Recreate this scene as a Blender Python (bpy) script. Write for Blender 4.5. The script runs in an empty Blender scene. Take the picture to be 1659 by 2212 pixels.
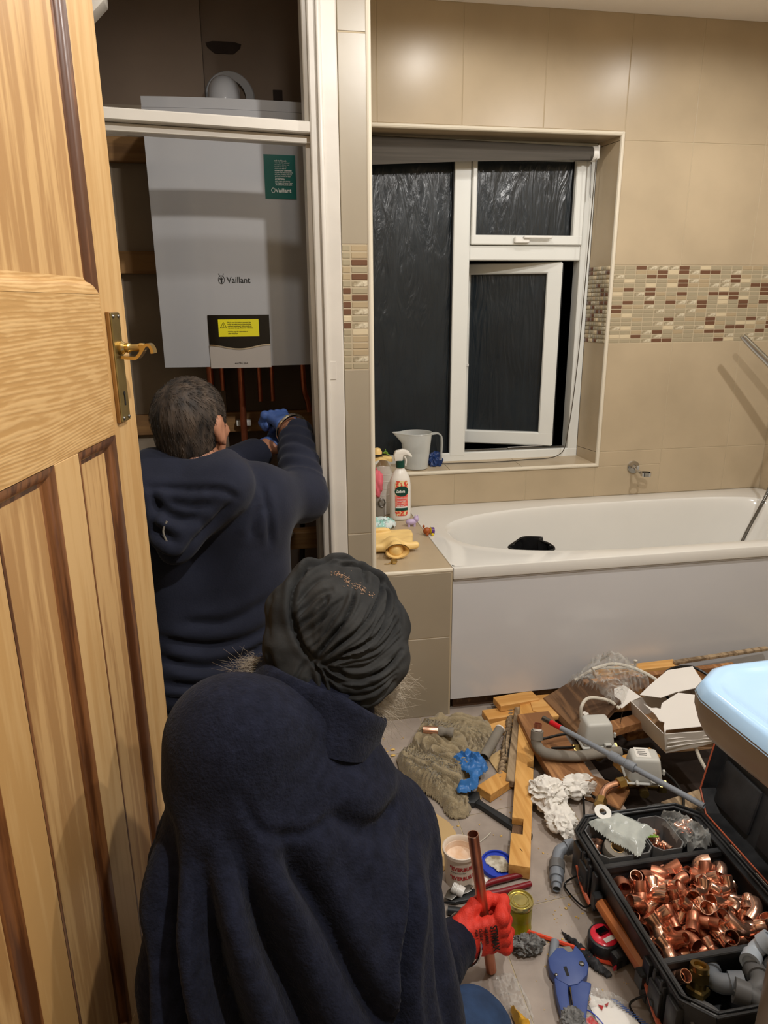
import bpy, bmesh, math, random
import numpy as np
from mathutils import Vector, Matrix, Euler

SC = bpy.context.scene
COL = SC.collection
PI = math.pi

# ------------------------------------------------------------------ camera
cam_data = bpy.data.cameras.new('camera')
cam = bpy.data.objects.new('camera', cam_data)
COL.objects.link(cam)
cam_data.sensor_fit = 'HORIZONTAL'
cam_data.sensor_width = 36.0
cam_data.lens = 1534.0 / 1659.0 * 36.0
cam_data.clip_start = 0.02
YAW, PITCH, ROLL = 0.175288, 0.285109, -0.007157
_f = Vector((math.sin(YAW)*math.cos(PITCH), math.cos(YAW)*math.cos(PITCH), -math.sin(PITCH)))
_r = Vector((math.cos(YAW), -math.sin(YAW), 0))
_u = _r.cross(_f)
_r2 = math.cos(ROLL)*_r + math.sin(ROLL)*_u
_u2 = -math.sin(ROLL)*_r + math.cos(ROLL)*_u
cam.matrix_world = Matrix(((_r2.x, _u2.x, -_f.x, 0), (_r2.y, _u2.y, -_f.y, 0), (_r2.z, _u2.z, -_f.z, 1.37), (0, 0, 0, 1)))
SC.camera = cam

# ------------------------------------------------------------------ world: night
w = bpy.data.worlds.new('night'); SC.world = w; w.use_nodes = True
w.node_tree.nodes['Background'].inputs[0].default_value = (0.55, 0.62, 0.8, 1)
w.node_tree.nodes['Background'].inputs[1].default_value = 0.004
SC.view_settings.view_transform = 'Standard'
SC.view_settings.look = 'None'
SC.view_settings.gamma = 1.0
SC.view_settings.use_curve_mapping = False
SC.view_settings.exposure = -0.08

# ------------------------------------------------------------------ ceiling downlights (position, watts, emission of visible lens)
LIGHTS = [((0.77, 2.26), 7.0), ((1.75, 2.20), 6.5), ((0.62, 0.45), 50), ((0.16, 1.22), 8), ((1.62, 1.20), 40)]
CEIL = 2.40
for i, (xy, pw) in enumerate(LIGHTS):
    ld = bpy.data.lights.new('downlight_lamp', 'SPOT')
    ld.spot_size = math.radians(174); ld.spot_blend = 0.3
    ld.energy = pw * 1.75
    ld.color = (1.0, 0.965, 0.92)
    ld.shadow_soft_size = 0.032
    lo = bpy.data.objects.new('downlight_lamp', ld)
    lo.location = (xy[0], xy[1], CEIL - 0.02)
    COL.objects.link(lo)

# ------------------------------------------------------------------ geometry kit
class G:
    def __init__(s, v=None, f=None):
        s.v = np.array(v if v is not None else [], float).reshape(-1, 3)
        s.f = [tuple(x) for x in (f or [])]
    def __add__(s, o):
        n = len(s.v)
        return G(np.vstack([s.v, o.v]), s.f + [tuple(i+n for i in q) for q in o.f])
    def tr(s, x=0, y=0, z=0):
        return G(s.v + np.array([x, y, z]), s.f)
    def at(s, p): return s.tr(*p)
    def sc(s, x, y=None, z=None):
        y = x if y is None else y; z = x if z is None else z
        return G(s.v * np.array([x, y, z]), s.f)
    def rot(s, rx=0, ry=0, rz=0):
        m = np.array(Euler((rx, ry, rz)).to_matrix())
        return G(s.v @ m.T, s.f)
    def mat(s, m):
        m = np.array(m)
        return G(s.v @ m[:3, :3].T + m[:3, 3], s.f)

def gsum(l):
    o = G()
    n = 0; vs = []; fs = []
    for g in l:
        vs.append(g.v); fs += [tuple(i+n for i in q) for q in g.f]; n += len(g.v)
    o.v = np.vstack(vs) if vs else o.v; o.f = fs
    return o

def from_bm(bm):
    bm.verts.index_update()
    g = G([v.co[:] for v in bm.verts], [[v.index for v in f.verts] for f in bm.faces])
    bm.free(); return g

def box(dx, dy, dz, b=0.0, seg=1, base=False):
    """box centred on the origin, or standing on z=0 with base=True"""
    bm = bmesh.new(); bmesh.ops.create_cube(bm, size=1)
    bmesh.ops.scale(bm, vec=(dx, dy, dz), verts=bm.verts)
    if b > 0: bmesh.ops.bevel(bm, geom=bm.edges[:], offset=b, segments=seg, affect='EDGES', profile=0.5)
    g = from_bm(bm)
    return g.tr(0, 0, dz/2) if base else g

def bx(x0, x1, y0, y1, z0, z1, b=0.0, seg=1):
    return box(abs(x1-x0), abs(y1-y0), abs(z1-z0), b, seg).tr((x0+x1)/2, (y0+y1)/2, (z0+z1)/2)

def lathe(prof, n=24, caps=True):
    """prof: list of (r, z)"""
    v = []; f = []; m = len(prof)
    for i in range(n):
        a = 2*PI*i/n
        for r, z in prof: v.append((r*math.cos(a), r*math.sin(a), z))
    for i in range(n):
        j = (i+1) % n
        for k in range(m-1): f.append((i*m+k, j*m+k, j*m+k+1, i*m+k+1))
    if caps:
        if prof[0][0] > 1e-6: f.append(tuple(i*m for i in reversed(range(n))))
        if prof[-1][0] > 1e-6: f.append(tuple(i*m+m-1 for i in range(n)))
    return G(v, f)

def prism(poly, z0, z1, b=0.0):
    bm = bmesh.new()
    vs = [bm.verts.new((x, y, z0)) for x, y in poly]
    fc = bm.faces.new(vs)
    r = bmesh.ops.extrude_face_region(bm, geom=[fc])
    for e in r['geom']:
        if isinstance(e, bmesh.types.BMVert): e.co.z = z1
    bmesh.ops.recalc_face_normals(bm, faces=bm.faces)
    if b > 0: bmesh.ops.bevel(bm, geom=bm.edges[:], offset=b, segments=2, affect='EDGES', profile=0.5)
    return from_bm(bm)

def spline(pts, n=8, closed=False):
    P = [np.array(p, float) for p in pts]
    if len(P) == 2: return [P[0] + (P[1]-P[0])*t for t in np.linspace(0, 1, n+1)]
    out = []; m = len(P)
    for i in range(m if closed else m-1):
        p0 = P[(i-1) % m] if closed or i > 0 else 2*P[0]-P[1]
        p1 = P[i]; p2 = P[(i+1) % m]
        p3 = P[(i+2) % m] if closed or i+2 < m else 2*P[-1]-P[-2]
        for k in range(n):
            t = k/n
            out.append(0.5*((2*p1)+(-p0+p2)*t+(2*p0-5*p1+4*p2-p3)*t*t+(-p0+3*p1-3*p2+p3)*t**3))
    if not closed: out.append(P[-1])
    return out

def frames(path):
    P = [np.array(p, float) for p in path]
    T = []
    for i in range(len(P)):
        d = P[min(i+1, len(P)-1)] - P[max(i-1, 0)]
        T.append(d/(np.linalg.norm(d)+1e-12))
    u = np.cross(T[0], [0, 0, 1.0])
    if np.linalg.norm(u) < 1e-3: u = np.cross(T[0], [1.0, 0, 0])
    u /= np.linalg.norm(u); fr = []
    for t in T:
        u = u - t*np.dot(u, t); u /= np.linalg.norm(u)+1e-12
        fr.append((t, u, np.cross(t, u)))
    return P, fr

def sweep(path, prof_fn, closed_prof=True, caps=True):
    """prof_fn(i, s) -> list of (a, b) offsets in the frame"""
    P, fr = frames(path); v = []; f = []; m = None; n = len(P)
    for i in range(n):
        pr = prof_fn(i, i/(n-1)); m = len(pr)
        t, u, w_ = fr[i]
        for a, b in pr: v.append(P[i]+u*a+w_*b)
    for i in range(n-1):
        for k in range(m if closed_prof else m-1):
            l = (k+1) % m
            f.append((i*m+k, i*m+l, (i+1)*m+l, (i+1)*m+k))
    if caps and closed_prof:
        f.append(tuple(reversed(range(m)))); f.append(tuple((n-1)*m+k for k in range(m)))
    return G(v, f)

def circ(r, n): return [(r*math.cos(2*PI*k/n), r*math.sin(2*PI*k/n)) for k in range(n)]

def tube(path, r, n=10, sub=0):
    p = spline(path, sub) if sub else path
    rr = r if callable(r) else (lambda s: r)
    return sweep(p, lambda i, s: circ(rr(s), n))

def pipe(path, r, th=0.001, n=14, sub=0):
    """hollow tube, open at both ends; r may be a function of 0..1"""
    p = spline(path, sub) if sub else [np.array(q, float) for q in path]
    rr = r if callable(r) else (lambda s: r)
    P, fr = frames(p); N = len(P); v = []; f = []
    for inner in (0, 1):
        for i in range(N):
            t, u, w_ = fr[i]
            q = rr(i/(N-1)) - (th if inner else 0)
            for a, b in circ(q, n): v.append(P[i]+u*a+w_*b)
    for inner in (0, 1):
        o = inner*N*n
        for i in range(N-1):
            for k in range(n):
                l = (k+1) % n
                q = (o+i*n+k, o+i*n+l, o+(i+1)*n+l, o+(i+1)*n+k)
                f.append(q if not inner else q[::-1])
    for k in range(n):
        l = (k+1) % n
        f.append((k, N*n+k, N*n+l, l)); e = (N-1)*n
        f.append((e+l, N*n+e+l, N*n+e+k, e+k))
    return G(v, f)

def cyl(p0, p1, r, n=16, r2=None):
    r2 = r if r2 is None else r2
    return sweep([p0, p1], lambda i, s: circ(r if i == 0 else r2, n))

def grid(nx, ny, fn, wrapx=False):
    v = []; f = []
    for i in range(nx):
        for j in range(ny): v.append(fn(i/(nx-1) if not wrapx else i/nx, j/(ny-1)))
    for i in range(nx if wrapx else nx-1):
        for j in range(ny-1):
            k = (i+1) % nx
            f.append((i*ny+j, k*ny+j, k*ny+j+1, i*ny+j+1))
    return G(v, f)

def ico(sub=3):
    bm = bmesh.new(); bmesh.ops.create_icosphere(bm, subdivisions=sub, radius=1)
    return from_bm(bm)

def nz(p, seed=0, freq=1.0, oct=3, warp=0.0):
    """smooth noise from summed sines, roughly -1..1"""
    rs = np.random.RandomState(seed); p = np.asarray(p, float)*freq
    if warp:
        p = p + warp*np.stack([nz(p, seed+11+k, 0.7, 1) for k in range(3)], -1)
    o = 0; a = 1; tot = 0
    for k in range(oct):
        s = 0
        for q in range(5):
            d = rs.normal(size=3); d /= np.linalg.norm(d)
            s = s + np.sin(p @ (d*2*PI*(0.6+0.8*rs.rand())) + rs.rand()*2*PI)
        o = o + a*s/2.6; tot += a; a *= 0.5; p = p*2.03
    return np.clip(o/tot, -1.3, 1.3)

def ridge(p, seed=0, freq=1.0, oct=2, warp=0.6, pw=1.0):
    o = 0; a = 1; tot = 0
    for k in range(oct):
        o = o + a*np.clip(1-np.abs(nz(p, seed+7*k, freq*(1.9**k), 1, warp)), 0, 1)**pw; tot += a; a *= 0.5
    return o/tot

# ---- implicit surfaces
def seg_d(P, a, b, ra, rb):
    a = np.array(a, float); b = np.array(b, float); ab = b-a
    t = np.clip(((P-a) @ ab)/(ab @ ab), 0, 1)
    return np.linalg.norm(P-(a+t[..., None]*ab), axis=-1) - (ra+(rb-ra)*t)
def ell_d(P, c, r, R=None):
    q = P-np.array(c, float)
    if R is not None: q = q @ np.array(R)
    r = np.array(r, float); k = np.linalg.norm(q/r, axis=-1)
    k2 = np.linalg.norm(q/(r*r), axis=-1)
    return k*(k-1)/np.maximum(k2, 1e-6)
def smin(a, b, k):
    h = np.clip(0.5+0.5*(b-a)/k, 0, 1)
    return b*(1-h)+a*h-k*h*(1-h)
def smax(a, b, k): return -smin(-a, -b, k)

def nets(fn, lo, hi, h):
    lo = np.array(lo, float); hi = np.array(hi, float)
    n = np.maximum(((hi-lo)/h).astype(int)+1, 3)
    ax = [lo[i]+h*np.arange(n[i]) for i in range(3)]
    P = np.stack(np.meshgrid(*ax, indexing='ij'), -1)
    V = fn(P)
    c = np.array(n)-1
    acc = np.zeros((*c, 3)); cnt = np.zeros(tuple(c))
    cr = [(dx, dy, dz) for dx in (0, 1) for dy in (0, 1) for dz in (0, 1)]
    def sub(A, o): return A[o[0]:o[0]+c[0], o[1]:o[1]+c[1], o[2]:o[2]+c[2]]
    for o in cr:
        for axis in range(3):
            if o[axis]: continue
            q = list(o); q[axis] = 1
            a = sub(V, o); b = sub(V, q); m = (a < 0) != (b < 0)
            t = np.where(m, a/np.where(np.abs(a-b) < 1e-12, 1e-12, a-b), 0)
            off = np.zeros((*c, 3)); off[...] = o
            off[..., axis] = off[..., axis]+t
            acc += off*m[..., None]; cnt += m
    act = cnt > 0
    idx = -np.ones(tuple(c), int); idx[act] = np.arange(act.sum())
    ijk = np.argwhere(act)
    verts = lo + h*(ijk + acc[act]/cnt[act][:, None])
    F = []
    for axis in range(3):
        o1, o2 = [(1, 2), (2, 0), (0, 1)][axis]
        a = V; s = [slice(None)]*3; s2 = [slice(None)]*3
        s[axis] = slice(0, -1); s2[axis] = slice(1, None)
        A = V[tuple(s)]; B = V[tuple(s2)]
        m = (A < 0) != (B < 0)
        e = np.argwhere(m)
        ok = (e[:, o1] > 0) & (e[:, o2] > 0) & (e[:, o1] < c[o1]) & (e[:, o2] < c[o2])
        e = e[ok]
        flip = A[tuple(e.T)] < 0
        def ix(d1, d2):
            q = e.copy(); q[:, o1] -= d1; q[:, o2] -= d2
            return idx[tuple(q.T)]
        q = np.stack([ix(1, 1), ix(0, 1), ix(0, 0), ix(1, 0)], -1)
        q[~flip] = q[~flip][:, ::-1]
        F.append(q)
    F = np.vstack(F); F = F[(F >= 0).all(1)]
    return G(verts, F.tolist())

def subdiv(g):
    bm = bmesh.new(); vs = [bm.verts.new(p) for p in g.v.tolist()]
    for q in g.f:
        try: bm.faces.new([vs[i] for i in q])
        except ValueError: pass
    bmesh.ops.subdivide_edges(bm, edges=bm.edges[:], cuts=1, use_grid_fill=True)
    return from_bm(bm)

def vnormals(g):
    n = np.zeros_like(g.v)
    q = np.array([f if len(f) == 4 else (*f, f[-1]) for f in g.f if len(f) in (3, 4)])
    a = g.v[q[:, 2]]-g.v[q[:, 0]]; b = g.v[q[:, 3]]-g.v[q[:, 1]]
    fn = np.cross(a, b)
    for k in range(4): np.add.at(n, q[:, k], fn)
    return n/(np.linalg.norm(n, axis=1)[:, None]+1e-12)

def smooth(g, it=2, fac=0.5):
    q = np.array([f if len(f) == 4 else (*f, f[-1]) for f in g.f])
    E = np.vstack([q[:, [0, 1]], q[:, [1, 2]], q[:, [2, 3]], q[:, [3, 0]]])
    E = E[E[:, 0] != E[:, 1]]
    v = g.v.copy()
    for _ in range(it):
        s = np.zeros_like(v); c = np.zeros(len(v))
        np.add.at(s, E[:, 0], v[E[:, 1]]); np.add.at(c, E[:, 0], 1)
        np.add.at(s, E[:, 1], v[E[:, 0]]); np.add.at(c, E[:, 1], 1)
        v += fac*(s/np.maximum(c, 1)[:, None]-v)
    return G(v, g.f)

def poly_dist(Q, pts):
    """distance of 2-D/3-D points to a polyline, and parameter 0..1"""
    best = np.full(len(Q), 1e9); par = np.zeros(len(Q)); P = [np.array(p, float) for p in pts]
    m = len(P)-1
    for i in range(m):
        a, b = P[i], P[i+1]; ab = b-a
        t = np.clip(((Q-a) @ ab)/(ab @ ab+1e-12), 0, 1)
        d = np.linalg.norm(Q-(a+t[:, None]*ab), axis=1)
        k = d < best; best[k] = d[k]; par[k] = (i+t[k])/m
    return best, par

# ------------------------------------------------------------------ objects
def mk(name, g, mat, parent=None, loc=None, sm=35, world=True):
    """one mesh object.  Geometry is in world metres; it is re-based on loc / on the parent's base."""
    me = bpy.data.meshes.new(name)
    base = np.zeros(3)
    if parent is not None and world: base = np.array(parent['_base'])
    elif loc is not None and world: base = np.array(loc, float)
    v = g.v-base
    me.from_pydata(v.tolist(), [], g.f)
    me.validate(); me.update()
    me.polygons.foreach_set('use_smooth', [True]*len(me.polygons))
    if sm is not None and sm < 170: me.set_sharp_from_angle(angle=math.radians(sm))
    ms = mat if isinstance(mat, (list, tuple)) else [mat]
    for m in ms: me.materials.append(m)
    o = bpy.data.objects.new(name, me)
    COL.objects.link(o)
    if parent is not None:
        o.parent = parent
        o['_base'] = list(base)
    else:
        if loc is not None: o.location = loc
        o['_base'] = list(base)
    return o

def tag(o, label, cat, group=None, kind=None):
    o['label'] = label; o['category'] = cat
    if group: o['group'] = group
    if kind: o['kind'] = kind
    return o

def thing(name, label, cat, loc=(0, 0, 0), group=None):
    o = bpy.data.objects.new(name, None); COL.objects.link(o)
    o.empty_display_size = 0.05
    o.location = loc; o['_base'] = list(loc)
    return tag(o, label, cat, group)

def one(name, g, mat, label, cat, group=None, sm=35, kind=None):
    """a thing that is a single mesh, based at its footprint"""
    c = (g.v.min(0)+g.v.max(0))/2; c[2] = g.v[:, 2].min()
    return tag(mk(name, g, mat, None, c.tolist(), sm), label, cat, group, kind)

def struct(name, g, mat, parent=None, sm=30, kind=True):
    o = mk(name, g, mat, parent, None, sm)
    if parent is None: o['kind'] = 'structure'
    return o

# ------------------------------------------------------------------ materials
def srgb(*c):
    c = [x/255 for x in c]
    return tuple((x/12.92 if x <= 0.04045 else ((x+0.055)/1.055)**2.4) for x in c)

def M(name, col, rough=0.5, metal=0.0, var=0.12, scale=6.0, bump=0.0, bscale=40.0, col2=None, stretch=None,
      detail=4.0, spec=0.5, coat=0.0, trans=0.0, alpha=1.0, ior=1.45, sheen=0.0, rvar=0.0, distort=0.0, emit=0.0, thr=None, sss=0.0):
    m = bpy.data.materials.new(name); m.use_nodes = True
    nt = m.node_tree; N = nt.nodes; L = nt.links
    b = N['Principled BSDF']
    c1 = srgb(*col)
    b.inputs['Roughness'].default_value = rough
    b.inputs['Metallic'].default_value = metal
    b.inputs['Specular IOR Level'].default_value = spec
    b.inputs['Coat Weight'].default_value = coat
    b.inputs['Coat Roughness'].default_value = 0.08
    b.inputs['Transmission Weight'].default_value = trans
    b.inputs['Alpha'].default_value = alpha
    b.inputs['IOR'].default_value = ior
    b.inputs['Sheen Weight'].default_value = sheen
    tc = N.new('ShaderNodeTexCoord'); mp = N.new('ShaderNodeMapping')
    L.new(tc.outputs['Object'], mp.inputs['Vector'])
    if stretch: mp.inputs['Scale'].default_value = stretch
    no = N.new('ShaderNodeTexNoise'); no.inputs['Scale'].default_value = scale
    no.inputs['Detail'].default_value = detail; no.inputs['Distortion'].default_value = distort
    L.new(mp.outputs['Vector'], no.inputs['Vector'])
    ra = N.new('ShaderNodeValToRGB'); L.new(no.outputs['Fac'], ra.inputs['Fac'])
    e = ra.color_ramp.elements
    lo, hi = thr if thr else (0.3, 0.7)
    e[0].position = lo; e[1].position = hi
    if col2 is None:
        e[0].color = (*[x*(1-var) for x in c1], 1); e[1].color = (*[min(1, x*(1+var)) for x in c1], 1)
    else:
        e[0].color = (*c1, 1); e[1].color = (*srgb(*col2), 1)
    L.new(ra.outputs['Color'], b.inputs['Base Color'])
    if rvar:
        mr = N.new('ShaderNodeMapRange'); L.new(no.outputs['Fac'], mr.inputs['Value'])
        mr.inputs['From Min'].default_value = 0.3; mr.inputs['From Max'].default_value = 0.7
        mr.inputs['To Min'].default_value = max(0, rough-rvar); mr.inputs['To Max'].default_value = min(1, rough+rvar)
        L.new(mr.outputs['Result'], b.inputs['Roughness'])
    if bump:
        n2 = N.new('ShaderNodeTexNoise'); n2.inputs['Scale'].default_value = bscale; n2.inputs['Detail'].default_value = 3
        L.new(mp.outputs['Vector'], n2.inputs['Vector'])
        bu = N.new('ShaderNodeBump'); bu.inputs['Strength'].default_value = min(1, bump); bu.inputs['Distance'].default_value = 0.002*max(1, bump)
        L.new(n2.outputs['Fac'], bu.inputs['Height']); L.new(bu.outputs['Normal'], b.inputs['Normal'])
    if emit:
        b.inputs['Emission Color'].default_value = (*c1, 1); b.inputs['Emission Strength'].default_value = emit
    return m

def wood(name, light, dark, axis=2, scale=14.0, rough=0.45, bump=0.15, coat=0.1, rings=2.2, knots=0.0, contrast=(0.42, 0.62), zax=False):
    """pine: noise stretched along the grain, plus fine wavy growth lines"""
    m = bpy.data.materials.new(name); m.use_nodes = True
    nt = m.node_tree; N = nt.nodes; L = nt.links; b = N['Principled BSDF']
    b.inputs['Roughness'].default_value = rough; b.inputs['Coat Weight'].default_value = coat
    b.inputs['Coat Roughness'].default_value = 0.25
    tc = N.new('ShaderNodeTexCoord'); mp = N.new('ShaderNodeMapping')
    L.new(tc.outputs['Object'], mp.inputs['Vector'])
    s = [1.0, 1.0, 1.0]; s[axis] = 0.07
    mp.inputs['Scale'].default_value = s
    n1 = N.new('ShaderNodeTexNoise'); n1.inputs['Scale'].default_value = scale*0.45; n1.inputs['Detail'].default_value = 2
    n1.inputs['Distortion'].default_value = 0.6
    L.new(mp.outputs['Vector'], n1.inputs['Vector'])
    mu = N.new('ShaderNodeMath'); mu.operation = 'MULTIPLY'; mu.inputs[1].default_value = scale*rings
    L.new(n1.outputs['Fac'], mu.inputs[0])
    si = N.new('ShaderNodeMath'); si.operation = 'SINE'; L.new(mu.outputs[0], si.inputs[0])
    n2 = N.new('ShaderNodeTexNoise'); n2.inputs['Scale'].default_value = scale*6; n2.inputs['Detail'].default_value = 3
    L.new(mp.outputs['Vector'], n2.inputs['Vector'])
    ad = N.new('ShaderNodeMath'); ad.operation = 'MULTIPLY_ADD'; ad.inputs[1].default_value = 0.12; 
    if zax:
        sp_ = N.new('ShaderNodeSeparateXYZ'); L.new(tc.outputs['Object'], sp_.inputs[0])
        m3 = N.new('ShaderNodeMath'); m3.operation = 'MULTIPLY_ADD'; m3.inputs[1].default_value = 1100.0
        m4 = N.new('ShaderNodeMath'); m4.operation = 'MULTIPLY'; m4.inputs[1].default_value = 75.0; L.new(n1.outputs['Fac'], m4.inputs[0])
        L.new(sp_.outputs['Z'], m3.inputs[0]); L.new(m4.outputs[0], m3.inputs[2]); L.new(m3.outputs[0], si.inputs[0])
    L.new(si.outputs[0], ad.inputs[0]); L.new(n2.outputs['Fac'], ad.inputs[2])
    ra = N.new('ShaderNodeValToRGB'); L.new(ad.outputs[0], ra.inputs['Fac'])
    e = ra.color_ramp.elements; e[0].position, e[1].position = contrast
    e[0].color = (*srgb(*dark), 1); e[1].color = (*srgb(*light), 1)
    L.new(ra.outputs['Color'], b.inputs['Base Color'])
    bu = N.new('ShaderNodeBump'); bu.inputs['Strength'].default_value = bump; bu.inputs['Distance'].default_value = 0.002
    L.new(ad.outputs[0], bu.inputs['Height']); L.new(bu.outputs['Normal'], b.inputs['Normal'])
    return m

MT = {}
def mats():
    D = MT
    D['tile'] = M('cream_wall_tile', (178, 161, 134), 0.32, var=0.09, scale=3.5, col2=None, bump=0.05, bscale=30, coat=0.0, spec=0.4)
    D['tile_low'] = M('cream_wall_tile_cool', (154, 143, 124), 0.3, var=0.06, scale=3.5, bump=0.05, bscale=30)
    D['grout'] = M('grout_cream', (178, 163, 136), 0.8, var=0.05)
    D['trim'] = M('ivory_plastic_trim', (214, 205, 186), 0.3, var=0.02)
    D['white_paint'] = M('white_gloss_paint', (206, 200, 190), 0.35, var=0.05, scale=10, bump=0.25, bscale=25)
    D['ceiling'] = M('ceiling_paint', (250, 246, 242), 0.8, var=0.02)
    D['plaster'] = M('old_plaster', (150, 136, 118), 0.9, var=0.15, scale=4, bump=0.4, bscale=18)
    D['plaster_dark'] = M('old_plaster_brown', (120, 104, 90), 0.9, var=0.15, scale=3, bump=0.4, bscale=18)
    D['floor_tile'] = M('brown_floor_tile', (142, 131, 122), 0.38, scale=9, col2=(178, 165, 154), bump=0.2, bscale=60, detail=8, thr=(0.3, 0.72), rvar=0.08)
    D['floor_grout'] = M('floor_grout', (186, 170, 136), 0.8)
    D['subfloor'] = M('dark_void_dust', (46, 36, 30), 0.95, var=0.3, scale=14, bump=0.5)
    D['upvc'] = M('white_upvc', (218, 219, 214), 0.25, var=0.02)
    D['rubber'] = M('black_rubber', (16, 16, 17), 0.6, var=0.1)
    D['acrylic'] = M('white_bath_acrylic', (220, 218, 212), 0.12, var=0.015, coat=0.3)
    D['panel'] = M('white_bath_panel', (200, 200, 202), 0.16, var=0.02, scale=3, coat=0.3)
    D['boiler'] = M('boiler_white_enamel', (164, 164, 166), 0.14, var=0.015, coat=0.3)
    D['boiler_grey'] = M('boiler_grey_plastic', (168, 160, 152), 0.35, var=0.02)
    D['black_gloss'] = M('black_gloss_plastic', (8, 8, 9), 0.12, var=0.02)
    D['green_label'] = M('green_label', (8, 92, 84), 0.35, var=0.03)
    D['yellow_label'] = M('yellow_label', (226, 214, 20), 0.5, var=0.02)
    D['print_black'] = M('print_black', (22, 22, 20), 0.6, var=0.02)
    D['print_white'] = M('print_white', (232, 236, 232), 0.6, var=0.02)
    D['print_red'] = M('print_red', (176, 32, 36), 0.6, var=0.05)
    D['chrome'] = M('chrome', (200, 200, 200), 0.1, 1.0, var=0.02)
    D['steel'] = M('dull_steel', (120, 118, 114), 0.35, 1.0, var=0.15, scale=30)
    D['dark_steel'] = M('black_tool_steel', (56, 58, 60), 0.45, 0.6, var=0.2, scale=25, bump=0.2)
    D['brass'] = M('brass', (196, 168, 108), 0.28, 1.0, var=0.15, scale=20)
    D['brass_old'] = M('tarnished_brass', (132, 112, 66), 0.34, 0.9, col2=(176, 156, 100), scale=14, bump=0.15)
    D['brass_edge'] = M('stained_plate_backing', (122, 82, 36), 0.45, col2=(160, 116, 58), scale=10)
    D['copper'] = M('bright_copper', (244, 192, 166), 0.22, 0.92, var=0.1, scale=30, rvar=0.08)
    D['copper_dull'] = M('dull_copper', (206, 136, 108), 0.36, 0.9, var=0.2, scale=25)
    D['copper_dark'] = M('dark_tube_copper', (186, 110, 80), 0.3, 0.9, var=0.2, scale=25)
    D['pine'] = wood('varnished_pine', (202, 165, 112), (188, 148, 94), 2, 10, 0.42, 0.08, 0.15, 2.0)
    D['pine_h'] = wood('varnished_pine_rail', (202, 165, 112), (180, 140, 86), 1, 16, 0.42, 0.35, 0.15, 6.0, zax=True)
    D['pine_panel'] = wood('pine_panel_figured', (196, 158, 106), (168, 128, 80), 2, 13, 0.42, 0.25, 0.15, 3.6)
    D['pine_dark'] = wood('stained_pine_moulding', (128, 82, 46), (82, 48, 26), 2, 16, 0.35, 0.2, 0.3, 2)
    D['batten'] = wood('new_softwood', (222, 170, 96), (202, 146, 72), 1, 9, 0.6, 0.1, 0, 1.6)
    D['batten_x'] = wood('new_softwood_x', (218, 168, 98), (198, 144, 74), 0, 9, 0.6, 0.1, 0, 1.6)
    D['board'] = wood('old_floorboard', (184, 134, 84), (136, 92, 54), 1, 9, 0.7, 0.3, 0, 2.5)
    D['board_dark'] = wood('dirty_floorboard', (134, 100, 68), (84, 60, 40), 1, 8, 0.75, 0.3, 0, 2.5)
    D['board_grey'] = wood('weathered_board', (164, 142, 112), (112, 92, 68), 1, 10, 0.8, 0.4, 0, 2)
    D['closet_batten'] = wood('closet_softwood', (150, 112, 66), (124, 90, 52), 0, 8, 0.7, 0.1, 0, 1.6)
    D['handle_wood'] = wood('orange_brown_grip', (196, 116, 60), (158, 84, 38), 1, 9, 0.3, 0.1, 0.4, 2)
    D['navy_fleece'] = M('navy_fleece', (24, 27, 41), 0.95, var=0.3, scale=60, bump=1.0, bscale=210, sheen=0.04, spec=0.15)
    D['navy_hood'] = M('navy_sweatshirt', (36, 39, 52), 0.9, var=0.12, scale=20, bump=0.25, bscale=260, sheen=0.08, spec=0.15)
    D['turban'] = M('black_turban_cotton', (33, 34, 35), 0.85, scale=9, col2=(62, 62, 61), bump=0.15, bscale=300, thr=(0.42, 0.8), spec=0.2)
    D['jeans'] = M('blue_denim', (36, 58, 90), 0.9, var=0.25, scale=30, bump=0.3, bscale=350)
    D['skin'] = M('skin_brown', (168, 118, 92), 0.5, var=0.1, scale=12, sss=0.1)
    D['skin_ear'] = M('skin_ear', (186, 112, 92), 0.5, var=0.1)
    D['hair_grey'] = M('short_greying_hair', (30, 25, 22), 0.7, col2=(84, 70, 58), scale=60, stretch=(1, 1, .2), bump=0.8, bscale=160, thr=(.35, .75))
    D['beard'] = M('grey_beard', (176, 164, 146), 0.7, var=0.15)
    D['glove_red'] = M('red_knit_glove', (214, 54, 38), 0.65, var=0.1, scale=20, bump=0.5, bscale=330)
    D['nitrile'] = M('blue_nitrile', (52, 112, 178), 0.35, var=0.1, scale=8, spec=0.5)
    D['nitrile_dark'] = M('blue_nitrile_dusty', (66, 92, 150), 0.4, var=0.15)
    D['towel'] = M('khaki_towelling', (152, 138, 110), 0.95, var=0.2, scale=50, bump=1.0, bscale=260, sheen=0.2)
    D['tissue'] = M('white_tissue', (234, 230, 222), 0.9, var=0.03)
    D['card'] = M('white_card', (222, 218, 212), 0.75, var=0.03)
    D['card_in'] = M('brown_card', (150, 118, 86), 0.85)
    D['cardboard'] = M('buff_card_sheet', (196, 166, 118), 0.8, var=0.04)
    D['grey_plastic'] = M('grey_pipe_plastic', (128, 134, 142), 0.42, var=0.06, scale=12)
    D['grey_plastic_dark'] = M('dark_grey_fitting_plastic', (108, 108, 108), 0.5, var=0.08, scale=12)
    D['pale_plastic'] = M('pale_blue_white_plastic', (196, 208, 220), 0.35, var=0.03)
    D['valve_grey'] = M('light_grey_actuator', (192, 192, 186), 0.4, var=0.04)
    D['foam'] = M('grey_pipe_foam', (128, 122, 112), 0.9, var=0.12, scale=20, bump=0.5)
    D['black_plastic'] = M('black_case_plastic', (30, 31, 33), 0.42, scale=14, col2=(54, 55, 57), bump=0.25, bscale=90, rvar=0.1)
    D['black_cable'] = M('black_cable', (14, 14, 15), 0.35, var=0.1)
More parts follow.
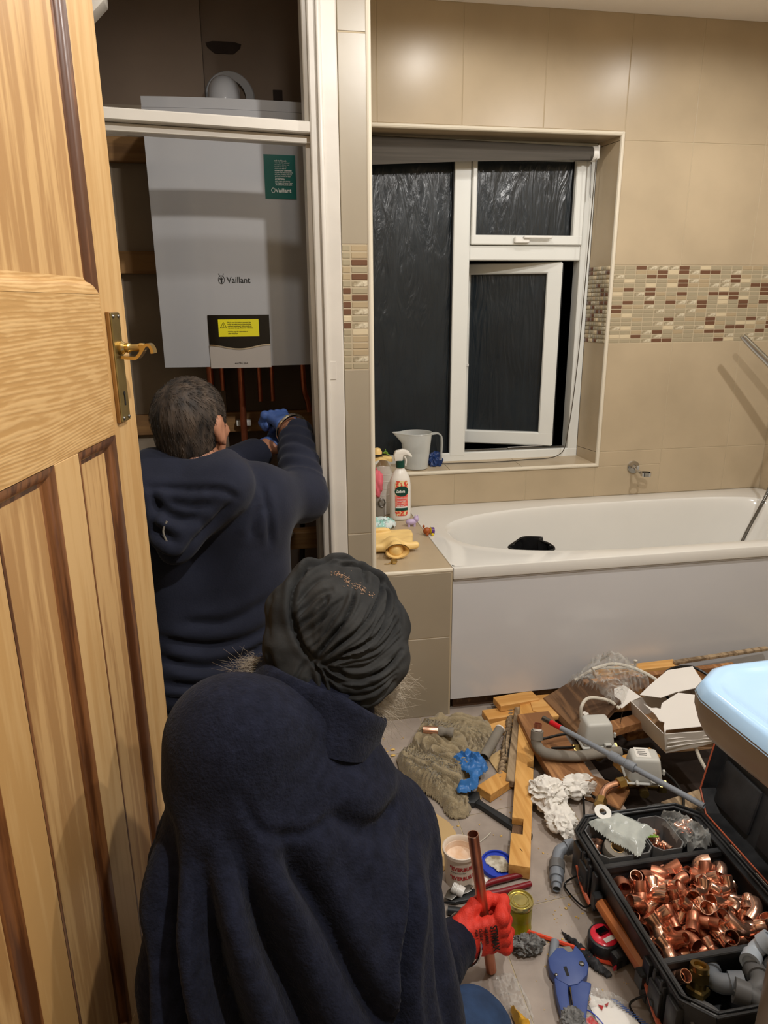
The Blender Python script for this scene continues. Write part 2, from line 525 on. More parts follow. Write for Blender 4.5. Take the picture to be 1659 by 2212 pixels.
    D['white_cable'] = M('white_cable', (206, 200, 186), 0.4, var=0.04)
    D['orange'] = M('orange_seal', (196, 98, 66), 0.45, var=0.1)
    D['cutter_blue'] = M('blue_painted_cutter', (52, 72, 132), 0.45, scale=18, col2=(70, 90, 146), bump=0.15)
    D['red_plastic'] = M('red_plastic', (200, 24, 34), 0.3, var=0.06)
    D['tape_red'] = M('red_tape_measure', (214, 40, 60), 0.25, var=0.04, coat=.3)
    D['pencil_red'] = M('red_pencil_paint', (214, 74, 46), 0.35, var=0.08, scale=20)
    D['plier_red'] = M('dark_red_grip', (122, 22, 32), 0.4, var=0.08)
    D['tub_white'] = M('white_tub', (226, 212, 196), 0.4, var=0.04)
    D['tub_paste'] = M('dried_paste', (214, 176, 140), 0.8, col2=(238, 222, 204), scale=25, bump=.3)
    D['lid_blue'] = M('blue_lid', (34, 62, 178), 0.35, var=0.06)
    D['lid_paste'] = M('paste_smears', (206, 200, 184), 0.7, col2=(140, 128, 104), scale=45, bump=.4, thr=(.4, .62))
    D['tin_green'] = M('olive_tin_paint', (150, 140, 20), 0.3, 0.2, var=0.12, scale=14)
    D['tin_lid'] = M('gold_tin_lid', (208, 196, 130), 0.25, 0.9, var=0.05)
    D['wool'] = M('steel_wool', (70, 70, 70), 0.7, 0.15, scale=90, col2=(140, 140, 138), bump=1.0, bscale=220)
    D['black_cloth'] = M('black_dusty_rag', (34, 34, 36), 0.9, col2=(84, 84, 86), scale=40, thr=(.5, .8), bump=.5)
    D['yellow_cloth'] = M('yellow_bag', (206, 156, 46), 0.55, var=0.15, scale=20, stretch=(3, .4, 1))
    D['blind'] = M('grey_blind_fabric', (74, 69, 62), 0.8, var=0.18, scale=60, stretch=(.05, 1, 1.4))
    D['cream_rubber'] = M('cream_rubber', (236, 202, 132), 0.42, var=0.05, scale=20, bump=.2, bscale=120)
    D['bottle_white'] = M('white_bottle_plastic', (226, 222, 214), 0.3, var=0.02)
    D['dark_green'] = M('dark_green_plastic', (6, 62, 50), 0.35, var=0.05)
    D['coral'] = M('coral_label', (224, 88, 84), 0.4, scale=60, col2=(236, 150, 130), thr=(.45, .6))
    D['floral'] = M('floral_label', (214, 74, 58), 0.4, scale=160, col2=(230, 214, 160), thr=(.48, .56), detail=1)
    D['pink'] = M('pink_plastic', (226, 108, 122), 0.5, var=0.1)
    D['lilac'] = M('lilac_plastic', (190, 172, 206), 0.35, var=0.05)
    D['purple'] = M('purple_plastic', (86, 44, 120), 0.35, var=0.05)
    D['toy_brown'] = M('brown_toy_plastic', (160, 82, 34), 0.4, var=0.08)
    D['yellow'] = M('yellow_plastic', (226, 196, 30), 0.4, var=0.05)
    D['green_leafy'] = M('green_plastic', (120, 160, 60), 0.45, var=0.2, scale=40)
    D['mint'] = M('mint_film', (150, 206, 196), 0.25, scale=30, col2=(214, 226, 226), thr=(.4, .6))
    D['bin_bag'] = M('black_bin_bag', (28, 28, 29), 0.25, var=0.2, bump=.6, bscale=60)
    D['blue_bag'] = M('dark_blue_bag', (20, 50, 104), 0.4, var=0.2, scale=20)
    D['basin_blue'] = M('pale_blue_glaze', (170, 205, 238), 0.18, var=0.02, coat=.3)
    D['basin_skirt'] = M('shaded_glaze', (150, 134, 116), 0.3, var=0.03)  # warm shade under the blue basin, put into the colour of skirt and pedestal
    D['white_plastic'] = M('white_plastic', (226, 224, 218), 0.35, var=0.02)
    D['putty'] = M('yellow_crumbs', (214, 178, 104), 0.9, var=0.2)
    D['shade_lens'] = M('lamp_lens', (255, 232, 200), 0.3, emit=12.0)
    D['pale_dust'] = M('pale_brown_dust', (196, 158, 128), 0.9)
    D['outside'] = M('dark_outside_wall', (20, 20, 22), 0.9)
    for k, (c, r) in {'chip_glass': ((158, 147, 122), .12), 'chip_brown': ((104, 72, 54), .16), 'chip_stone': ((200, 184, 152), .5), 'chip_tan': ((168, 150, 120), .14)}.items():
        D[k] = M(k, c, r, var=0.06, scale=12, coat=.3)
    D['chip_crackle'] = M('chip_crackle', (158, 146, 120), 0.15, scale=90, col2=(212, 202, 178), bump=1.0, bscale=120, thr=(.4, .6), metal=.2)
    # obscured glass : wavy, mostly dark because of the night outside
    g = M('obscured_glass', (38, 46, 52), 0.24, var=0.2, scale=5, spec=.5)
    nt = g.node_tree; N = nt.nodes; L = nt.links; b = N['Principled BSDF']
    b.inputs['Transmission Weight'].default_value = 0.35
    wv = N.new('ShaderNodeTexNoise'); wv.inputs['Scale'].default_value = 9; wv.inputs['Detail'].default_value = 5; wv.inputs['Distortion'].default_value = 1.5
    mp = N.new('ShaderNodeMapping'); mp.inputs['Scale'].default_value = (2.6, 1, 0.45)
    tc = N.new('ShaderNodeTexCoord'); L.new(tc.outputs['Object'], mp.inputs[0]); L.new(mp.outputs[0], wv.inputs['Vector'])
    bu = N.new('ShaderNodeBump'); bu.inputs['Strength'].default_value = 0.5; bu.inputs['Distance'].default_value = 0.014
    L.new(wv.outputs['Fac'], bu.inputs['Height']); L.new(bu.outputs['Normal'], b.inputs['Normal'])
    D['glass'] = g
    # thin clear films and translucent plastics
    def film(name, col, mixf, rough=0.15, bump=0.4, edge=0.55):
        m = M(name, col, rough, var=0.03, bump=bump, bscale=70, spec=1.0)
        nt = m.node_tree; N = nt.nodes; L = nt.links; b = N['Principled BSDF']; out = N['Material Output']
        t = N.new('ShaderNodeBsdfTransparent'); mx = N.new('ShaderNodeMixShader')
        lw = N.new('ShaderNodeLayerWeight'); lw.inputs['Blend'].default_value = 0.35
        ma = N.new('ShaderNodeMath'); ma.operation = 'MULTIPLY_ADD'; ma.inputs[1].default_value = edge; ma.inputs[2].default_value = mixf; ma.use_clamp = True
        L.new(lw.outputs['Facing'], ma.inputs[0]); L.new(ma.outputs[0], mx.inputs[0])
        L.new(t.outputs[0], mx.inputs[1]); L.new(b.outputs[0], mx.inputs[2]); L.new(mx.outputs[0], out.inputs['Surface'])
        return m
    D['film'] = film('clear_polythene', (224, 224, 218), 0.05, 0.08, 0.7, 0.35)
    D['film_milky'] = film('milky_polythene', (196, 202, 196), 0.7, 0.2, 0.6)
    D['jug'] = film('translucent_polypropylene', (220, 222, 218), 0.38, 0.25, 0.0)
mats()
D = MT
random.seed(4)
YW = 2.84; XR = 2.27; YN = 1.867
# ------------------------------------------------------------------ floor
HOLE = (0.96, 2.06, 1.50, 2.06)     # boards lifted: x0,x1,y0,y1
def minus(x0, x1, y0, y1, H):
    """rectangle pieces outside H"""
    hx0, hx1, hy0, hy1 = H; o = []
    if x1 <= hx0 or x0 >= hx1 or y1 <= hy0 or y0 >= hy1: return [(x0, x1, y0, y1)]
    if x0 < hx0: o.append((x0, hx0, y0, y1))
    if x1 > hx1: o.append((hx1, x1, y0, y1))
    a, b = max(x0, hx0), min(x1, hx1)
    if y0 < hy0: o.append((a, b, y0, hy0))
    if y1 > hy1: o.append((a, b, hy1, y1))
    return o
g = gsum([bx(*r, -0.02, -0.0015) for r in minus(-0.9, XR, -0.7, 3.05, HOLE)])
floor = struct('floor', g, D['floor_grout'])
struct('subfloor_void', gsum([bx(HOLE[0]-.05, HOLE[1]+.05, HOLE[2]-.05, HOLE[3]+.05, -0.16, -0.15)] +
    [bx(HOLE[0]-.02, HOLE[0], HOLE[2], HOLE[3], -.15, -.02), bx(HOLE[1], HOLE[1]+.02, HOLE[2], HOLE[3], -.15, -.02),
     bx(HOLE[0], HOLE[1], HOLE[2]-.02, HOLE[2], -.15, -.02), bx(HOLE[0], HOLE[1], HOLE[3], HOLE[3]+.02, -.15, -.02)]), D['subfloor'], floor)
# floor tiles are laid slightly skew to the room
ang = math.radians(5.5)
def tpt(i, j): 
    u, v = i*0.33, j*0.33
    return (0.475+u*math.cos(ang)-v*math.sin(ang)*-1*0 + v*math.sin(-ang)*-1*0 + v*0.02, 1.262+v+u*math.sin(ang))
def clip(poly, axis, lim, keep_less):
    o = []
    for p, q in zip(poly, poly[1:]+poly[:1]):
        ip = (p[axis] <= lim) == keep_less; iq = (q[axis] <= lim) == keep_less
        if ip: o.append(p)
        if ip != iq:
            t = (lim-p[axis])/(q[axis]-p[axis]); o.append((p[0]+(q[0]-p[0])*t, p[1]+(q[1]-p[1])*t))
    return o
for i in range(-5, 7):
    for j in range(-7, 6):
        a, b, c, d = tpt(i, j), tpt(i+1, j), tpt(i+1, j+1), tpt(i, j+1)
        cx = (a[0]+c[0])/2; cy = (a[1]+c[1])/2
        if not (-0.7 < cx < 2.3 and -0.7 < cy < 2.7): continue
        s = 0.9925
        poly = [(cx+(p[0]-cx)*s, cy+(p[1]-cy)*s) for p in (a, b, c, d)]
        up = clip(poly, 1, HOLE[2], False)
        for pc_ in (clip(poly, 1, HOLE[2], True), clip(up, 0, HOLE[0], True) if up else []):
            if len(pc_) > 2:
                xs_ = [p[0] for p in pc_]; ys_ = [p[1] for p in pc_]
                if max(xs_)-min(xs_) > .02 and max(ys_)-min(ys_) > .02: mk('tile', prism(pc_, -0.006, 0.0), D['floor_tile'], floor)
# skirt tile strip where the boards were lifted
# ------------------------------------------------------------------ walls
WX0, WX1, WZ0, WZ1 = 0.36, 1.447, 0.69, 1.99    # window opening at the tiled face
yb0, yb1 = YW+0.0012, 3.12
wb = struct('wall_back', gsum([bx(-0.9, WX0, yb0, yb1, -.02, CEIL+.05), bx(WX1+.008, XR+.1, yb0, yb1, -.02, CEIL+.05),
    bx(WX0, WX1+.008, yb0, yb1, -.02, WZ0-.008), bx(WX0, WX1+.008, yb0, yb1, WZ1+.008, CEIL+.05)]), D['grout'])
J = 0.0013
def wtile(x0, x1, z0, z1, mat='tile', y=YW, parent=wb, nm='tile'):
    return mk(nm, bx(x0+J, x1-J, y, y+0.008, z0+J, z1-J, 0.0012), D[mat], parent)
XS = [0.304, 0.487, 0.807, 1.127, 1.447]
for a, b in zip(XS[:-1], XS[1:]):
    wtile(a, 1.461 if b == 1.447 else b, WZ1+.014, CEIL)
    wtile(a, b, .541, WZ0-.014, 'tile')
XS2 = [1.447, 1.757, 2.077, XR]
for a, b in zip(XS2[:-1], XS2[1:]):
    a2 = a+.014 if a == 1.447 else a
    wtile(a2, b, 1.972, CEIL)
    wtile(a2, b, 1.514, 1.972)
    wtile(a2, b, .742, 1.204)
    wtile(a, b, .541, .742) if a > 1.46 else (wtile(a2, b, .676, .742), wtile(a, b, .541, .676))
# mosaic band: 18 rows of small chips
kinds = ['chip_glass']*46+['chip_brown']*19+['chip_stone']*10+['chip_tan']*14+['chip_crackle']*16
CH = {}
def chip(x, z, w_, h, mat, parent, y=YW, rot=0):
    key = (round(w_, 4), round(h, 4), mat, rot)
    if key not in CH:
        t = 0.006
        gg = box(w_-.003, t, h-.003, 0.0012)
        if rot: gg = gg.rot(0, 0, rot)
        me = bpy.data.meshes.new('mosaic_chip'); me.from_pydata(gg.v.tolist(), [], gg.f); me.materials.append(D[mat])
        me.polygons.foreach_set('use_smooth', [False]*len(me.polygons))
        CH[key] = me
    o = bpy.data.objects.new('mosaic_chip', CH[key]); COL.objects.link(o); o.parent = parent
    o.location = (x, y, z)
    return o
px_, pz_ = 0.0483, 0.01711
nch = 0
for r in range(18):
    for c in range(17):
        x0 = 1.4625+c*px_
        wd = min(px_, XR-x0)
        chip(x0+wd/2, 1.205+(r+.5)*pz_, wd, pz_, random.choice(kinds), wb, YW+.003); nch += 1
# window reveal: sides, top, sill (tiled), mosaic continued round the corner
yr = 2.985
rv = []
def quad(a, b, c, d, th, n):
    n = np.array(n)*th; v = [a, b, c, d]; v = v+[tuple(np.array(p)+n) for p in v]
    return G(v, [(3, 2, 1, 0), (4, 5, 6, 7), (0, 1, 5, 4), (1, 2, 6, 5), (2, 3, 7, 6), (3, 0, 4, 7)])
xo, xi = WX1, 1.424
for z0, z1 in ((WZ0, .742), (.744, 1.203), (1.515, 1.972), (1.974, WZ1)):
    mk('tile', quad((xo, YW+.002, z0), (xi, yr, z0), (xi, yr, z1), (xo, YW+.002, z1), .008, (1, 0, 0)), D['tile'], wb)
mk('tile', quad((WX0, YW+.002, WZ1), (xo, YW+.002, WZ1), (xi, yr, WZ1), (WX0, yr, WZ1), .008, (0, 0, 1)), D['tile'], wb)
for a, b in ((WX0, .79), (.792, 1.11), (1.112, xo)):
    mk('tile', quad((a, YW+.002, WZ0), (b, YW+.002, WZ0), (b if b < 1.4 else xi, yr+.01, WZ0+.01), (a, yr+.01, WZ0+.01), .008, (0, 0, -1)), D['tile'], wb)
va = math.atan2(yr-YW, xi-xo)
gl = {}
for r in range(18):
    for c in range(5):
        t = (c+.5)/5*1.0
        kd = random.choice(kinds)
        gg = box((yr-YW)/5-.002, .004, pz_-.003, .0008).rot(0, 0, va).tr(xo+(xi-xo)*t-.001, YW+.003+(yr-YW-.003)*t, 1.205+(r+.5)*pz_)
        gl.setdefault(kd, []).append(gg)
for kd, l in gl.items():
    o = mk('mosaic_chip_strip', gsum(l), D[kd], wb, None, None); o['kind'] = 'stuff'
mk('mosaic_backing', quad((xo, YW+.002, 1.203), (xi, yr, 1.203), (xi, yr, 1.515), (xo, YW+.002, 1.515), .008, (1, 0, 0)), D['grout'], wb)
# ivory quadrant trim round the opening
tr = gsum([cyl((WX0-.06, YW+.001, WZ1+.006), (WX1+.011, YW+.001, WZ1+.006), .0085, 10), cyl((WX1+.007, YW+.001, WZ0-.01), (WX1+.007, YW+.001, WZ1+.012), .0085, 10),
           cyl((WX0-.06, YW+.001, WZ0-.006), (WX1+.011, YW+.001, WZ0-.006), .0085, 10)])
struct('trim_1', tr, D['trim'])
# right wall
wr = struct('wall_right', bx(XR+.0012, XR+.1, -.7, 3.05, -.02, CEIL+.05), D['grout'])
for y0 in np.arange(-0.68, 2.8, .32):
    y1 = min(y0+.32, YW)
    for z0, z1 in ((0, .30), (.30, .742), (.742, 1.204), (1.514, 1.972), (1.972, CEIL)):
        mk('tile', bx(XR, XR+.008, y0+J, y1-J, z0+J, z1-J, .0012), D['tile'], wr)
mk('mosaic_backing', bx(XR+.001, XR+.009, -.7, YW, 1.204, 1.514), D['chip_glass'], wr)
# nib wall between the cupboard and the bath
wn = struct('wall_nib', bx(.229, .3028, YN+.0012, yb0, 0, CEIL), D['grout'])
for z0, z1 in ((0, .305), (.305, .755), (.755, 1.206), (1.512, 1.973), (1.973, CEIL)):
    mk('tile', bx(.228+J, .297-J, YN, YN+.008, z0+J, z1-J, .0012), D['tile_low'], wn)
for r in range(18):
    z = 1.2065+(r+.5)*.01698
    chip(.2395, z, .0225, .01698, random.choice(kinds), wn, YN+.003)
    chip(.2725, z, .0435, .01698, random.choice(kinds), wn, YN+.003)
yy = [YN+.008, 2.18, 2.50, YW]
for a, b in zip(yy[:-1], yy[1:]):
    for z0, z1 in ((.541, .742), (.742, 1.204), (1.514, 1.972), (1.972, CEIL)) + (((.0, .541),) if b < 2.3 else ()):
        mk('tile', bx(.296, .304, a+J, b-J, z0+J, z1-J, .0012), D['tile'], wn)
    mk('mosaic_backing', bx(.296, .303, a, b, 1.204, 1.514), D['chip_glass'], wn)
struct('trim_2', cyl((.3005, YN+.0045, 0), (.3005, YN+.0045, CEIL), .0075, 12), D['trim'])
# other walls (out of frame, they close the room)
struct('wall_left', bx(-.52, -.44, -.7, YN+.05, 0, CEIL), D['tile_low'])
struct('wall_front', bx(-.52, XR+.1, -.78, -.7, 0, CEIL), D['tile'])
# ceiling
ce = struct('ceiling', bx(-.9, XR+.1, -.78, 3.12, CEIL, CEIL+.04), D['ceiling'])
# ------------------------------------------------------------------ tiled boxing at the end of the bath
bo = struct('wall_boxing', bx(.304, .598, 2.0982, YW, 0, .5398), D['grout'])
for x0, x1 in ((.304, .594),):
    for z0, z1 in ((0.0, .297), (.297, .529)):
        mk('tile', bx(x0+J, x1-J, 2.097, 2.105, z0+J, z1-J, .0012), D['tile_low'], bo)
mk('tile', bx(.304+J, .600, 2.105, 2.64, .532, .541, .0012), D['tile'], bo)
mk('tile', bx(.304+J, .600, 2.643, YW, .532, .541, .0012), D['tile'], bo)
struct('trim_3', gsum([cyl((.304, 2.103, .5345), (.598, 2.103, .5345), .0075, 10)]), D['trim'])
# ------------------------------------------------------------------ cupboard shell
wc = struct('wall_cupboard', gsum([bx(-.9, -.104, 2.50, 2.60, 0, CEIL), bx(-.104, .228, 2.565, 2.60, 0, CEIL)]), D['plaster_dark'])
struct('wall_cupboard_left', bx(-.52, -.42, YN+.05, 2.5, 0, CEIL), D['plaster'])
lower = mk('lower_plaster_panel', bx(-.42, -.14, 2.492, 2.50, 0, 1.95), D['plaster'], wc)
ring = [(-.04+.05*math.cos(a)*(1+.2*math.sin(3*a)), 2.135+.022*math.sin(a)*(1+.25*math.cos(2*a))) for a in np.linspace(0, 2*PI, 15)[:-1]]
mk('broken_hole', prism(ring, 0, .004).rot(PI/2, 0, 0).tr(0, 2.566, 0), D['subfloor'], wc)
mk('wall_plug_hole', box(.03, .004, .03, .001).tr(.12, 2.564, 2.01), D['subfloor'], wc)
for z, x1 in ((1.823, -.10), (1.50, -.10), (.985, .22)):
    b_ = bx(-.42, x1, 2.46 if z > 1 else 2.47, 2.492 if z > 1 else 2.5, z-.034, z+.034, .002)
    mk('batten', b_, D['closet_batten'], wc)
# architrave and lining of the cupboard doorway
dj = struct('door_2', gsum([bx(.186, .226, YN-.014, YN+.03, 0, CEIL, .003), bx(.178, .190, YN-.022, YN+.02, 0, CEIL, .004, 2)]), D['white_paint'])
mk('jamb_lining', gsum([bx(.160, .180, YN-.006, 1.985, 0, CEIL, .003), bx(.150, .163, YN+.03, 1.985, 0, CEIL, .002)]), D['white_paint'], dj)
mk('keep_recess', bx(.1875, .2055, YN-.0155, YN-.0135, 1.183, 1.229, .0005), D['white_paint'], dj)
mk('left_jamb', gsum([bx(-.46, -.345, YN-.01, 1.985, 0, CEIL, .003)]), D['white_paint'], dj)
tm = thing('transom', 'white painted timber transom across the cupboard opening in front of the boiler', 'rail', (0, 1.9, 1.75))
t1 = bx(-.345, .172, YN+.0, YN+.055, -.013, .013, .003)
def slope(gm, z0, z1, x0=-.345, x1=.172):
    v = gm.v.copy(); v[:, 2] += z0+(z1-z0)*(v[:, 0]-x0)/(x1-x0); return G(v, gm.f)
mk('rail', slope(t1, 1.788, 1.772), D['white_paint'], tm)
mk('stop_strip', slope(bx(-.345, .165, YN+.02, YN+.058, -.012, .006, .002), 1.768, 1.752), D['white_paint'], tm)
# white moulding block above the open door
one('cornice_block', gsum([prism([(-.345, 1.985), (-.30, 1.955), (-.268, 1.985), (-.268, 2.4), (-.345, 2.4)], 0, .05, .003).rot(PI/2, 0, 0).tr(0, 1.855, 0)]),
    D['white_paint'], 'white painted timber end high up beside the top of the pine door', 'moulding')
# ------------------------------------------------------------------ window
wi = struct('window_1', gsum([
    bx(WX0-.02, 1.424, 2.9840, 3.05, WZ0+.005, .735, .003), bx(WX0-.02, 1.424, 2.9840, 3.05, 1.93, WZ1, .003),
    bx(1.378, 1.424, 2.985, 3.05, WZ0, WZ1, .003), bx(WX0-.02, .42, 2.985, 3.05, WZ0, WZ1, .003),
    bx(.824, .893, 2.983, 3.05, .72, 1.95, .003), bx(.893, 1.378, 2.985, 3.05, 1.54, 1.598, .003)]), D['upvc'])
mk('glass_pane', bx(.41, .83, 3.012, 3.020, .73, 1.935), D['glass'], wi)
mk('gasket', gsum([bx(.820, .825, 2.992, 3.012, .735, 1.93), bx(.42, .82, 2.992, 3.012, .733, .738)]), D['rubber'], wi)
# top opening light
ts = mk('top_sash', gsum([bx(.8945, 1.3765, 2.971, 3.041, 1.5995, 1.637, .004), bx(.8945, 1.3765, 2.971, 3.041, 1.922, 1.9555, .004),
    bx(.895, .915, 2.972, 3.04, 1.60, 1.955, .004), bx(1.333, 1.376, 2.972, 3.04, 1.60, 1.955, .004)]), D['upvc'], wi)
mk('glass_pane', bx(.91, 1.34, 3.006, 3.013, 1.63, 1.93), D['glass'], ts)
mk('stay_handle', gsum([bx(1.075, 1.14, 2.955, 2.972, 1.606, 1.63, .004), bx(1.11, 1.235, 2.945, 2.957, 1.622, 1.634, .004)]), D['white_plastic'], ts)
mk('gasket', gsum([bx(.915, 1.333, 2.995, 3.006, 1.637, 1.640), bx(1.330, 1.3335, 2.995, 3.006, 1.637, 1.922)]), D['rubber'], ts)
# casement standing open, hinged on the right
pv = np.array([1.318, 3.022, 0]); th = math.radians(180-24)
def swing(gm): return gm.rot(0, 0, th).at(pv)
W_ = .455
cas = mk('casement', swing(gsum([bx(0, .064, -.03, .03, .745, 1.535, .005), bx(W_-.064, W_, -.03, .03, .745, 1.535, .005),
    bx(-.0005, W_+.0005, -.0305, .0305, .7445, .805, .005), bx(-.0005, W_+.0005, -.0305, .0305, 1.49, 1.5355, .005)])), D['upvc'], wi)
mk('glass_pane', swing(bx(.05, W_-.05, -.004, .004, .79, 1.5)), D['glass'], cas)
mk('gasket', swing(gsum([bx(-.004, 0, -.022, .022, .75, 1.53), bx(.062, .066, -.02, .02, .805, 1.49)])), D['rubber'], cas)
mk('handle', swing(gsum([box(.02, .012, .05, .003).tr(W_-.035, .036, 1.10), bx(W_-.07, W_-.03, .04, .052, 1.095, 1.11, .003)])), D['white_plastic'], cas)
mk('hinge_stay', gsum([bx(.90, 1.37, 3.0, 3.012, .737, .742), cyl((1.10, 3.006, .744), (1.29, 3.02, .744), .004, 6)]), D['steel'], wi)
# dark yard outside so the night has depth
struct('wall_outside', bx(-.5, 3.0, 4.6, 4.7, -.5, 3.0), D['outside'])
# ------------------------------------------------------------------ roller blind
rb = thing('roller_blind', 'grey fabric roller blind rolled up at the top of the window', 'blind', (.87, 2.93, 1.95))
mk('roll', cyl((.33, 2.935, 1.958), (1.372, 2.935, 1.940), .026, 24), D['blind'], rb)
mk('hanging_edge', G([(.33, 2.91, 1.95), (.84, 2.91, 1.945), (1.36, 2.91, 1.938), (1.36, 2.911, 1.915), (.84, 2.911, 1.896), (.33, 2.911, 1.868),
    (.33, 2.916, 1.95), (.84, 2.916, 1.945), (1.36, 2.916, 1.938), (1.36, 2.917, 1.915), (.84, 2.917, 1.902), (.33, 2.917, 1.875)],
    [(0, 1, 4, 5), (1, 2, 3, 4), (7, 6, 11, 10), (8, 7, 10, 9), (5, 4, 10, 11), (4, 3, 9, 10), (0, 5, 11, 6), (2, 8, 9, 3), (0, 6, 7, 1), (1, 7, 8, 2)]), D['blind'], rb)
mk('end_cap', cyl((1.372, 2.935, 1.940), (1.392, 2.935, 1.940), .029, 24), D['white_plastic'], rb)
mk('bracket', bx(1.392, 1.40, 2.915, 2.985, 1.92, 1.97, .002), D['white_plastic'], rb)
pc = spline([(1.386, 2.915, 1.93), (1.384, 2.93, 1.5), (1.379, 2.945, 1.1), (1.36, 2.95, .83), (1.32, 2.94, .716), (1.15, 2.93, .702), (1.0, 2.915, .702), (.85, 2.925, .702), (.75, 2.93, .702)], 14)
mk('bead_chain', tube(pc, .0022, 6), D['steel'], rb)
mk('bead_chain', tube([(1.386, 2.958, 1.93), (1.388, 2.955, 1.80), (1.389, 2.95, 1.78)], .0022, 6), D['steel'], rb)
# ------------------------------------------------------------------ ceiling downlights
dn = ['over the bath near its left end', 'over the bath near the hand shower', 'nearest the doorway, behind the washbasin', 'in front of the boiler cupboard', 'above the right side of the room']
for i, (xy, pw) in enumerate(LIGHTS):
    t = thing('downlight', 'round recessed ceiling downlight '+dn[i], 'light', (xy[0], xy[1], CEIL))
    mk('bezel', lathe([(.030, 0), (.045, 0), (.045, -.004), (.034, -.007), (.030, -.004)], 28, False).tr(xy[0], xy[1], CEIL), D['white_plastic'], t)
    mk('lens', lathe([(0, -.002), (.030, -.002)], 24, False).tr(xy[0], xy[1], CEIL), D['shade_lens'], t)
# ------------------------------------------------------------------ pine door, standing open on the left
dd = np.array([.17007, .98543, 0]); nn_ = np.array([.98543, -.17007, 0]); ee = np.array([-.21, 1.30, 0])
def DM(gm):
    """door space: x = along the door (0 at the latch edge, negative to the hinges), y = out of the visible face, z up"""
    return G(gm.v[:, :1]*dd + gm.v[:, 1:2]*nn_ + gm.v[:, 2:]*np.array([0, 0, 1.0]) + ee, [tuple(reversed(q)) for q in gm.f])
door = bpy.data.objects.new('door_1', None); COL.objects.link(door)
door.location = (-.21-.762*.17, 1.3-.762*.985, 0); door['_base'] = list(door.location); door['kind'] = 'structure'
door.rotation_euler = (0, 0, 0)
door['label'] = 'open varnished pine panelled door with one upper panel and three lower ones'
def dpart(n, gm, m, parent=None): return mk(n, DM(gm), D[m] if isinstance(m, str) else m, parent or door)
TH = -.036
dpart('stile', bx(-.107, 0, TH, 0, .006, 1.98, .002), 'pine')
dpart('stile', bx(-.762, -.716, TH, 0, .006, 1.98, .002), 'pine')
dpart('lock_rail', bx(-.716, -.107, TH, 0, 1.170, 1.387, .001), 'pine_h')
dpart('top_rail', bx(-.716, -.107, TH, 0, 1.87, 1.98, .001), 'pine_h')
dpart('bottom_rail', bx(-.716, -.107, TH, 0, .006, .21, .001), 'pine_h')
for a, b in ((-.332, -.254), (-.568, -.49)): dpart('muntin', bx(a, b, TH, 0, .21, 1.17, .001), 'pine')
def mould(x0, x1, z0, z1):
    """ovolo moulding, mitred round the panel opening"""
    prof = [(0, 0.0), (.006, -.001), (.012, -.003), (.016, -.007), (.018, -.011), (.024, -.012), (.030, -.013)]
    v = []; f = []
    for (cx, sx, cz, sz) in ((x0, 1, z0, 1), (x1, -1, z0, 1), (x1, -1, z1, -1), (x0, 1, z1, -1)):
        for a, d in prof: v.append((cx+sx*a, d, cz+sz*a))
    n = len(prof); fs = []
    for k in range(4):
        l = (k+1) % 4; q = []
        for i in range(n-1): q.append((k*n+i, l*n+i, l*n+i+1, k*n+i+1))
        fs.append(q)
    return v, fs
def panel(x0, x1, z0, z1, fig='pine_panel'):
    p = dpart('panel', bx(x0-.004, x1+.004, -.026, -.012, z0-.004, z1+.004), fig)
    v, fs = mould(x0, x1, z0, z1)
    for k, q in enumerate(fs):
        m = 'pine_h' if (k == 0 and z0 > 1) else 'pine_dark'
        gm = G(v, q); used = sorted({i for f in q for i in f}); mp = {u: i for i, u in enumerate(used)}
        gm = G(gm.v[used], [tuple(mp[i] for i in f) for f in q])
        dpart('moulding', gm, m)
panel(-.716, -.107, 1.387, 1.87)
panel(-.254, -.107, .21, 1.17)
panel(-.49, -.332, .21, 1.17)
panel(-.716, -.568, .21, 1.17)
pl = dpart('handle_backing', bx(-.094, -.049, 0, .0062, 1.186, 1.361, .001), 'brass_edge')
plate = dpart('handle_plate', gsum([bx(-.091, -.052, .0055, .0085, 1.187, 1.360, .0015)]), 'brass_old')
for s_, z_ in ((-.060, 1.354), (-.083, 1.354), (-.060, 1.193), (-.083, 1.193)):
    dpart('screw', lathe([(0, .0025), (.002, .002), (.0035, 0)], 10).rot(-PI/2, 0, 0).tr(s_, .0088, z_), 'steel', plate)
kh = gsum([lathe([(.0038, 0), (.0038, .0012)], 14).rot(-PI/2, 0, 0).tr(-.070, .0082, 1.232), bx(-.0722, -.0678, .0082, .0094, 1.213, 1.231)])
dpart('keyhole', kh, 'rubber', plate)
lever = gsum([lathe([(.0, .0), (.011, 0), (.011, .006), (.0075, .010), (.0085, .016), (.006, .020), (.006, .040)], 18).rot(-PI/2, 0, 0).tr(-.069, .008, 1.305)])
sp = spline([(-.069, .012, 1.290), (-.069, .026, 1.289), (-.069, .036, 1.289), (-.069, .044, 1.297), (-.069, .052, 1.308), (-.069, .058, 1.309), (-.069, .062, 1.303), (-.069, .063, 1.296)], 6)
lv = sweep(sp, lambda i, s: [(-.0095, -.0024), (.0095, -.0024), (.0095, .0024), (-.0095, .0024)])
dpart('lever', gsum([lever, lv, bx(-.075, -.063, .040, .050, 1.298, 1.312, .002)]), 'brass')
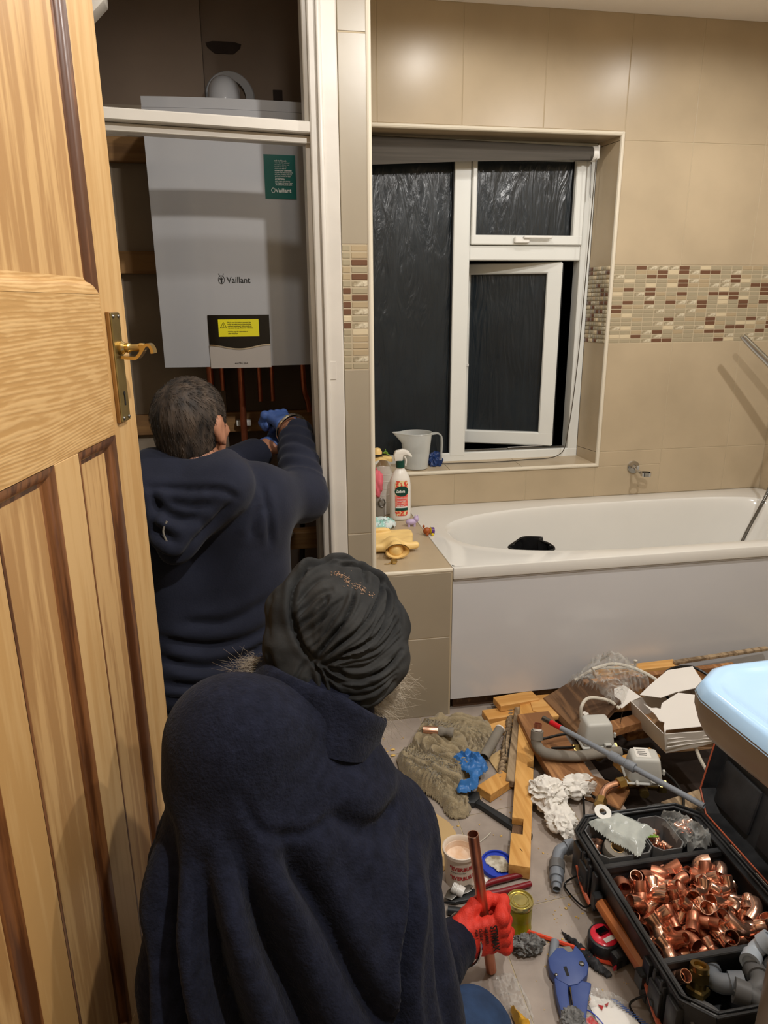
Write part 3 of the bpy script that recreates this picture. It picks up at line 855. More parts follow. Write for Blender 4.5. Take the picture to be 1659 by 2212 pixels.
# ------------------------------------------------------------------ bath
zr = .541
bt = thing('bathtub', 'white acrylic bath with a plain white side panel under the window', 'bathtub', (1.4, 2.45, 0))
BX0, BX1, BY0, BY1 = .6002, XR-.004, 2.100, YW-.002
def bath_in(s, t):
    """s round the basin, t down from the rim"""
    a = 2*PI*s
    cx, cy = 1.435, 2.452
    ca, sa = math.cos(a), math.sin(a)
    # rounded left end, squarer right end
    p = 2.3 if ca < 0 else 4.5
    k = (abs(ca)**p+abs(sa)**(2.6 if ca < 0 else 4.5))**(-1/p) if ca < 0 else (abs(ca)**p+abs(sa)**p)**(-1/p)
    rx, ry = (.758 if ca < 0 else .768), (.290)
    prof = [(0, 1.0, 0), (.10, .985, -.006), (.22, .965, -.03), (.55, .90, -.20), (.75, .86, -.30), (.88, .80, -.345), (1.0, .70, -.36)]
    for (t0, r0, z0), (t1, r1, z1) in zip(prof[:-1], prof[1:]):
        if t <= t1+1e-9:
            u = (t-t0)/(t1-t0); r_ = r0+(r1-r0)*u; z = z0+(z1-z0)*u; break
    return (cx+rx*k*ca*r_, cy+ry*k*sa*r_, zr+z)
n1, n2 = 96, 18
gi = grid(n1, n2, bath_in, True)
bot = tuple(reversed([i*n2+n2-1 for i in range(n1)]))
gi.f = [tuple(reversed(q)) for q in gi.f]
gi.f.append(bot[::-1])
# deck: loft from the inner rim to the outer rectangle
v = []; f = []
rings = 5
for i in range(n1):
    p = np.array(bath_in(i/n1, 0)); c0 = np.array([1.435, 2.452, zr]); d_ = p-c0
    tx = ((BX1 if d_[0] > 0 else BX0)-c0[0])/d_[0] if abs(d_[0]) > 1e-6 else 1e9
    ty = ((BY1 if d_[1] > 0 else BY0)-c0[1])/d_[1] if abs(d_[1]) > 1e-6 else 1e9
    o_ = c0+d_*min(tx, ty)
    for k in range(rings):
        q = p+(o_-p)*k/(rings-1); v.append((q[0], q[1], zr+.003*math.sin(PI*k/(rings-1))))
for i in range(n1):
    j = (i+1) % n1
    for k in range(rings-1): f.append((i*rings+k, i*rings+k+1, j*rings+k+1, j*rings+k))
deck = G(v, f)
lip = gsum([bx(BX0, BX1, BY0-.004, BY0+.018, zr-.040, zr+.0005, .004, 2)])
mk('tub', gsum([gi, deck]), D['acrylic'], bt, sm=50)
mk('rim_lip', lip, D['acrylic'], bt)
mk('side_panel', gsum([bx(BX0+.002, BX1, BY0+.008, BY0+.014, .051, zr-.038, .001), bx(BX0+.002, BX1, BY0+.003, BY0+.012, zr-.048, zr-.0405, .003, 2)]), D['panel'], bt)
mk('leg_frame', gsum([bx(BX0+.02, BX1, BY0+.04, BY0+.08, 0.0, .09)]), D['board_dark'], bt)
mk('silicone_bead', tube([(BX0-.001, BY0, zr+.001), (BX0-.001, BY1, zr+.001)], .0022, 6), D['acrylic'], bt)
mk('waste', lathe([(0, .001), (.03, .0015), (.033, 0)], 20).tr(2.0, 2.45, zr-.3595), D['chrome'], bt)
# ------------------------------------------------------------------ shower parts
sh = thing('hand_shower', 'chrome hand shower with a metal hose hanging into the bath at the right end', 'shower', (2.2, 2.6, 1.1))
mk('handset', gsum([tube([(1.955, 2.66, 1.232), (2.00, 2.65, 1.19), (2.10, 2.62, 1.095), (2.2, 2.6, .99)], lambda s: .0125+.004*s, 18, 4),
    cyl((1.950, 2.661, 1.236), (1.958, 2.659, 1.229), .011, 18)]), D['chrome'], sh)
mk('holder', gsum([lathe([(.0, 0), (.024, 0), (.024, .01), (.016, .03), (.016, .05)], 20).rot(0, -PI/2, 0).tr(XR, 2.6, 1.0), box(.05, .045, .05, .01, 2).tr(2.205, 2.6, 1.0)]), D['chrome'], sh)
hp = spline([(2.215, 2.6, .97), (2.14, 2.57, .86), (2.105, 2.545, .72), (2.075, 2.54, .60), (2.02, 2.55, .45), (1.93, 2.53, .28), (1.80, 2.50, .20), (1.72, 2.42, .196)], 40)
mk('hose', sweep(hp, lambda i, s: circ(.0075 if i % 2 else .0062, 10)), D['steel'], sh)
rg = thing('shower_ring_holder', 'small chrome ring bracket on the tiled wall above the bath', 'bracket', (1.64, YW, .64))
mk('wall_rose', lathe([(.0, .022), (.008, .02), (.012, .01), (.027, .008), (.028, 0)], 24).rot(PI/2, 0, 0).tr(1.627, YW, .668), D['chrome'], rg)
mk('arm', tube([(1.627, YW-.015, .668), (1.622, 2.80, .662), (1.628, 2.775, .657)], .006, 12, 4), D['chrome'], rg)
mk('ring', lathe([(.018, -.008), (.022, -.008), (.023, .008), (.019, .008), (.018, -.008)], 28, False).tr(1.640, 2.752, .655), D['chrome'], rg)
# ------------------------------------------------------------------ boiler
bl = thing('boiler', 'white wall-hung combi boiler with a green sticker and a black display in the cupboard', 'boiler', (-.04, 2.21, 1.19))
def bfront(x): return 2.212-.012*(1-((x+.0425)/.2185)**2)
XA, XB = -.261, .176
n = 16; v = []
xs = np.linspace(XA, XB, n)
# casing as a solid with gently bowed front
pts = [(x, bfront(x)) for x in xs]+[(XB, 2.54), (XA, 2.54)]
cas_ = prism(pts, 1.194, 1.880)
mk('casing', cas_, D['boiler'], bl, sm=30)
mk('top_casing', prism([(x, bfront(x)+.004) for x in xs]+[(XB, 2.54), (XA, 2.54)], 1.8815, 1.908), D['boiler'], bl, sm=30)
def fstrip(x0, x1, z0, z1, out, m, name, par=bl, top=None, bot=None, nn=12):
    """thin piece following the bowed front"""
    v = []; f = []
    for i, x in enumerate(np.linspace(x0, x1, nn)):
        za = z0+(bot(x) if bot else 0); zb = z1+(top(x) if top else 0)
        v += [(x, bfront(x)-out, za), (x, bfront(x)-out, zb), (x, bfront(x)+.002, zb), (x, bfront(x)+.002, za)]
    for i in range(nn-1):
        for k in range(4):
            l = (k+1) % 4; f.append((i*4+k, (i+1)*4+k, (i+1)*4+l, i*4+l))
    f += [(0, 1, 2, 3), ((nn-1)*4+3, (nn-1)*4+2, (nn-1)*4+1, (nn-1)*4)]
    return mk(name, G(v, f), D[m], par, sm=30)
cx_ = -.041
wave = lambda x: -.006*math.cos((x-cx_)/.087*PI)-.003
fstrip(-.128, .049, 1.190, 1.253, .006, 'boiler_grey', 'lower_flap', top=wave)
fstrip(-.128, .049, 1.2535, 1.342, .004, 'black_gloss', 'display_window', bot=wave)
fstrip(-.128, .049, 1.2515, 1.2555, .0075, 'chrome', 'chrome_wave', bot=wave, top=wave, nn=24)
yl = fstrip(-.099, .018, 1.2805, 1.3295, .0045, 'yellow_label', 'warning_label')
gl_ = fstrip(.056, .144, 1.658, 1.772, .0015, 'green_label', 'guide_sticker')
def text(s, size, x, z, y, m, par, name='lettering', bold=0.0, rot=(PI/2, 0, 0), ext=.0003, align='LEFT', mat4=None, sx=1.0):
    cu = bpy.data.curves.new('t', 'FONT'); cu.body = s; cu.size = size; cu.extrude = ext; cu.offset = bold; cu.align_x = align
    cu.resolution_u = 3
    to = bpy.data.objects.new('t', cu); COL.objects.link(to)
    bpy.context.view_layer.update()
    me = bpy.data.meshes.new_from_object(to.evaluated_get(bpy.context.evaluated_depsgraph_get()))
    bpy.data.objects.remove(to)
    g = G([v.co[:] for v in me.vertices], [tuple(p.vertices) for p in me.polygons])
    bpy.data.meshes.remove(me)
    g = g.sc(sx, 1, 1)
    g = g.mat(mat4) if mat4 is not None else g.rot(*rot).tr(x, y, z)
    return mk(name, g, m, par, sm=None)
yf = lambda x: bfront(x)-.0012
text('Vaillant', .0235, -.066, 1.4315, bfront(-.03)-.001, D['print_black'], bl, 'maker_name', bold=.0002, sx=.96)
# hare-in-egg emblem: oval outline with two ears and a small figure
em = gsum([sweep(spline([(-.081+.0085*math.cos(a), bfront(-.08)-.001, 1.440+.011*math.sin(a)) for a in np.linspace(0, 2*PI, 9)[:-1]], 4, True)+[np.array((-.0725, bfront(-.08)-.001, 1.440))], lambda i, s: circ(.0008, 6)),
    cyl((-.085, bfront(-.08)-.001, 1.450), (-.088, bfront(-.08)-.001, 1.457), .0008, 6), cyl((-.077, bfront(-.08)-.001, 1.450), (-.074, bfront(-.08)-.001, 1.457), .0008, 6),
    cyl((-.081, bfront(-.08)-.001, 1.432), (-.081, bfront(-.08)-.001, 1.447), .0022, 6), cyl((-.086, bfront(-.08)-.001, 1.444), (-.082, bfront(-.08)-.001, 1.440), .0008, 6), cyl((-.076, bfront(-.08)-.001, 1.444), (-.080, bfront(-.08)-.001, 1.440), .0008, 6)])
mk('emblem', em, D['print_black'], bl)
text('ecoTEC plus', .0075, -.058, 1.2015, bfront(-.04)-.0068, D['print_black'], bl, 'model_name')
text('www.vaillant.co.uk', .0092, .066, 1.693, yf(.1)-.001, D['print_white'], gl_, 'web_address', sx=.95)
text('Vaillant', .0150, .085, 1.675, yf(.1)-.001, D['print_white'], gl_, 'maker_name', bold=.0002)
mk('emblem', sweep([(.079+.005*math.cos(a), yf(.08)-.001, 1.680+.006*math.sin(a)) for a in np.linspace(0, 2*PI, 17)], lambda i, s: circ(.0008, 5)), D['print_white'], gl_)
rows = [('Read the Manuals', 1.755, ['to view the full technical', 'instructions, please scan', 'the code or visit the', 'website and search']), ('Register your guarantee', 1.730, ['For your free warranty to be', 'valid your product must be', 'registered within 30 days', 'of installation']), ('Join our family', 1.708, ['Expert news and stories', 'from Vaillant Product Team'])]
for t_, z_, ls in rows:
    text(t_, .0052, .082, z_, yf(.1)-.001, D['print_white'], gl_, 'print_line', bold=.0001)
    for k, l in enumerate(ls): text(l, .0046, .082, z_-.005-.0048*k, yf(.1)-.001, D['print_white'], gl_, 'print_line')
# warning triangle and print on the yellow label
tri = [np.array(p) for p in ((-.093, yf(-.09)-.004, 1.306), (-.075, yf(-.09)-.004, 1.306), (-.084, yf(-.09)-.004, 1.322), (-.093, yf(-.09)-.004, 1.306))]
mk('warning_triangle', gsum([sweep(tri, lambda i, s: circ(.0009, 4)), bx(-.0846, -.0834, yf(-.09)-.0045, yf(-.09)-.0035, 1.311, 1.317), bx(-.0846, -.0834, yf(-.09)-.0045, yf(-.09)-.0035, 1.308, 1.3095)]), D['print_black'], yl)
for k, l in enumerate(['Please note that before operating the', 'boiler the safety instructions must be', 'read and understood. Failure to do so', 'may cause damage. Retain for reference.', '', 'Visit the page for instructions in', 'other languages']):
    if l: text(l, .0048, -.072, 1.3195-.0052*k, yf(-.03)-.0042, D['print_black'], yl, 'print_line', sx=.93)
# flue
fl = thing('boiler_flue', 'white flue elbow rising from the boiler top to a round wall collar', 'flue', (-.045, 2.4, 1.908))
mk('elbow', gsum([tube([(-.045, 2.40, 1.909), (-.045, 2.40, 1.935), (-.045, 2.405, 1.955), (-.045, 2.43, 1.975), (-.045, 2.47, 1.984), (-.045, 2.556, 1.986)], .047, 28, 6), cyl((-.045, 2.4, 1.909), (-.045, 2.4, 1.925), .054, 28)]), D['boiler'], fl, sm=60)
mk('wall_collar', lathe([(.05, .012), (.074, .008), (.078, 0), (.05, 0)], 32, False).rot(PI/2, 0, 0).tr(-.03, 2.563, 1.995), D['boiler'], fl)
# ------------------------------------------------------------------ pipes in the cupboard
def cpipe(pts, r, label, m='copper_dark', sub=0):
    return one('copper_pipe', pipe(pts, r, .001, 14, sub), D[m], label, 'pipe', None, 60)
cpipe([(.196, 2.45, .50), (.198, 2.45, 1.2), (.199, 2.45, 2.38)], .011, 'tall copper pipe running up the right side of the boiler to the ceiling', 'copper')
for x, z1, r_, lb in ((-.146, 1.03, .011, 'leftmost copper pipe under the boiler, behind the grey-haired man'), (-.108, 1.10, .0075, 'short thin copper pipe second from left under the boiler'), (-.048, .86, .011, 'longest copper pipe under the boiler, clipped to the timber batten'),
                      (.012, 1.06, .0075, 'thin copper pipe fourth from left under the boiler'), (.053, 1.06, .0075, 'thin copper pipe fifth from left under the boiler')):
    cpipe([(x, 2.42, z1), (x, 2.42, 1.19)], r_, lb)
cpipe([(.155, 2.42, 1.19), (.158, 2.42, 1.10), (.170, 2.42, 1.05), (.174, 2.42, 1.02)], .009, 'dark copper pipe under the right corner of the boiler', sub=6)
one('pipe_clip', box(.05, .03, .02, .004, 2).tr(-.048, 2.455, .985), D['white_plastic'], 'white plastic clip holding the long copper pipe to the batten', 'clip')
lo = thing('timber_bearer', 'softwood bearer across the bottom of the cupboard beside the man in the hooded top', 'timber', (.12, 2.35, .60))
mk('bearer', bx(.04, .224, 2.30, 2.36, .57, .63, .003), D['closet_batten'], lo)
pc1 = thing('push_fit_pipe', 'copper pipe with two grey plastic couplings at the right side of the cupboard', 'pipe', (.196, 2.25, .5))
mk('tube', cyl((.196, 2.26, .30), (.199, 2.26, .86), .0085, 12), D['copper_dull'], pc1)
for z in (.60, .655): mk('coupling', lathe([(.012, -.02), (.018, -.019), (.018, -.006), (.0155, -.004), (.0155, .012), (.018, .014), (.0125, .02)], 20).tr(.197, 2.26, z), D['grey_plastic'], pc1)
gv = thing('service_valve', 'grey and white plastic valve on the right side of the cupboard by the raised sleeve', 'valve', (.205, 2.25, .95))
mk('body', gsum([cyl((.205, 2.25, .90), (.205, 2.25, 1.0), .012, 14), cyl((.205, 2.25, .925), (.205, 2.25, .95), .017, 14)]), D['grey_plastic'], gv)
mk('lever', ico(2).sc(.013, .013, .018).tr(.19, 2.23, 1.03), D['white_plastic'], gv)
one('plumbing_tail', gsum([tube([(.11, 2.45, .0), (.115, 2.44, .30), (.13, 2.42, .52), (.135, 2.4, .70)], .010, 10, 6)]), D['black_cable'], 'black hose hanging in the dark below the timber bearer', 'hose')
one('white_connector', gsum([cyl((.045, 2.30, .592), (.075, 2.29, .60), .012, 14), cyl((.07, 2.29, .605), (.09, 2.30, .635), .010, 12)]), D['white_plastic'], 'small white plastic connector at the end of the timber bearer', 'connector')
# ------------------------------------------------------------------ washbasin
ba = thing('washbasin', 'pale blue pedestal washbasin with cut front corners at the right edge', 'basin', (.98, .62, 0))
rimz = .80
OUT = [(.674, .36), (.664, .60), (.652, .80), (.650, .872), (.660, .902), (.702, .935), (.735, .943), (.90, .948), (1.065, .943), (1.098, .935), (1.140, .902), (1.150, .872), (1.148, .80), (1.136, .60), (1.126, .36)]
def ringp(k, n=64, inset=0, soft=0):
    P = OUT; L_ = [0]
    Q = [np.array(p) for p in P]+[np.array(P[0])]
    for a, b in zip(Q[:-1], Q[1:]): L_.append(L_[-1]+np.linalg.norm(b-a))
    s = k*L_[-1]
    for i in range(len(Q)-1):
        if s <= L_[i+1]+1e-9:
            return Q[i]+(Q[i+1]-Q[i])*(s-L_[i])/(L_[i+1]-L_[i])
bc = np.array([.90, .66])
def basin_top(s, t):
    p = ringp(s)
    # profile from outer edge inward
    prof = [(0, -.001, -.024), (.03, .005, -.006), (.06, .014, 0), (.22, .034, .0), (.27, .040, -.005), (.40, .062, -.007), (.48, .075, -.018), (.56, .095, -.05), (.72, .14, -.105), (.9, .22, -.135), (1, .285, -.14)]
    for (t0, r0, z0), (t1, r1, z1) in zip(prof[:-1], prof[1:]):
        if t <= t1+1e-9:
            u = (t-t0)/(t1-t0); ins = r0+(r1-r0)*u; z = z0+(z1-z0)*u; break
    d = bc-p; L0 = np.linalg.norm(d)
    # blend to an oval bowl
    a = math.atan2(-d[1]*1.25, -d[0]); ov = bc+np.array([.192*math.cos(a), .205*math.sin(a)])
    w1 = min(1, max(0, (ins-.040)/.05))
    q1 = p+d*min(.98, ins/L0)
    q2 = bc+(ov-bc)*max(.02, 1-(max(0, ins-.060))/.23)
    q = q1*(1-w1)+q2*w1
    return (q[0], q[1], rimz+z)
gt = grid(120, 26, basin_top, True)
gt.f.append(tuple(i*26+25 for i in range(120)))
gt = G(gt.v, [q for q in gt.f if len(q) == 4])
gt.f.append(tuple(i*26+25 for i in range(120)))
mk('bowl_and_deck', gt, D['basin_blue'], ba, sm=80)
def basin_skirt(s, t):
    p = ringp(s); d = bc-p; L0 = np.linalg.norm(d)
    prof = [(0, -.0005, -.020), (.2, .001, -.045), (.45, .012, -.078), (.6, .03, -.092), (.8, .12, -.12), (1, .25, -.20)]
    for (t0, r0, z0), (t1, r1, z1) in zip(prof[:-1], prof[1:]):
        if t <= t1+1e-9:
            u = (t-t0)/(t1-t0); ins = r0+(r1-r0)*u; z = z0+(z1-z0)*u; break
    q = p+d*min(.97, ins/L0)
    return (q[0], q[1], rimz+z)
gs = grid(120, 16, basin_skirt, True); gs.f = [tuple(reversed(q)) for q in gs.f]
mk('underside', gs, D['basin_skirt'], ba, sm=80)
def ped(s, t):
    a = 2*PI*s; z = t*.66
    rx = .108+.008*(1-t)**3+.02*t**4; ry = .105+.008*(1-t)**3
    k = (abs(math.cos(a))**2.3+abs(math.sin(a))**2.3)**(-1/2.3)
    return (.868+rx*k*math.cos(a), .722+ry*k*math.sin(a), z)
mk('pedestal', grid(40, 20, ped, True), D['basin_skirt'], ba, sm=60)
mk('tap', gsum([cyl((.90, .42, rimz-.002), (.90, .42, rimz+.06), .02, 18), tube([(.90, .42, rimz+.05), (.90, .48, rimz+.075), (.90, .55, rimz+.06)], .011, 14, 5)]), D['chrome'], ba)
mk('back_ledge', bx(.664, 1.136, .30, .365, rimz-.16, rimz+.02, .01, 2), D['basin_blue'], ba)
# ------------------------------------------------------------------ people
def frame3(fw, up=(0, 0, 1)):
    """columns: right, forward, up"""
    f = np.array(fw, float); f /= np.linalg.norm(f)
    r = np.cross(f, np.array(up, float)); r /= np.linalg.norm(r)
    return np.stack([r, f, np.cross(r, f)], 1)

def head_sdf(P, C, R, s=1.0):
    q = ((P-np.array(C)) @ R)/s
    E_ = lambda c, r: ell_d(q, c, r)
    d = E_((0, -.008, .028), (.076, .096, .086))
    d = smin(d, E_((0, .022, -.045), (.060, .070, .072)), .03)
    d = smin(d, E_((0, .055, -.088), (.030, .028, .022)), .02)            # chin
    d = smin(d, seg_d(q, (0, .088, .012), (0, .108, -.026), .007, .012), .012)   # nose
    d = smin(d, seg_d(q, (-.013, .092, -.030), (.013, .092, -.030), .008, .008), .008)
    d = smin(d, seg_d(q, (-.035, .074, .026), (.035, .074, .026), .012, .012), .014)  # brow
    for sx in (-1, 1):
        d = smax(d, -ell_d(q, (sx*.031, .092, .006), (.017, .014, .011)), .006)
        ear = ell_d(q, (sx*.078, -.012, -.004), (.010, .020, .033))
        ear = smin(ear, seg_d(q, (sx*.074, .002, -.030), (sx*.078, -.004, -.034), .008, .008), .006)
        ear = smax(ear, -ell_d(q, (sx*.090, -.008, .000), (.010, .010, .018)), .004)
        d = smin(d, ear, .004)
        d = smin(d, ell_d(q, (sx*.042, .068, -.025), (.016, .014, .016)), .016)
    d = smin(d, seg_d(q, (-.020, .086, -.056), (.020, .086, -.056), .006, .006), .006)
    d = smax(d, -seg_d(q, (-.022, .098, -.056), (.022, .098, -.056), .003, .003), .003)
    return d*s

def fist_sdf(q, r=.0105):
    """q in hand space: x wrist->knuckles, y towards the thumb side, z out of the back of the hand; grips a rod along y"""
    d = smax(smax(np.abs(q[..., 0]-.0)-.040, np.abs(q[..., 1])-.034, .014), np.abs(q[..., 2]-.004)-.013, .014)
    d = smin(d, seg_d(q, (-.065, 0, 0), (-.030, 0, .002), .024, .026), .018)
    for k, (L1, L2, L3, yy) in enumerate(((.042, .026, .018, .030), (.046, .029, .019, .0095), (.043, .027, .018, -.011), (.034, .021, .016, -.031))):
        a = np.array((.040, yy, .004)); b = a+np.array((.013+.2*L1*.2, 0, -.9*L1*.85)); c = b+np.array((-L2*.95, 0, -.007)); e = c+np.array((-L3*.6, 0, .011))
        f = smin(seg_d(q, a, b, r*1.12, r), smin(seg_d(q, b, c, r, r*.93), seg_d(q, c, e, r*.93, r*.82), .002), .002)
        d = smin(d, f, .0035)
        d = smin(d, np.linalg.norm(q-(a+np.array((.002, 0, .003))), axis=-1)-r*1.12, .005)
    t = smin(seg_d(q, (-.030, .026, -.004), (.004, .040, -.022), .015, .0125), seg_d(q, (.004, .040, -.022), (.030, .036, -.036), .0125, .010), .003)
    return smin(d, t, .007)

def strands(bases, dirs, L, r, n, seed, curl=.3, jit=.01):
    rs = np.random.RandomState(seed); out = []
    bases = np.array(bases, float); dirs = np.array(dirs, float)
    for i in range(n):
        t = rs.rand()*(len(bases)-1); k = int(t); u = t-k; k2 = min(k+1, len(bases)-1)
        b = bases[k]*(1-u)+bases[k2]*u+rs.normal(size=3)*jit
        d = dirs[k]*(1-u)+dirs[k2]*u+rs.normal(size=3)*.22; d /= np.linalg.norm(d)
        l = L*(.4+.8*rs.rand()); w1 = rs.normal(size=3)*curl*l; w2 = rs.normal(size=3)*curl*l
        pts = [b, b+d*l*.35+w1*.2, b+d*l*.7+w1*.5, b+d*l+w2*.8+np.array((0, 0, -.15*l))]
        out.append(sweep(pts, lambda i, s: circ(r*(1-.75*s), 3)))
    return gsum(out)

def groove(uv, creases, front):
    """fold displacement from drawn crease lines; each crease (pts, depth, width)"""
    disp = np.zeros(len(uv))
    for pts, dep, wd in creases:
        pl = spline([np.array(p) for p in pts], 6)
        d, t = poly_dist(uv, pl)
        fade = np.clip(np.minimum(t, 1-t)*6+.25, 0, 1)
        disp -= 1.2*fade*dep*(np.exp(-(d/wd)**2)-.45*np.exp(-((d-2.3*wd)/(1.6*wd))**2))
    return disp*front

# ================================================================== the kneeling man in the black turban
P1 = dict(PE=(.02, .76, .22), CH=(.045, .96, .58), NK=(.075, 1.02, .735), HD=(.112, 1.095, .805), SL=(-.066, .93, .752), SR=(.165, 1.02, .49),
          ER=(.150, .940, .215), EL=(-.140, 1.03, .50), HPL=(-.095, .74, .19), HPR=(.13, .77, .19), KR=(.315, .93, .09), KL=(-.05, 1.15, .12), AR=(.25, .66, .06), AL=(-.04, .78, .06))
pb = np.array((.424, 1.122, .004)); pt = np.array((.377, 1.134, .35))
Bv = (pt-pb)/np.linalg.norm(pt-pb)
Cv = np.array((-.10, -.78, .50)); Cv -= Bv*np.dot(Cv, Bv); Cv /= np.linalg.norm(Cv)
Av = np.cross(Bv, Cv); Av = Av if Av[0] > 0 else -Av
HC = pb+(pt-pb)*.37 - Av*.020 + Cv*.028      # palm centre
HM = np.stack([Av, Bv, Cv], 1)
WR = HC-Av*.040-Cv*.004-Bv*.008
P1['WR'] = tuple(WR)
FA = WR-np.array(P1['ER']); FA /= np.linalg.norm(FA); FA = FA*.85+Av*.3; FA /= np.linalg.norm(FA)
LHN = np.array((.10, 1.25, .40))
RH1 = frame3((.30, .80, -.52), (.42, .12, .9))
def body1(P, g=0.0):
    p = P1
    d = seg_d(P, p['HPL'], p['SL'], .115+g, .066+g)
    d = smin(d, seg_d(P, p['HPR'], p['SR'], .12+g, .066+g), .08)
    d = smin(d, seg_d(P, p['PE'], p['CH'], .130+g, .110+g), .08)
    d = smin(d, seg_d(P, p['SL'], p['SR'], .064+g, .062+g), .06)
    return d
def armR(P, g=0.0): 
    p = P1; return smin(seg_d(P, p['SR'], p['ER'], .062+g, .050+g), seg_d(P, p['ER'], p['WR'], .046+g, .030+g), .03)
def armL(P, g=0.0):
    p = P1; return smin(seg_d(P, p['SL'], p['EL'], .056+g, .048+g), seg_d(P, p['EL'], LHN, .044+g, .030+g), .03)
def legs1(P, g=0.0):
    p = P1
    d = smin(seg_d(P, p['HPR'], p['KR'], .088+g, .062+g), seg_d(P, p['KR'], p['AR'], .056+g, .040+g), .02)
    d2 = smin(seg_d(P, p['HPL'], p['KL'], .088+g, .062+g), seg_d(P, p['KL'], p['AL'], .056+g, .040+g), .02)
    return smin(d, d2, .03)
man = thing('person', 'man in black turban and navy fleece, kneeling, copper tube in his red glove', 'person', (.03, .85, 0))
def f_body(P):
    d = smin(body1(P, -.022), smin(armR(P), armL(P), .03), .04)
    d = smin(d, legs1(P), .04)
    d = smin(d, seg_d(P, P1['NK'], P1['HD'], .055, .052), .03)
    d = smin(d, head_sdf(P, P1['HD'], RH1), .015)
    hl = np.array(LHN)
    d = smin(d, fist_sdf((P-(hl+np.array((.05, .03, -.01)))) @ frame3((-.3, .9, .1)) @ np.array([[0, 1, 0], [1, 0, 0], [0, 0, 1]])), .01)
    return d
mk('body', nets(f_body, (-.28, .58, -.02), (.48, 1.36, 1.0), .0085), D['skin'], man, sm=80)
ey = [ico(2).sc(.0115).at(np.array(P1['HD'])+RH1 @ np.array((s*.031, .082, .006))) for s in (-1, 1)]
[mk('eye', e_, D['tissue'], man) for e_ in ey]
def f_jac(P):
    g = .020
    d = smin(body1(P, g), armR(P, .020), .045)
    d = smin(d, armL(P, .020), .045)
    d = smin(d, seg_d(P, (-.03, .95, .76), P1['NK'], .055, .060), .05)
    d = smin(d, seg_d(P, (.13, 1.0, .56), P1['NK'], .06, .055), .05)
    # jacket hangs loose over the hips and the sleeve bags at the elbow
    d = smin(d, seg_d(P, (-.088, .87, .58), (-.090, .80, .16), .095, .132), .05)
    d = smin(d, seg_d(P, (.10, .88, .46), (.105, .80, .18), .11, .135), .06)
    d = smin(d, seg_d(P, P1['ER'], np.array(P1['ER'])*.35+WR*.65+np.array((-.005, -.005, -.018)), .078, .062), .03)
    d = smin(d, seg_d(P, P1['NK'], np.array(P1['NK'])+np.array((.02, .03, .04)), .078, .075), .03)
    d = smax(d, -(P[..., 2]-.085), .01)
    # cut the cuff at the wrist
    d = smax(d, np.where(P[..., 0] > .22, (P-WR) @ FA, -1), .006)
    n = nz(P, 3, 3.2, 2)*.006
    return d+n
gj = nets(f_jac, (-.34, .54, .05), (.46, 1.36, .92), .0065)
N_ = vnormals(gj)
X = lambda pts: pts
# folds running down the back, drawn in the x-z plane of the back
FOLD1 = [
 ([(-.05, .745), (-.025, .69), (.03, .665), (.075, .665)], .0035, .005),
 ([(-.105, .66), (-.085, .52), (-.045, .40), (.02, .29), (.07, .22)], .022, .014),
 ([(-.06, .68), (-.02, .55), (.03, .43), (.09, .36), (.135, .33)], .020, .013),
 ([(.0, .66), (.05, .56), (.10, .46), (.135, .40)], .015, .012),
 ([(-.15, .68), (-.145, .52), (-.12, .38), (-.08, .25), (-.05, .18)], .022, .014),
 ([(-.185, .55), (-.18, .40), (-.15, .24)], .016, .012),
 ([(-.21, .45), (-.205, .30), (-.19, .16)], .012, .011),
 ([(.02, .335), (.07, .31), (.12, .325), (.15, .35)], .014, .012),
 ([(.195, .545), (.16, .47), (.150, .40), (.155, .33)], .016, .008),
 ([(.24, .50), (.225, .40), (.24, .31)], .009, .012),
 ([(.07, .67), (.13, .62), (.19, .60)], .008, .012),
]
back = 1.45*np.clip(-N_[:, 1]*1.6+.25, 0, 1)
dsp = groove(gj.v[:, [0, 2]], FOLD1, back)
# sleeve creases round the elbow
rel = gj.v-np.array(P1['ER'])
ax = WR-np.array(P1['ER']); ax /= np.linalg.norm(ax)
s_ = rel @ ax
msk = (gj.v[:, 0] > .19)*np.exp(-((s_-.08)/.08)**2)
dsp += msk*.005*np.sin(s_*2*PI/.042+4*nz(gj.v, 9, 4, 1))
gj = smooth(G(gj.v+N_*dsp[:, None], gj.f), 1, .4)
jk = mk('fleece_jacket', gj, D['navy_fleece'], man, sm=80)
# collar: a thick folded band round the neck
ctr = np.array((.072, 1.04, .745)); axv = np.array((.52, .30, .80)); axv /= np.linalg.norm(axv)
e1 = np.cross(axv, (0, 1, 0)); e1 /= np.linalg.norm(e1); e2 = np.cross(axv, e1)
if e1[0] < 0: e1 = -e1; 
def collar(s, t):
    a = -2.62+5.24*s-PI/2*0
    # a=0 at the nape (towards the camera)
    dir_ = -math.cos(a)*(e2 if e2[1] > 0 else -e2) + math.sin(a)*e1
    prof = [(.0, -.045, .020), (.25, -.010, .012), (.5, .022, .010), (.62, .028, .004), (.75, .022, -.004), (1, -.03, -.002)]
    for (t0, h0, o0), (t1, h1, o1) in zip(prof[:-1], prof[1:]):
        if t <= t1+1e-9:
            u = (t-t0)/(t1-t0); h = h0+(h1-h0)*u; o = o0+(o1-o0)*u; break
    R_ = .098+.012*abs(math.sin(a))+o+.004*math.sin(5*a)*(1-t)
    return tuple(ctr+dir_*R_+axv*(h*(1.25-.45*abs(math.sin(a)))))
mk('collar', grid(70, 14, collar), D['navy_fleece'], jk, sm=80)
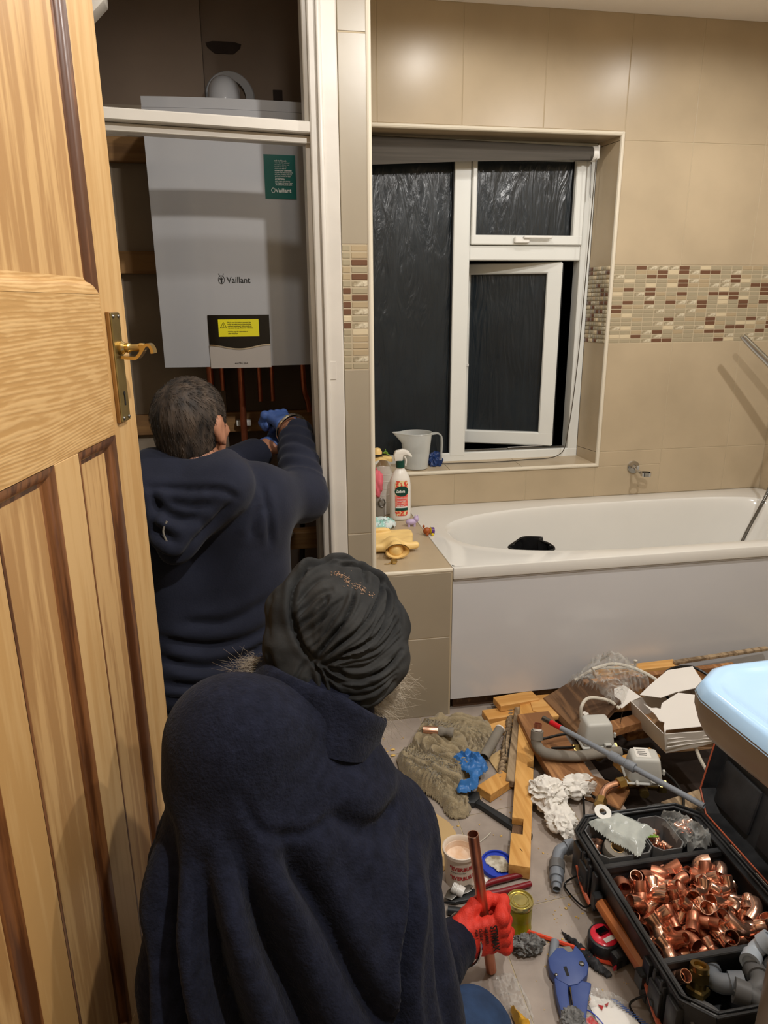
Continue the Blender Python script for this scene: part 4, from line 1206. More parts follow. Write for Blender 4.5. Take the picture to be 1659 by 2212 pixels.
# jeans
def f_jean(P):
    d = legs1(P, .016)
    d = smin(d, seg_d(P, P1['HPL'], P1['HPR'], .135, .13), .05)
    return smax(d+nz(P, 21, 5, 2)*.005, P[..., 2]-.36, .01)
mk('jeans', nets(f_jean, (-.28, .55, -.02), (.50, 1.33, .38), .010), D['jeans'], man, sm=80)
for sx in (-.03, .24): mk('shoe', nets(lambda P: smax(seg_d(P, (sx, .66, .045), (sx, .56, .04), .045, .038), -(P[..., 2]-.004), .004), (sx-.06, .50, -.01), (sx+.06, .74, .11), .01), D['black_cloth'], man, sm=80)
# turban
TC = np.array((.108, 1.085, .838))
tw = np.array((-.095, -.90, .43)); tw /= np.linalg.norm(tw)
tu = np.array((1, 0, 0))-tw*tw[0]; tu /= np.linalg.norm(tu); tv = np.cross(tw, tu)
if tv[2] < 0: tv = -tv
z2uv = lambda l: [(((X_/4.0975+540)-727)*.00076, -((Y_/4.0975+1160)-1357)*.00076) for X_, Y_ in l]
INNER = z2uv([(760, 165), (640, 180), (540, 240), (450, 350), (420, 500), (415, 620), (440, 750), (500, 900), (600, 1010)])
def f_tur(P):
    q = P-TC
    a = np.stack([q @ tu, q @ tv, q @ tw], -1)
    c_, s_ = math.cos(.12), math.sin(.12)
    a = np.stack([a[..., 0]*c_+a[..., 1]*s_, -a[..., 0]*s_+a[..., 1]*c_, a[..., 2]], -1)
    d = ell_d(a, (.006, 0, -.012), (.108, .122, .120))
    # rolled outer wrap: a tapering arc on the left that tucks in at the back
    arc = [(.03, .108, .012), (-.03, .100, .036), (-.075, .055, .050), (-.088, -.005, .055), (-.070, -.055, .062), (-.030, -.078, .066)]
    rr = [.018, .026, .033, .034, .031, .022]
    for k in range(5): d = smin(d, seg_d(a, arc[k], arc[k+1], rr[k], rr[k+1]), .018)
    arc = [(-.030, -.078, .062), (.03, -.092, .050), (.085, -.065, .030), (.105, -.005, .005), (.088, .060, -.008), (.03, .108, .005)]
    rr = [.024, .026, .026, .022, .020, .018]
    for k in range(5): d = smin(d, seg_d(a, arc[k], arc[k+1], rr[k], rr[k+1]), .03)
    d = smin(d, ell_d(a, (.0, -.075, .0), (.085, .055, .085)), .03)
    return d
gt_ = nets(lambda P: f_tur(TC+(P-TC)/np.array((.94, .96, 1.0))), TC-.18, TC+.18, .0042)
gt_ = smooth(subdiv(gt_), 2, .5)
Nt = vnormals(gt_)
q = gt_.v-TC; uv = np.stack([q @ tu, q @ tv], 1)
fr = np.clip((Nt @ tw)*2.2-.15, 0, 1)
CR = [(INNER, .0085, .0042)]
for l, dp, wd in [
    ([(425, 640), (520, 560), (640, 470), (760, 420)], .0040, .0035), ([(450, 745), (560, 660), (690, 560), (730, 500)], .0050, .0035),
    ([(440, 560), (540, 430), (650, 340), (760, 300)], .0030, .004), ([(470, 800), (640, 690), (820, 560), (900, 470)], .0030, .004),
    ([(590, 1000), (700, 870), (830, 730), (920, 580), (960, 440)], .0070, .0038), ([(640, 1020), (780, 900), (960, 790), (1100, 640), (1190, 470), (1200, 360)], .0060, .0038),
    ([(600, 960), (730, 820), (860, 700)], .0045, .003),
    ([(650, 1030), (840, 960), (1040, 890), (1180, 760), (1240, 560), (1235, 420)], .0070, .0038), ([(1235, 420), (1190, 330), (1090, 260), (960, 215), (820, 200)], .0060, .004),
    ([(660, 1045), (760, 1090), (860, 1165), (1000, 1175), (1180, 1120), (1330, 990)], .0060, .0038), ([(640, 1050), (700, 1140), (830, 1200), (1020, 1215)], .0045, .0035),
    ([(650, 1035), (820, 1010), (1020, 985), (1220, 880), (1330, 740)], .0040, .0035), ([(700, 1310), (880, 1385), (1080, 1370), (1240, 1240)], .0045, .004),
    ([(560, 1010), (620, 1100), (640, 1220), (630, 1400)], .0055, .0032), ([(500, 1010), (440, 1100), (390, 1200), (370, 1290)], .0035, .004), ([(540, 1100), (550, 1220), (550, 1300)], .003, .004),
    ([(510, 300), (560, 190), (700, 150), (900, 140), (1080, 190), (1180, 260)], .0050, .0035), ([(740, 200), (880, 165), (1000, 190), (1060, 300), (1070, 420)], .0040, .0035),
    ([(1180, 300), (1290, 450), (1350, 650), (1340, 850)], .003, .004), ([(650, 1340), (800, 1420), (960, 1430)], .003, .003),
    ([(200, 900), (240, 1080), (330, 1230)], .003, .005), ([(250, 400), (200, 600), (210, 800)], .002, .006)]:
    CR.append((z2uv(l), dp*1.15, wd*.75))
FAN = [[(425, 640), (520, 560), (640, 470), (760, 420)], [(450, 745), (560, 660), (690, 560), (790, 500)], [(590, 1000), (700, 870), (830, 730), (940, 560)], [(640, 1020), (790, 900), (1000, 780), (1170, 560)],
       [(650, 1030), (860, 960), (1060, 890), (1260, 600)], [(655, 1035), (900, 1010), (1100, 980), (1330, 760)], [(660, 1045), (860, 1120), (1050, 1100), (1350, 920)], [(650, 1050), (800, 1190), (1040, 1215), (1300, 1090)], [(645, 1060), (720, 1300), (1000, 1350), (1230, 1230)]]
rf = np.random.RandomState(3)
for a_, b__ in zip(FAN[:-1], FAN[1:]):
    for t_ in (.3, .68):
        l = (np.array(a_)*(1-t_)+np.array(b__)*t_+rf.normal(size=(4, 2))*9).tolist(); st = rf.rand()*.25
        CR.append((z2uv(l), .0022+.0016*rf.rand(), .0019))
dt = groove(uv, CR, fr)
dt += .0014*nz(gt_.v*np.array((1, 1, 1.6)), 5, 14, 2)
# faint pleats fanning out of the tuck on the side that faces away
K = np.array(z2uv([(620, 1020)])[0]); rel = uv-K; an = np.arctan2(rel[:, 1], rel[:, 0]); rd = np.linalg.norm(rel, axis=1)
fan = np.sin(an*26+rd*55)
dt += .0005*fan*np.clip(rd/.05, 0, 1)*np.clip(uv[:, 0]-K[0]+.03, 0, .03)/.03
gt_ = smooth(G(gt_.v+Nt*dt[:, None], gt_.f), 1, .3)
tb = mk('turban', gt_, D['turban'], man, sm=80)
# saw-dust streak caught on the crown
rs = np.random.RandomState(5); cl = z2uv([(790, 270), (860, 320), (920, 370), (1000, 430), (1045, 465)]); pl = spline([np.array(c) for c in cl], 10)
lst = []
fv = np.where(fr > .6)[0]
for i in range(110):
    c0 = pl[rs.randint(len(pl))]+rs.normal(size=2)*(.0028 if i < 90 else .012)
    if i > 100: c0 = np.array(z2uv([(1095, 500)])[0])+rs.normal(size=2)*.003
    j = fv[np.argmin(((uv[fv]-c0)**2).sum(1))]
    p = gt_.v[j]+Nt[j]*.0006; t = np.cross(Nt[j], rs.normal(size=3)); t /= np.linalg.norm(t)
    lst.append(cyl(p, p+t*(.0015+.003*rs.rand()), .00035, 3))
so = mk('sawdust_streak', gsum(lst), D['pale_dust'], tb, sm=None); so['kind'] = 'stuff'; so['label'] = 'pale brown dust streak'
# beard and loose hair
H1 = np.array(P1['HD'])
bd = gsum([strands([(-.012, 1.05, .800), (-.020, 1.06, .815), (-.006, 1.05, .785)], [(-1, -.2, .5), (-.9, -.3, .1), (-1, -.1, -.5)], .038, .00045, 240, 3, .5, .006),
           strands([(.130, 1.03, .735), (.160, 1.05, .740), (.185, 1.07, .755)], [(.5, -.4, -.8), (.8, -.3, -.6), (1, 0, -.3)], .048, .0005, 620, 4, .35, .010),
           strands([H1+RH1 @ np.array((x, .07, -.075)) for x in (-.05, -.02, .02, .05)], [RH1 @ np.array((x, .5, -.9)) for x in (-.3, 0, 0, .3)], .07, .0006, 260, 6, .2, .015)])
bo_ = mk('beard', bd, D['beard'], man, sm=None); bo_['kind'] = 'stuff'
# red glove closed on the tube
glv = nets(lambda P: 1.22*fist_sdf((P-HC) @ HM/1.22)+.0008*np.sin(((P-HC) @ Av)*2*PI/.0035), HC-.115, HC+.115, .0029)
gmr = mk('work_glove', glv, D['glove_red'], man, sm=80)
gmr['label'] = 'red knitted glove with black print on the back'
cf = [HC+Av*(-.058-.006*k)+.0*Cv for k in range(2)]
mk('cuff_band', gsum([sweep([WR+FA*.012, WR-FA*.02], lambda i, s: circ(.041+.002*s, 28))]), D['print_red'], gmr)
# print on the back of the glove, curved round it
me_rows = [('STRMAX', .0150, .006, .0012), ('GRIP T400052', .0062, -.0035, .0002), ('CE 3121X', .0064, -.0120, .0002), ('4131X  L8', .0058, -.0185, .0002)]
for s, sz, off, bo2 in me_rows:
    M4 = Matrix.Identity(4)
    o = HC + Cv*.0238 + Av*(.014+off*1.3) + Bv*.040
    xa = -Bv; ya = Av; za = -np.cross(xa, ya)*-1
    za = np.cross(xa, ya)
    for r_ in range(3): M4[r_][0], M4[r_][1], M4[r_][2], M4[r_][3] = xa[r_], ya[r_], za[r_], o[r_]
    text(s, sz*1.3, 0, 0, 0, D['print_black'], gmr, 'glove_print', bold=bo2*.3, mat4=M4, sx=.85)
br = WR+FA*.013; fb1 = Bv-FA*np.dot(Bv, FA); fb1 /= np.linalg.norm(fb1); fb2 = np.cross(FA, fb1)
mk('steel_bangle', sweep([br+(fb1*math.cos(a)*.050+fb2*math.sin(a)*.045) for a in np.linspace(0, 2*PI, 41)], lambda i, s: circ(.0032, 8)), D['chrome'], man)
ct = thing('copper_tube', 'length of shiny copper tube held upright in the red glove', 'pipe', tuple(pb))
mk('tube', pipe([pb, pb+(pt-pb)*.5, pt], .0112, .0012, 28), D['copper_dull'], ct, sm=60)
mk('cut_edge', pipe([pt-Bv*.002, pt+Bv*.0006], .0114, .0014, 28), D['copper'], ct)

# ================================================================== the grey-haired man in the cupboard
P2 = dict(HD=(-.152, 1.70, 1.098), NK=(-.150, 1.66, 1.00), SL=(-.275, 1.70, .915), SR=(-.015, 1.69, .915), PE=(-.12, 1.66, .44), ER=(.105, 1.80, .885), WR=(.100, 1.98, 1.030),
          EL=(-.23, 1.90, .90), WL=(.000, 2.02, .965), KL=(-.22, 1.85, .07), KR=(-.03, 1.85, .07), AL=(-.22, 1.50, .06), AR=(-.03, 1.50, .06), HL=(-.20, 1.66, .42), HR=(-.04, 1.66, .42))
RH2 = frame3((.42, .88, .10))
m2 = thing('person', 'man with short greying hair in a navy hooded top working under the boiler', 'person', (-.12, 1.62, 0))
def tor2(P, g=0.):
    p = P2
    d = seg_d(P, (-.20, 1.68, .50), (-.235, 1.70, .86), .105+g, .090+g)
    d = smin(d, seg_d(P, (-.055, 1.68, .50), (-.045, 1.69, .86), .105+g, .090+g), .08)
    d = smin(d, seg_d(P, p['SL'], p['SR'], .07+g, .07+g), .07)
    return smin(d, seg_d(P, p['HL'], p['HR'], .115+g, .115+g), .08)
def arms2(P, g=0.):
    p = P2
    a = smin(seg_d(P, p['SR'], p['ER'], .062+g, .048+g), seg_d(P, p['ER'], p['WR'], .046+g, .030+g), .03)
    b = smin(seg_d(P, p['SL'], p['EL'], .062+g, .048+g), seg_d(P, p['EL'], p['WL'], .044+g, .028+g), .03)
    return np.minimum(a, b)
def legs2(P, g=0.):
    p = P2
    a = smin(seg_d(P, p['HR'], p['KR'], .082+g, .060+g), seg_d(P, p['KR'], p['AR'], .055+g, .038+g), .02)
    b = smin(seg_d(P, p['HL'], p['KL'], .082+g, .060+g), seg_d(P, p['KL'], p['AL'], .055+g, .038+g), .02)
    return np.minimum(a, b)
WR2 = np.array(P2['WR']); WL2 = np.array(P2['WL'])
hR = frame3((-.45, .85, .25)); hL = frame3((.55, .8, .2))
PM = np.array([[0, -1, 0], [1, 0, 0], [0, 0, 1]])
HQ = lambda P, W, R_: np.stack([((P-W) @ R_)[..., 1]-.075, ((P-W) @ R_)[..., 0], ((P-W) @ R_)[..., 2]], -1)
def f_b2(P):
    d = smin(tor2(P), arms2(P), .03); d = smin(d, legs2(P), .03)
    d = smin(d, seg_d(P, P2['NK'], np.array(P2['HD'])+np.array((0, -.01, -.03)), .058, .056), .02)
    d = smin(d, head_sdf(P, P2['HD'], RH2), .012)
    d = smin(d, fist_sdf(HQ(P, WR2, hR)), .008)
    return smin(d, fist_sdf(HQ(P, WL2, hL)), .008)
b2 = mk('body', nets(f_b2, (-.40, 1.24, -.02), (.23, 2.22, 1.27), .0085), D['skin'], m2, sm=80)
H2 = np.array(P2['HD'])
[mk('eye', ico(2).sc(.0115).at(H2+RH2 @ np.array((s*.031, .082, .006))), D['tissue'], m2) for s in (-1, 1)]
def f_hair(P):
    q = (P-H2) @ RH2
    d = ell_d(q, (0, -.008, .028), (.079, .099, .088))
    d = smin(d, ell_d(q, (0, -.035, -.030), (.066, .062, .062)), .02)
    d = smax(d, q[..., 1]-.062+.5*np.clip(-q[..., 2]+.02, 0, .08)*1.5, .01)
    d = smax(d, -(q[..., 2]+.075), .008)
    for sx in (-1, 1): d = smax(d, -ell_d(q, (sx*.085, .0, -.008), (.022, .034, .040)), .004)
    return d
gh = nets(f_hair, H2-.13, H2+.13, .004)
Nh = vnormals(gh); gh = G(gh.v+Nh*(.0016*nz(gh.v*np.array((1, 1, .35)), 8, 45, 2))[:, None], gh.f)
hr = mk('hair', gh, D['hair_grey'], m2, sm=80)
rs = np.random.RandomState(2); sel = rs.choice(len(gh.v), 1500, False); hl_ = []
qh = (gh.v-H2) @ RH2; cr_ = np.array((-.01, -.055, .085))
for j in sel:
    if qh[j, 2] < -.068: continue
    t = qh[j]-cr_; t -= 0; tw_ = RH2 @ t; tw_ -= Nh[j]*np.dot(tw_, Nh[j]); tw_ /= np.linalg.norm(tw_)+1e-6
    p = gh.v[j]; hl_.append(sweep([p, p+tw_*.006+Nh[j]*.002, p+tw_*.014+Nh[j]*.0015], lambda i, s: circ(.0006*(1-.6*s), 3)))
ho = mk('hair_strands', gsum(hl_), D['hair_grey'], m2, sm=None); ho['kind'] = 'stuff'
def f_top(P):
    d = smin(tor2(P, .017), arms2(P, .016), .04)
    d = smin(d, seg_d(P, (-.24, 1.66, .47), (-.02, 1.66, .47), .125, .125), .03)
    # hood lying bunched on the shoulders
    hd = seg_d(P, (-.235, 1.62, .975), (-.075, 1.60, .985), .052, .050)
    hd = smin(hd, seg_d(P, (-.255, 1.60, .95), (-.195, 1.555, .865), .060, .030), .05)
    hd = smin(hd, seg_d(P, (-.09, 1.60, .965), (-.195, 1.555, .865), .055, .030), .06)
    hd = smin(hd, seg_d(P, (-.24, 1.66, 1.0), (-.10, 1.66, 1.0), .06, .06), .03)
    hd = smin(hd, seg_d(P, (-.08, 1.62, .98), (-.055, 1.74, .975), .045, .04), .03)
    hd = smax(hd, -seg_d(P, (-.152, 1.70, .93), (-.152, 1.70, 1.12), .060, .064), .012)
    d = smin(d, hd, .012)
    d = smax(d, -(P[..., 2]-.455), .008)
    d = smax(d, -(ell_d(P, H2, (.085, .10, .12))), .006)
    wr = np.where(P[..., 1] > 1.9, np.where(P[..., 0] > .05, (P-(WR2-np.array((0, .01, .008)))) @ hR[:, 1], (P-(WL2-np.array((.008, .0, .0)))) @ hL[:, 1]), -1)
    d = smax(d, wr, .006)
    return d+nz(P, 31, 3.5, 2)*.004
g2 = nets(f_top, (-.44, 1.42, .42), (.23, 2.10, 1.10), .0065); N2 = vnormals(g2)
z2w = lambda l: [(-.2455+(x-115)*.000915*.83, .900-(y-1000)*.00092*.83) for x, y in l]
rz = g2.v[:, 2]
F2 = [([(-.245, .995), (-.17, .985), (-.09, .985), (-.055, .965)], .006, .006),
      ([(-.235, .965), (-.20, .935), (-.17, .925), (-.14, .93)], .011, .010), ([(-.245, .90), (-.215, .90), (-.19, .88)], .009, .009),
      ([(-.235, .99), (-.225, .95), (-.235, .92), (-.215, .89)], .008, .006),
      ([(-.06, .965), (-.10, .92), (-.15, .875), (-.185, .838), (-.235, .85), (-.262, .88)], .009, .008), ([(-.20, .96), (-.15, .95), (-.11, .955)], .007, .008),
      ([(-.0, .975), (.012, .90), (.012, .83)], .006, .006), ([(-.26, .63), (-.15, .60), (-.06, .61), (.02, .64)], .008, .009), ([(-.26, .58), (-.16, .555), (-.08, .565), (.01, .60)], .010, .008),
      ([(-.26, .53), (-.15, .515), (-.05, .52), (.0, .54)], .010, .008), ([(-.20, .66), (-.10, .655), (.0, .70)], .006, .010), ([(-.26, .495), (-.1, .485), (.0, .50)], .006, .006), ([(.0, .93), (-.02, .90), (-.03, .86)], .006, .008)]
ds = groove(g2.v[:, [0, 2]], F2, np.clip(-N2[:, 1]*1.5+.2, 0, 1)*(g2.v[:, 1] < 1.78))
# rings of creases on the raised sleeve
axs = WR2-np.array(P2['ER']); Ls = np.linalg.norm(axs); axs /= Ls; sr = (g2.v-np.array(P2['ER'])) @ axs
ma = (g2.v[:, 0] > .03)*(g2.v[:, 1] > 1.80)
ds += ma*.0030*np.sin(sr*2*PI/.038+3*nz(g2.v, 13, 5, 1))*np.clip(sr/.05, 0, 1)
g2 = smooth(G(g2.v+N2*ds[:, None], g2.f), 1, .4)
mk('hooded_top', g2, D['navy_hood'], m2, sm=80)
mk('hood_seam', sweep(spline([(-.205, 1.519, .925), (-.214, 1.516, .905), (-.210, 1.514, .885), (-.200, 1.515, .862)], 6), lambda i, s: circ(.0022, 6)), D['foam'], m2)
def f_j2(P): 
    d = legs2(P, .016); d = smin(d, seg_d(P, P2['HL'], P2['HR'], .124, .124), .04)
    return smax(d+nz(P, 41, 5, 2)*.005, P[..., 2]-.50, .01)
mk('jeans', nets(f_j2, (-.36, 1.26, -.02), (.12, 1.84, .52), .011), D['jeans'], m2, sm=80)
for W, R_, nm in ((WR2, hR, 'right'), (WL2, hL, 'left')):
    gg = nets(lambda P: smax(fist_sdf(HQ(P, W, R_))-.0012, -(HQ(P, W, R_)[..., 0]+.036), .003), W-.03+R_[:, 1]*.07-.08, W+R_[:, 1]*.07+.10, .0035)
    mk('nitrile_glove', gg, D['nitrile_dark'], m2, sm=80)
c0 = WR2+hR[:, 1]*.020-np.array((0, .002, .002)); 
mk('steel_bangle', sweep([c0+(hR[:, 0]*math.cos(a)+hR[:, 2]*math.sin(a))*.043 for a in np.linspace(0, 2*PI, 41)], lambda i, s: circ(.0055, 8)), D['chrome'], m2)
# ------------------------------------------------------------------ things on the floor
def inpoly(x, y, poly):
    c = np.zeros(x.shape, bool); n = len(poly)
    for i in range(n):
        x0, y0 = poly[i]; x1, y1 = poly[i-1]
        c ^= ((y0 > y) != (y1 > y)) & (x < (x1-x0)*(y-y0)/((y1-y0)+1e-12)+x0)
    return c
def edge_dist(pts, poly):
    d, _ = poly_dist(pts, [np.array(p) for p in poly]+[np.array(poly[0])]); return d

def rumple(poly, h, z0=0.0, res=.006, freq=14, seed=1, soft=.02, sharp=1.6, base=.5, warp=.5, th=.003, lift=None, floorz=.0):
    """a cloth or film lying crumpled inside an outline: ridged folds, real thickness"""
    P = np.array(spline([(x, y) for x, y in poly], 6, True))
    lo = P.min(0); hi = P.max(0); nx, ny = int((hi[0]-lo[0])/res)+3, int((hi[1]-lo[1])/res)+3
    gx, gy = np.meshgrid(lo[0]-res+res*np.arange(nx), lo[1]-res+res*np.arange(ny), indexing='ij')
    pts = np.stack([gx.ravel(), gy.ravel()], 1)
    ins = inpoly(pts[:, 0], pts[:, 1], P.tolist()); d = edge_dist(pts, P)
    sd = np.where(ins, d, -d)
    k = np.clip(sd/soft, 0, 1)
    p3 = np.column_stack([pts, np.zeros(len(pts))])
    r = ridge(p3, seed, freq, 2, warp, sharp)
    hh = z0+h*(base*k+(1-base)*r*np.clip(k+.25, 0, 1))
    if lift is not None: hh = hh+lift(pts[:, 0], pts[:, 1])*k
    # pull border vertices on to the outline
    keep = ins
    idx = -np.ones(len(pts), int); idx[keep] = np.arange(keep.sum())
    V = np.column_stack([pts[keep], hh[keep]])
    V[:, :2] += .25*res*np.stack([nz(V, seed+3, freq*1.3, 1), nz(V, seed+5, freq*1.3, 1)], 1)
    F = []
    I = idx.reshape(nx, ny)
    a, b, c, e = I[:-1, :-1], I[1:, :-1], I[1:, 1:], I[:-1, 1:]
    m = (a >= 0) & (b >= 0) & (c >= 0) & (e >= 0)
    top = np.stack([a[m], b[m], c[m], e[m]], 1)
    n = len(V); used = np.unique(top); remap = -np.ones(n, int); remap[used] = np.arange(len(used)); V = V[used]; top = remap[top]; n = len(V)
    B = V.copy(); B[:, 2] = np.maximum(B[:, 2]-th, floorz+z0*0)
    # boundary edges
    ed = {}
    for q in top:
        for i in range(4):
            u, v = int(q[i]), int(q[(i+1) % 4])
            if (v, u) in ed: del ed[(v, u)]
            else: ed[(u, v)] = 1
    F = top.tolist()+[[x+n for x in q[::-1]] for q in top.tolist()]+[[u, u+n, v+n, v][::-1] for u, v in ed]
    g = G(np.vstack([V, B]), F)
    return g

def foldlines(poly, n, L, wd, ht, seed, dirn=None):
    """many curved ridges scattered inside an outline, like cloth dropped in a heap"""
    rs = np.random.RandomState(seed); P = np.array(poly, float); lo = P.min(0); hi = P.max(0); out = []
    while len(out) < n:
        p = lo+(hi-lo)*rs.rand(2)
        if not inpoly(p[:1], p[1:], poly)[0]: continue
        a = rs.rand()*2*PI if dirn is None else dirn+rs.normal()*.7; k = rs.normal()*14; pts = [p.copy()]
        for _ in range(5):
            p = p+np.array((math.cos(a), math.sin(a)))*L/5*(.6+.8*rs.rand()); a += k*L/5; pts.append(p.copy())
        out.append((pts, wd*(.6+.8*rs.rand()), ht*(.4+rs.rand())))
    def f(x, y):
        Q = np.stack([x, y], 1); o = np.zeros(len(x))
        for pts, w_, h in out:
            d, t = poly_dist(Q, spline(pts, 3)); o = np.maximum(o, h*np.exp(-(d/w_)**2)*np.clip(np.minimum(t, 1-t)*5, .15, 1))
        return o
    return f

def lump(c, r, seed=1, amp=.25, freq=14, sub=5, sharp=1.2, flat=True, warp=.6, oct=2):
    g = ico(sub); v = g.v.copy()
    v = v*np.array(r)
    k = ridge(v+np.array(c), seed, freq, oct, warp, sharp)
    v = v*(1-amp+amp*1.6*k)[:, None]
    v = v+np.array(c)
    if flat: v[:, 2] = np.maximum(v[:, 2], c[2]-r[2]*.75)
    return G(v, g.f)

def board(pts, z0, z1, b=.0015, tilt=None):
    g = prism(pts, z0, z1, b)
    return g
def plank(p0, p1, w_, t, z0, z1=None, b=.0015, roll=0.0):
    """plank from p0 to p1 (x,y) with bottoms z0 and z1"""
    z1 = z0 if z1 is None else z1
    a = np.array((*p0, z0)); c = np.array((*p1, z1)); d = c-a; L = np.linalg.norm(d); d /= L
    s = np.cross(d, (0, 0, 1)); s /= np.linalg.norm(s); u = np.cross(s, d)
    if roll: s, u = s*math.cos(roll)+u*math.sin(roll), u*math.cos(roll)-s*math.sin(roll)
    g = box(w_, L, t, b)
    R = np.stack([s, d, u], 1); cc = (a+c)/2+u*t/2
    return G(g.v @ R.T+cc, g.f), R, cc
def wooden(name, g, m, label, cat='timber', group=None):
    c = (g.v.min(0)+g.v.max(0))/2; c[2] = g.v[:, 2].min()
    return one(name, g, D[m], label, cat, group)

# --- towel
TOWEL = [(.505, 2.06), (.56, 2.075), (.60, 2.05), (.655, 2.06), (.715, 1.99), (.70, 1.90), (.675, 1.845), (.60, 1.80), (.60, 1.74), (.545, 1.72), (.54, 1.64), (.512, 1.585), (.46, 1.59), (.44, 1.66), (.385, 1.74), (.36, 1.83), (.37, 1.89), (.42, 1.93), (.455, 1.99)]
def billow(seed, wl, amp, swirl=1.3):
    """rounded rolls with sharp valleys, direction wandering"""
    def f(x, y):
        p = np.column_stack([x-.55, y-1.85, np.zeros(len(x))])
        q = p+.030*np.stack([nz(p, seed+1, 6, 2), nz(p, seed+2, 6, 2), np.zeros(len(x))], -1)
        a = swirl*nz(p, seed+3, 2.6, 1)*2+.8
        ph = (q[:, 0]*np.cos(a)+q[:, 1]*np.sin(a))*PI/wl
        return amp*(np.abs(np.sin(ph))**.65)*(.45+.55*np.clip(nz(p, seed+4, 5, 1)+.4, 0, 1))
    return f
tw_ = smooth(rumple(TOWEL, .018, .001, .0042, 5, 12, .020, 1.0, .6, .5, .006, lift=billow(7, .024, .052)), 1, .25)
one('floor_cloth', tw_, D['towel'], 'khaki towelling cloth lying rumpled on the floor beside the timber offcuts', 'cloth', sm=80)
# --- blue nitrile glove on the towel
nb = rumple([(.52, 1.80), (.575, 1.815), (.615, 1.775), (.612, 1.72), (.575, 1.69), (.555, 1.645), (.500, 1.630), (.495, 1.655), (.535, 1.68), (.548, 1.71), (.522, 1.745)], .016, .045, .0028, 12, 5, .010, 1.2, .5, .6, .002, floorz=.03, lift=foldlines([(.50, 1.64), (.60, 1.80)] if False else [(.52, 1.80), (.575, 1.815), (.615, 1.775), (.612, 1.72), (.555, 1.645), (.500, 1.630)], 22, .05, .0035, .016, 3))
one('nitrile_glove', nb, D['nitrile'], 'crumpled blue disposable glove lying on the khaki cloth', 'glove', sm=60)
# --- copper end with tape on the cloth
cp = thing('pipe_offcut', 'copper pipe offcut wrapped in tape lying on the khaki cloth', 'pipe', (.50, 1.91, .05))
mk('copper_end', pipe([(.462, 1.925, .066), (.512, 1.912, .064)], .0135, .0012, 20), D['copper'], cp)
mk('taped_part', G(*(lambda g: (g.v+.0012*nz(g.v, 4, 60, 2)[:, None], g.f))(tube([(.508, 1.913, .064), (.53, 1.907, .064), (.555, 1.898, .062)], lambda s: .014+.002*math.sin(9*s), 18, 6))), D['foam'], cp)
# --- grey pipe end sticking out at the cloth's right edge
gp = thing('grey_pipe_end', 'short grey pipe with an open end at the right edge of the khaki cloth', 'pipe', (.67, 1.87, .01))
mk('tube', pipe([(.625, 1.80, .030), (.712, 1.905, .052)], .0155, .002, 22), D['foam'], gp)
mk('end_ring', pipe([(.7105, 1.9032, .0516), (.713, 1.906, .0522)], .0157, .0036, 22), D['tissue'], gp)
# --- buff card scraps
wooden('card_scrap', board([(.648, 1.83), (.70, 1.862), (.716, 1.80), (.70, 1.735), (.665, 1.70), (.655, 1.76)], .002, .006, 0), 'cardboard', 'torn buff board scrap between the grey pipe end and the corrugated strip', 'scrap')
wooden('card_scrap', board([(.575, 1.70), (.66, 1.745), (.664, 1.728), (.60, 1.688)], .002, .007, 0).rot(0, 0, 0), 'cardboard', 'thin buff board sliver beside the blue glove', 'scrap')
wooden('card_scrap', board([(.527, 1.655), (.575, 1.69), (.592, 1.68), (.57, 1.652), (.54, 1.630)], .0, .004, 0), 'cardboard', 'small buff board piece beneath the wrist of the blue glove', 'scrap')
wooden('card_sheet', board([(.36, 1.70), (.40, 1.66), (.455, 1.575), (.462, 1.535), (.455, 1.44), (.33, 1.38), (.28, 1.60)], .0, .003, 0), 'cardboard', 'flat buff card sheet on the floor beside the kneeling man', 'card')
wooden('card_sheet', plank((.335, 1.80), (.415, 1.765), .028, .004, .002)[0], 'cardboard', 'narrow buff card strip poking out beneath the left side of the cloth', 'card')
# --- battens by the bath panel
b_, R, c_ = plank((.757, 2.068), (.905, 2.085), .060, .024, .026)
wooden('batten', b_, 'batten_x', 'pale wooden batten against the bath panel, on top of another batten', 'timber')
b_, R, c_ = plank((.705, 2.035), (.86, 2.045), .058, .024, .001)
wooden('batten', b_, 'batten_x', 'pale wooden batten on the floor below the upper batten by the bath panel', 'timber')
b_, R, c_ = plank((.69, 1.958), (.80, 1.985), .055, .016, .001)
wooden('batten', b_, 'batten_x', 'pale wooden offcut between the khaki cloth and the corrugated strip', 'timber')
# --- long notched batten
lb = thing('long_batten', 'long notched softwood batten lying towards the camera', 'timber', (.70, 1.70, .003))
p0 = np.array((.868, 2.06)); p1 = np.array((.572, 1.353)); L = np.linalg.norm(p1-p0); dl = (p1-p0)/L; sl = np.array((-dl[1], dl[0]))   # sl -> +x side
hw = .026
outl = [(0, -hw), (.03, -hw)]
notch = [(.235, .240, .012), (.300, .345, .020)]
P2_ = []
def LP(s, t): q = p0+dl*s+sl*t; return (q[0], q[1])
lx = [(-.0, -hw), (0.0, hw-.012), (.012, hw), (.335, hw), (.342, hw-.018), (.365, hw-.018), (.372, hw), (.470, hw), (.475, hw-.006), (.490, hw-.006), (.495, hw), (L, hw), (L, -hw), (.655, -hw), (.655, 0.004), (.595, 0.004), (.595, -hw)]
mk('bar', prism([LP(s, t) for s, t in lx], .004, .040, .0012), D['batten'], lb)
mk('notch_floor', prism([LP(s, t) for s, t in ((.598, -hw+.002), (.598, .002), (.652, .002), (.652, -hw+.002))], .0045, .018), D['board_dark'], lb)
mk('notch_floor', prism([LP(s, t) for s, t in ((.343, hw-.016), (.364, hw-.016), (.368, hw-.002), (.340, hw-.002))], .0045, .022), D['board_dark'], lb)
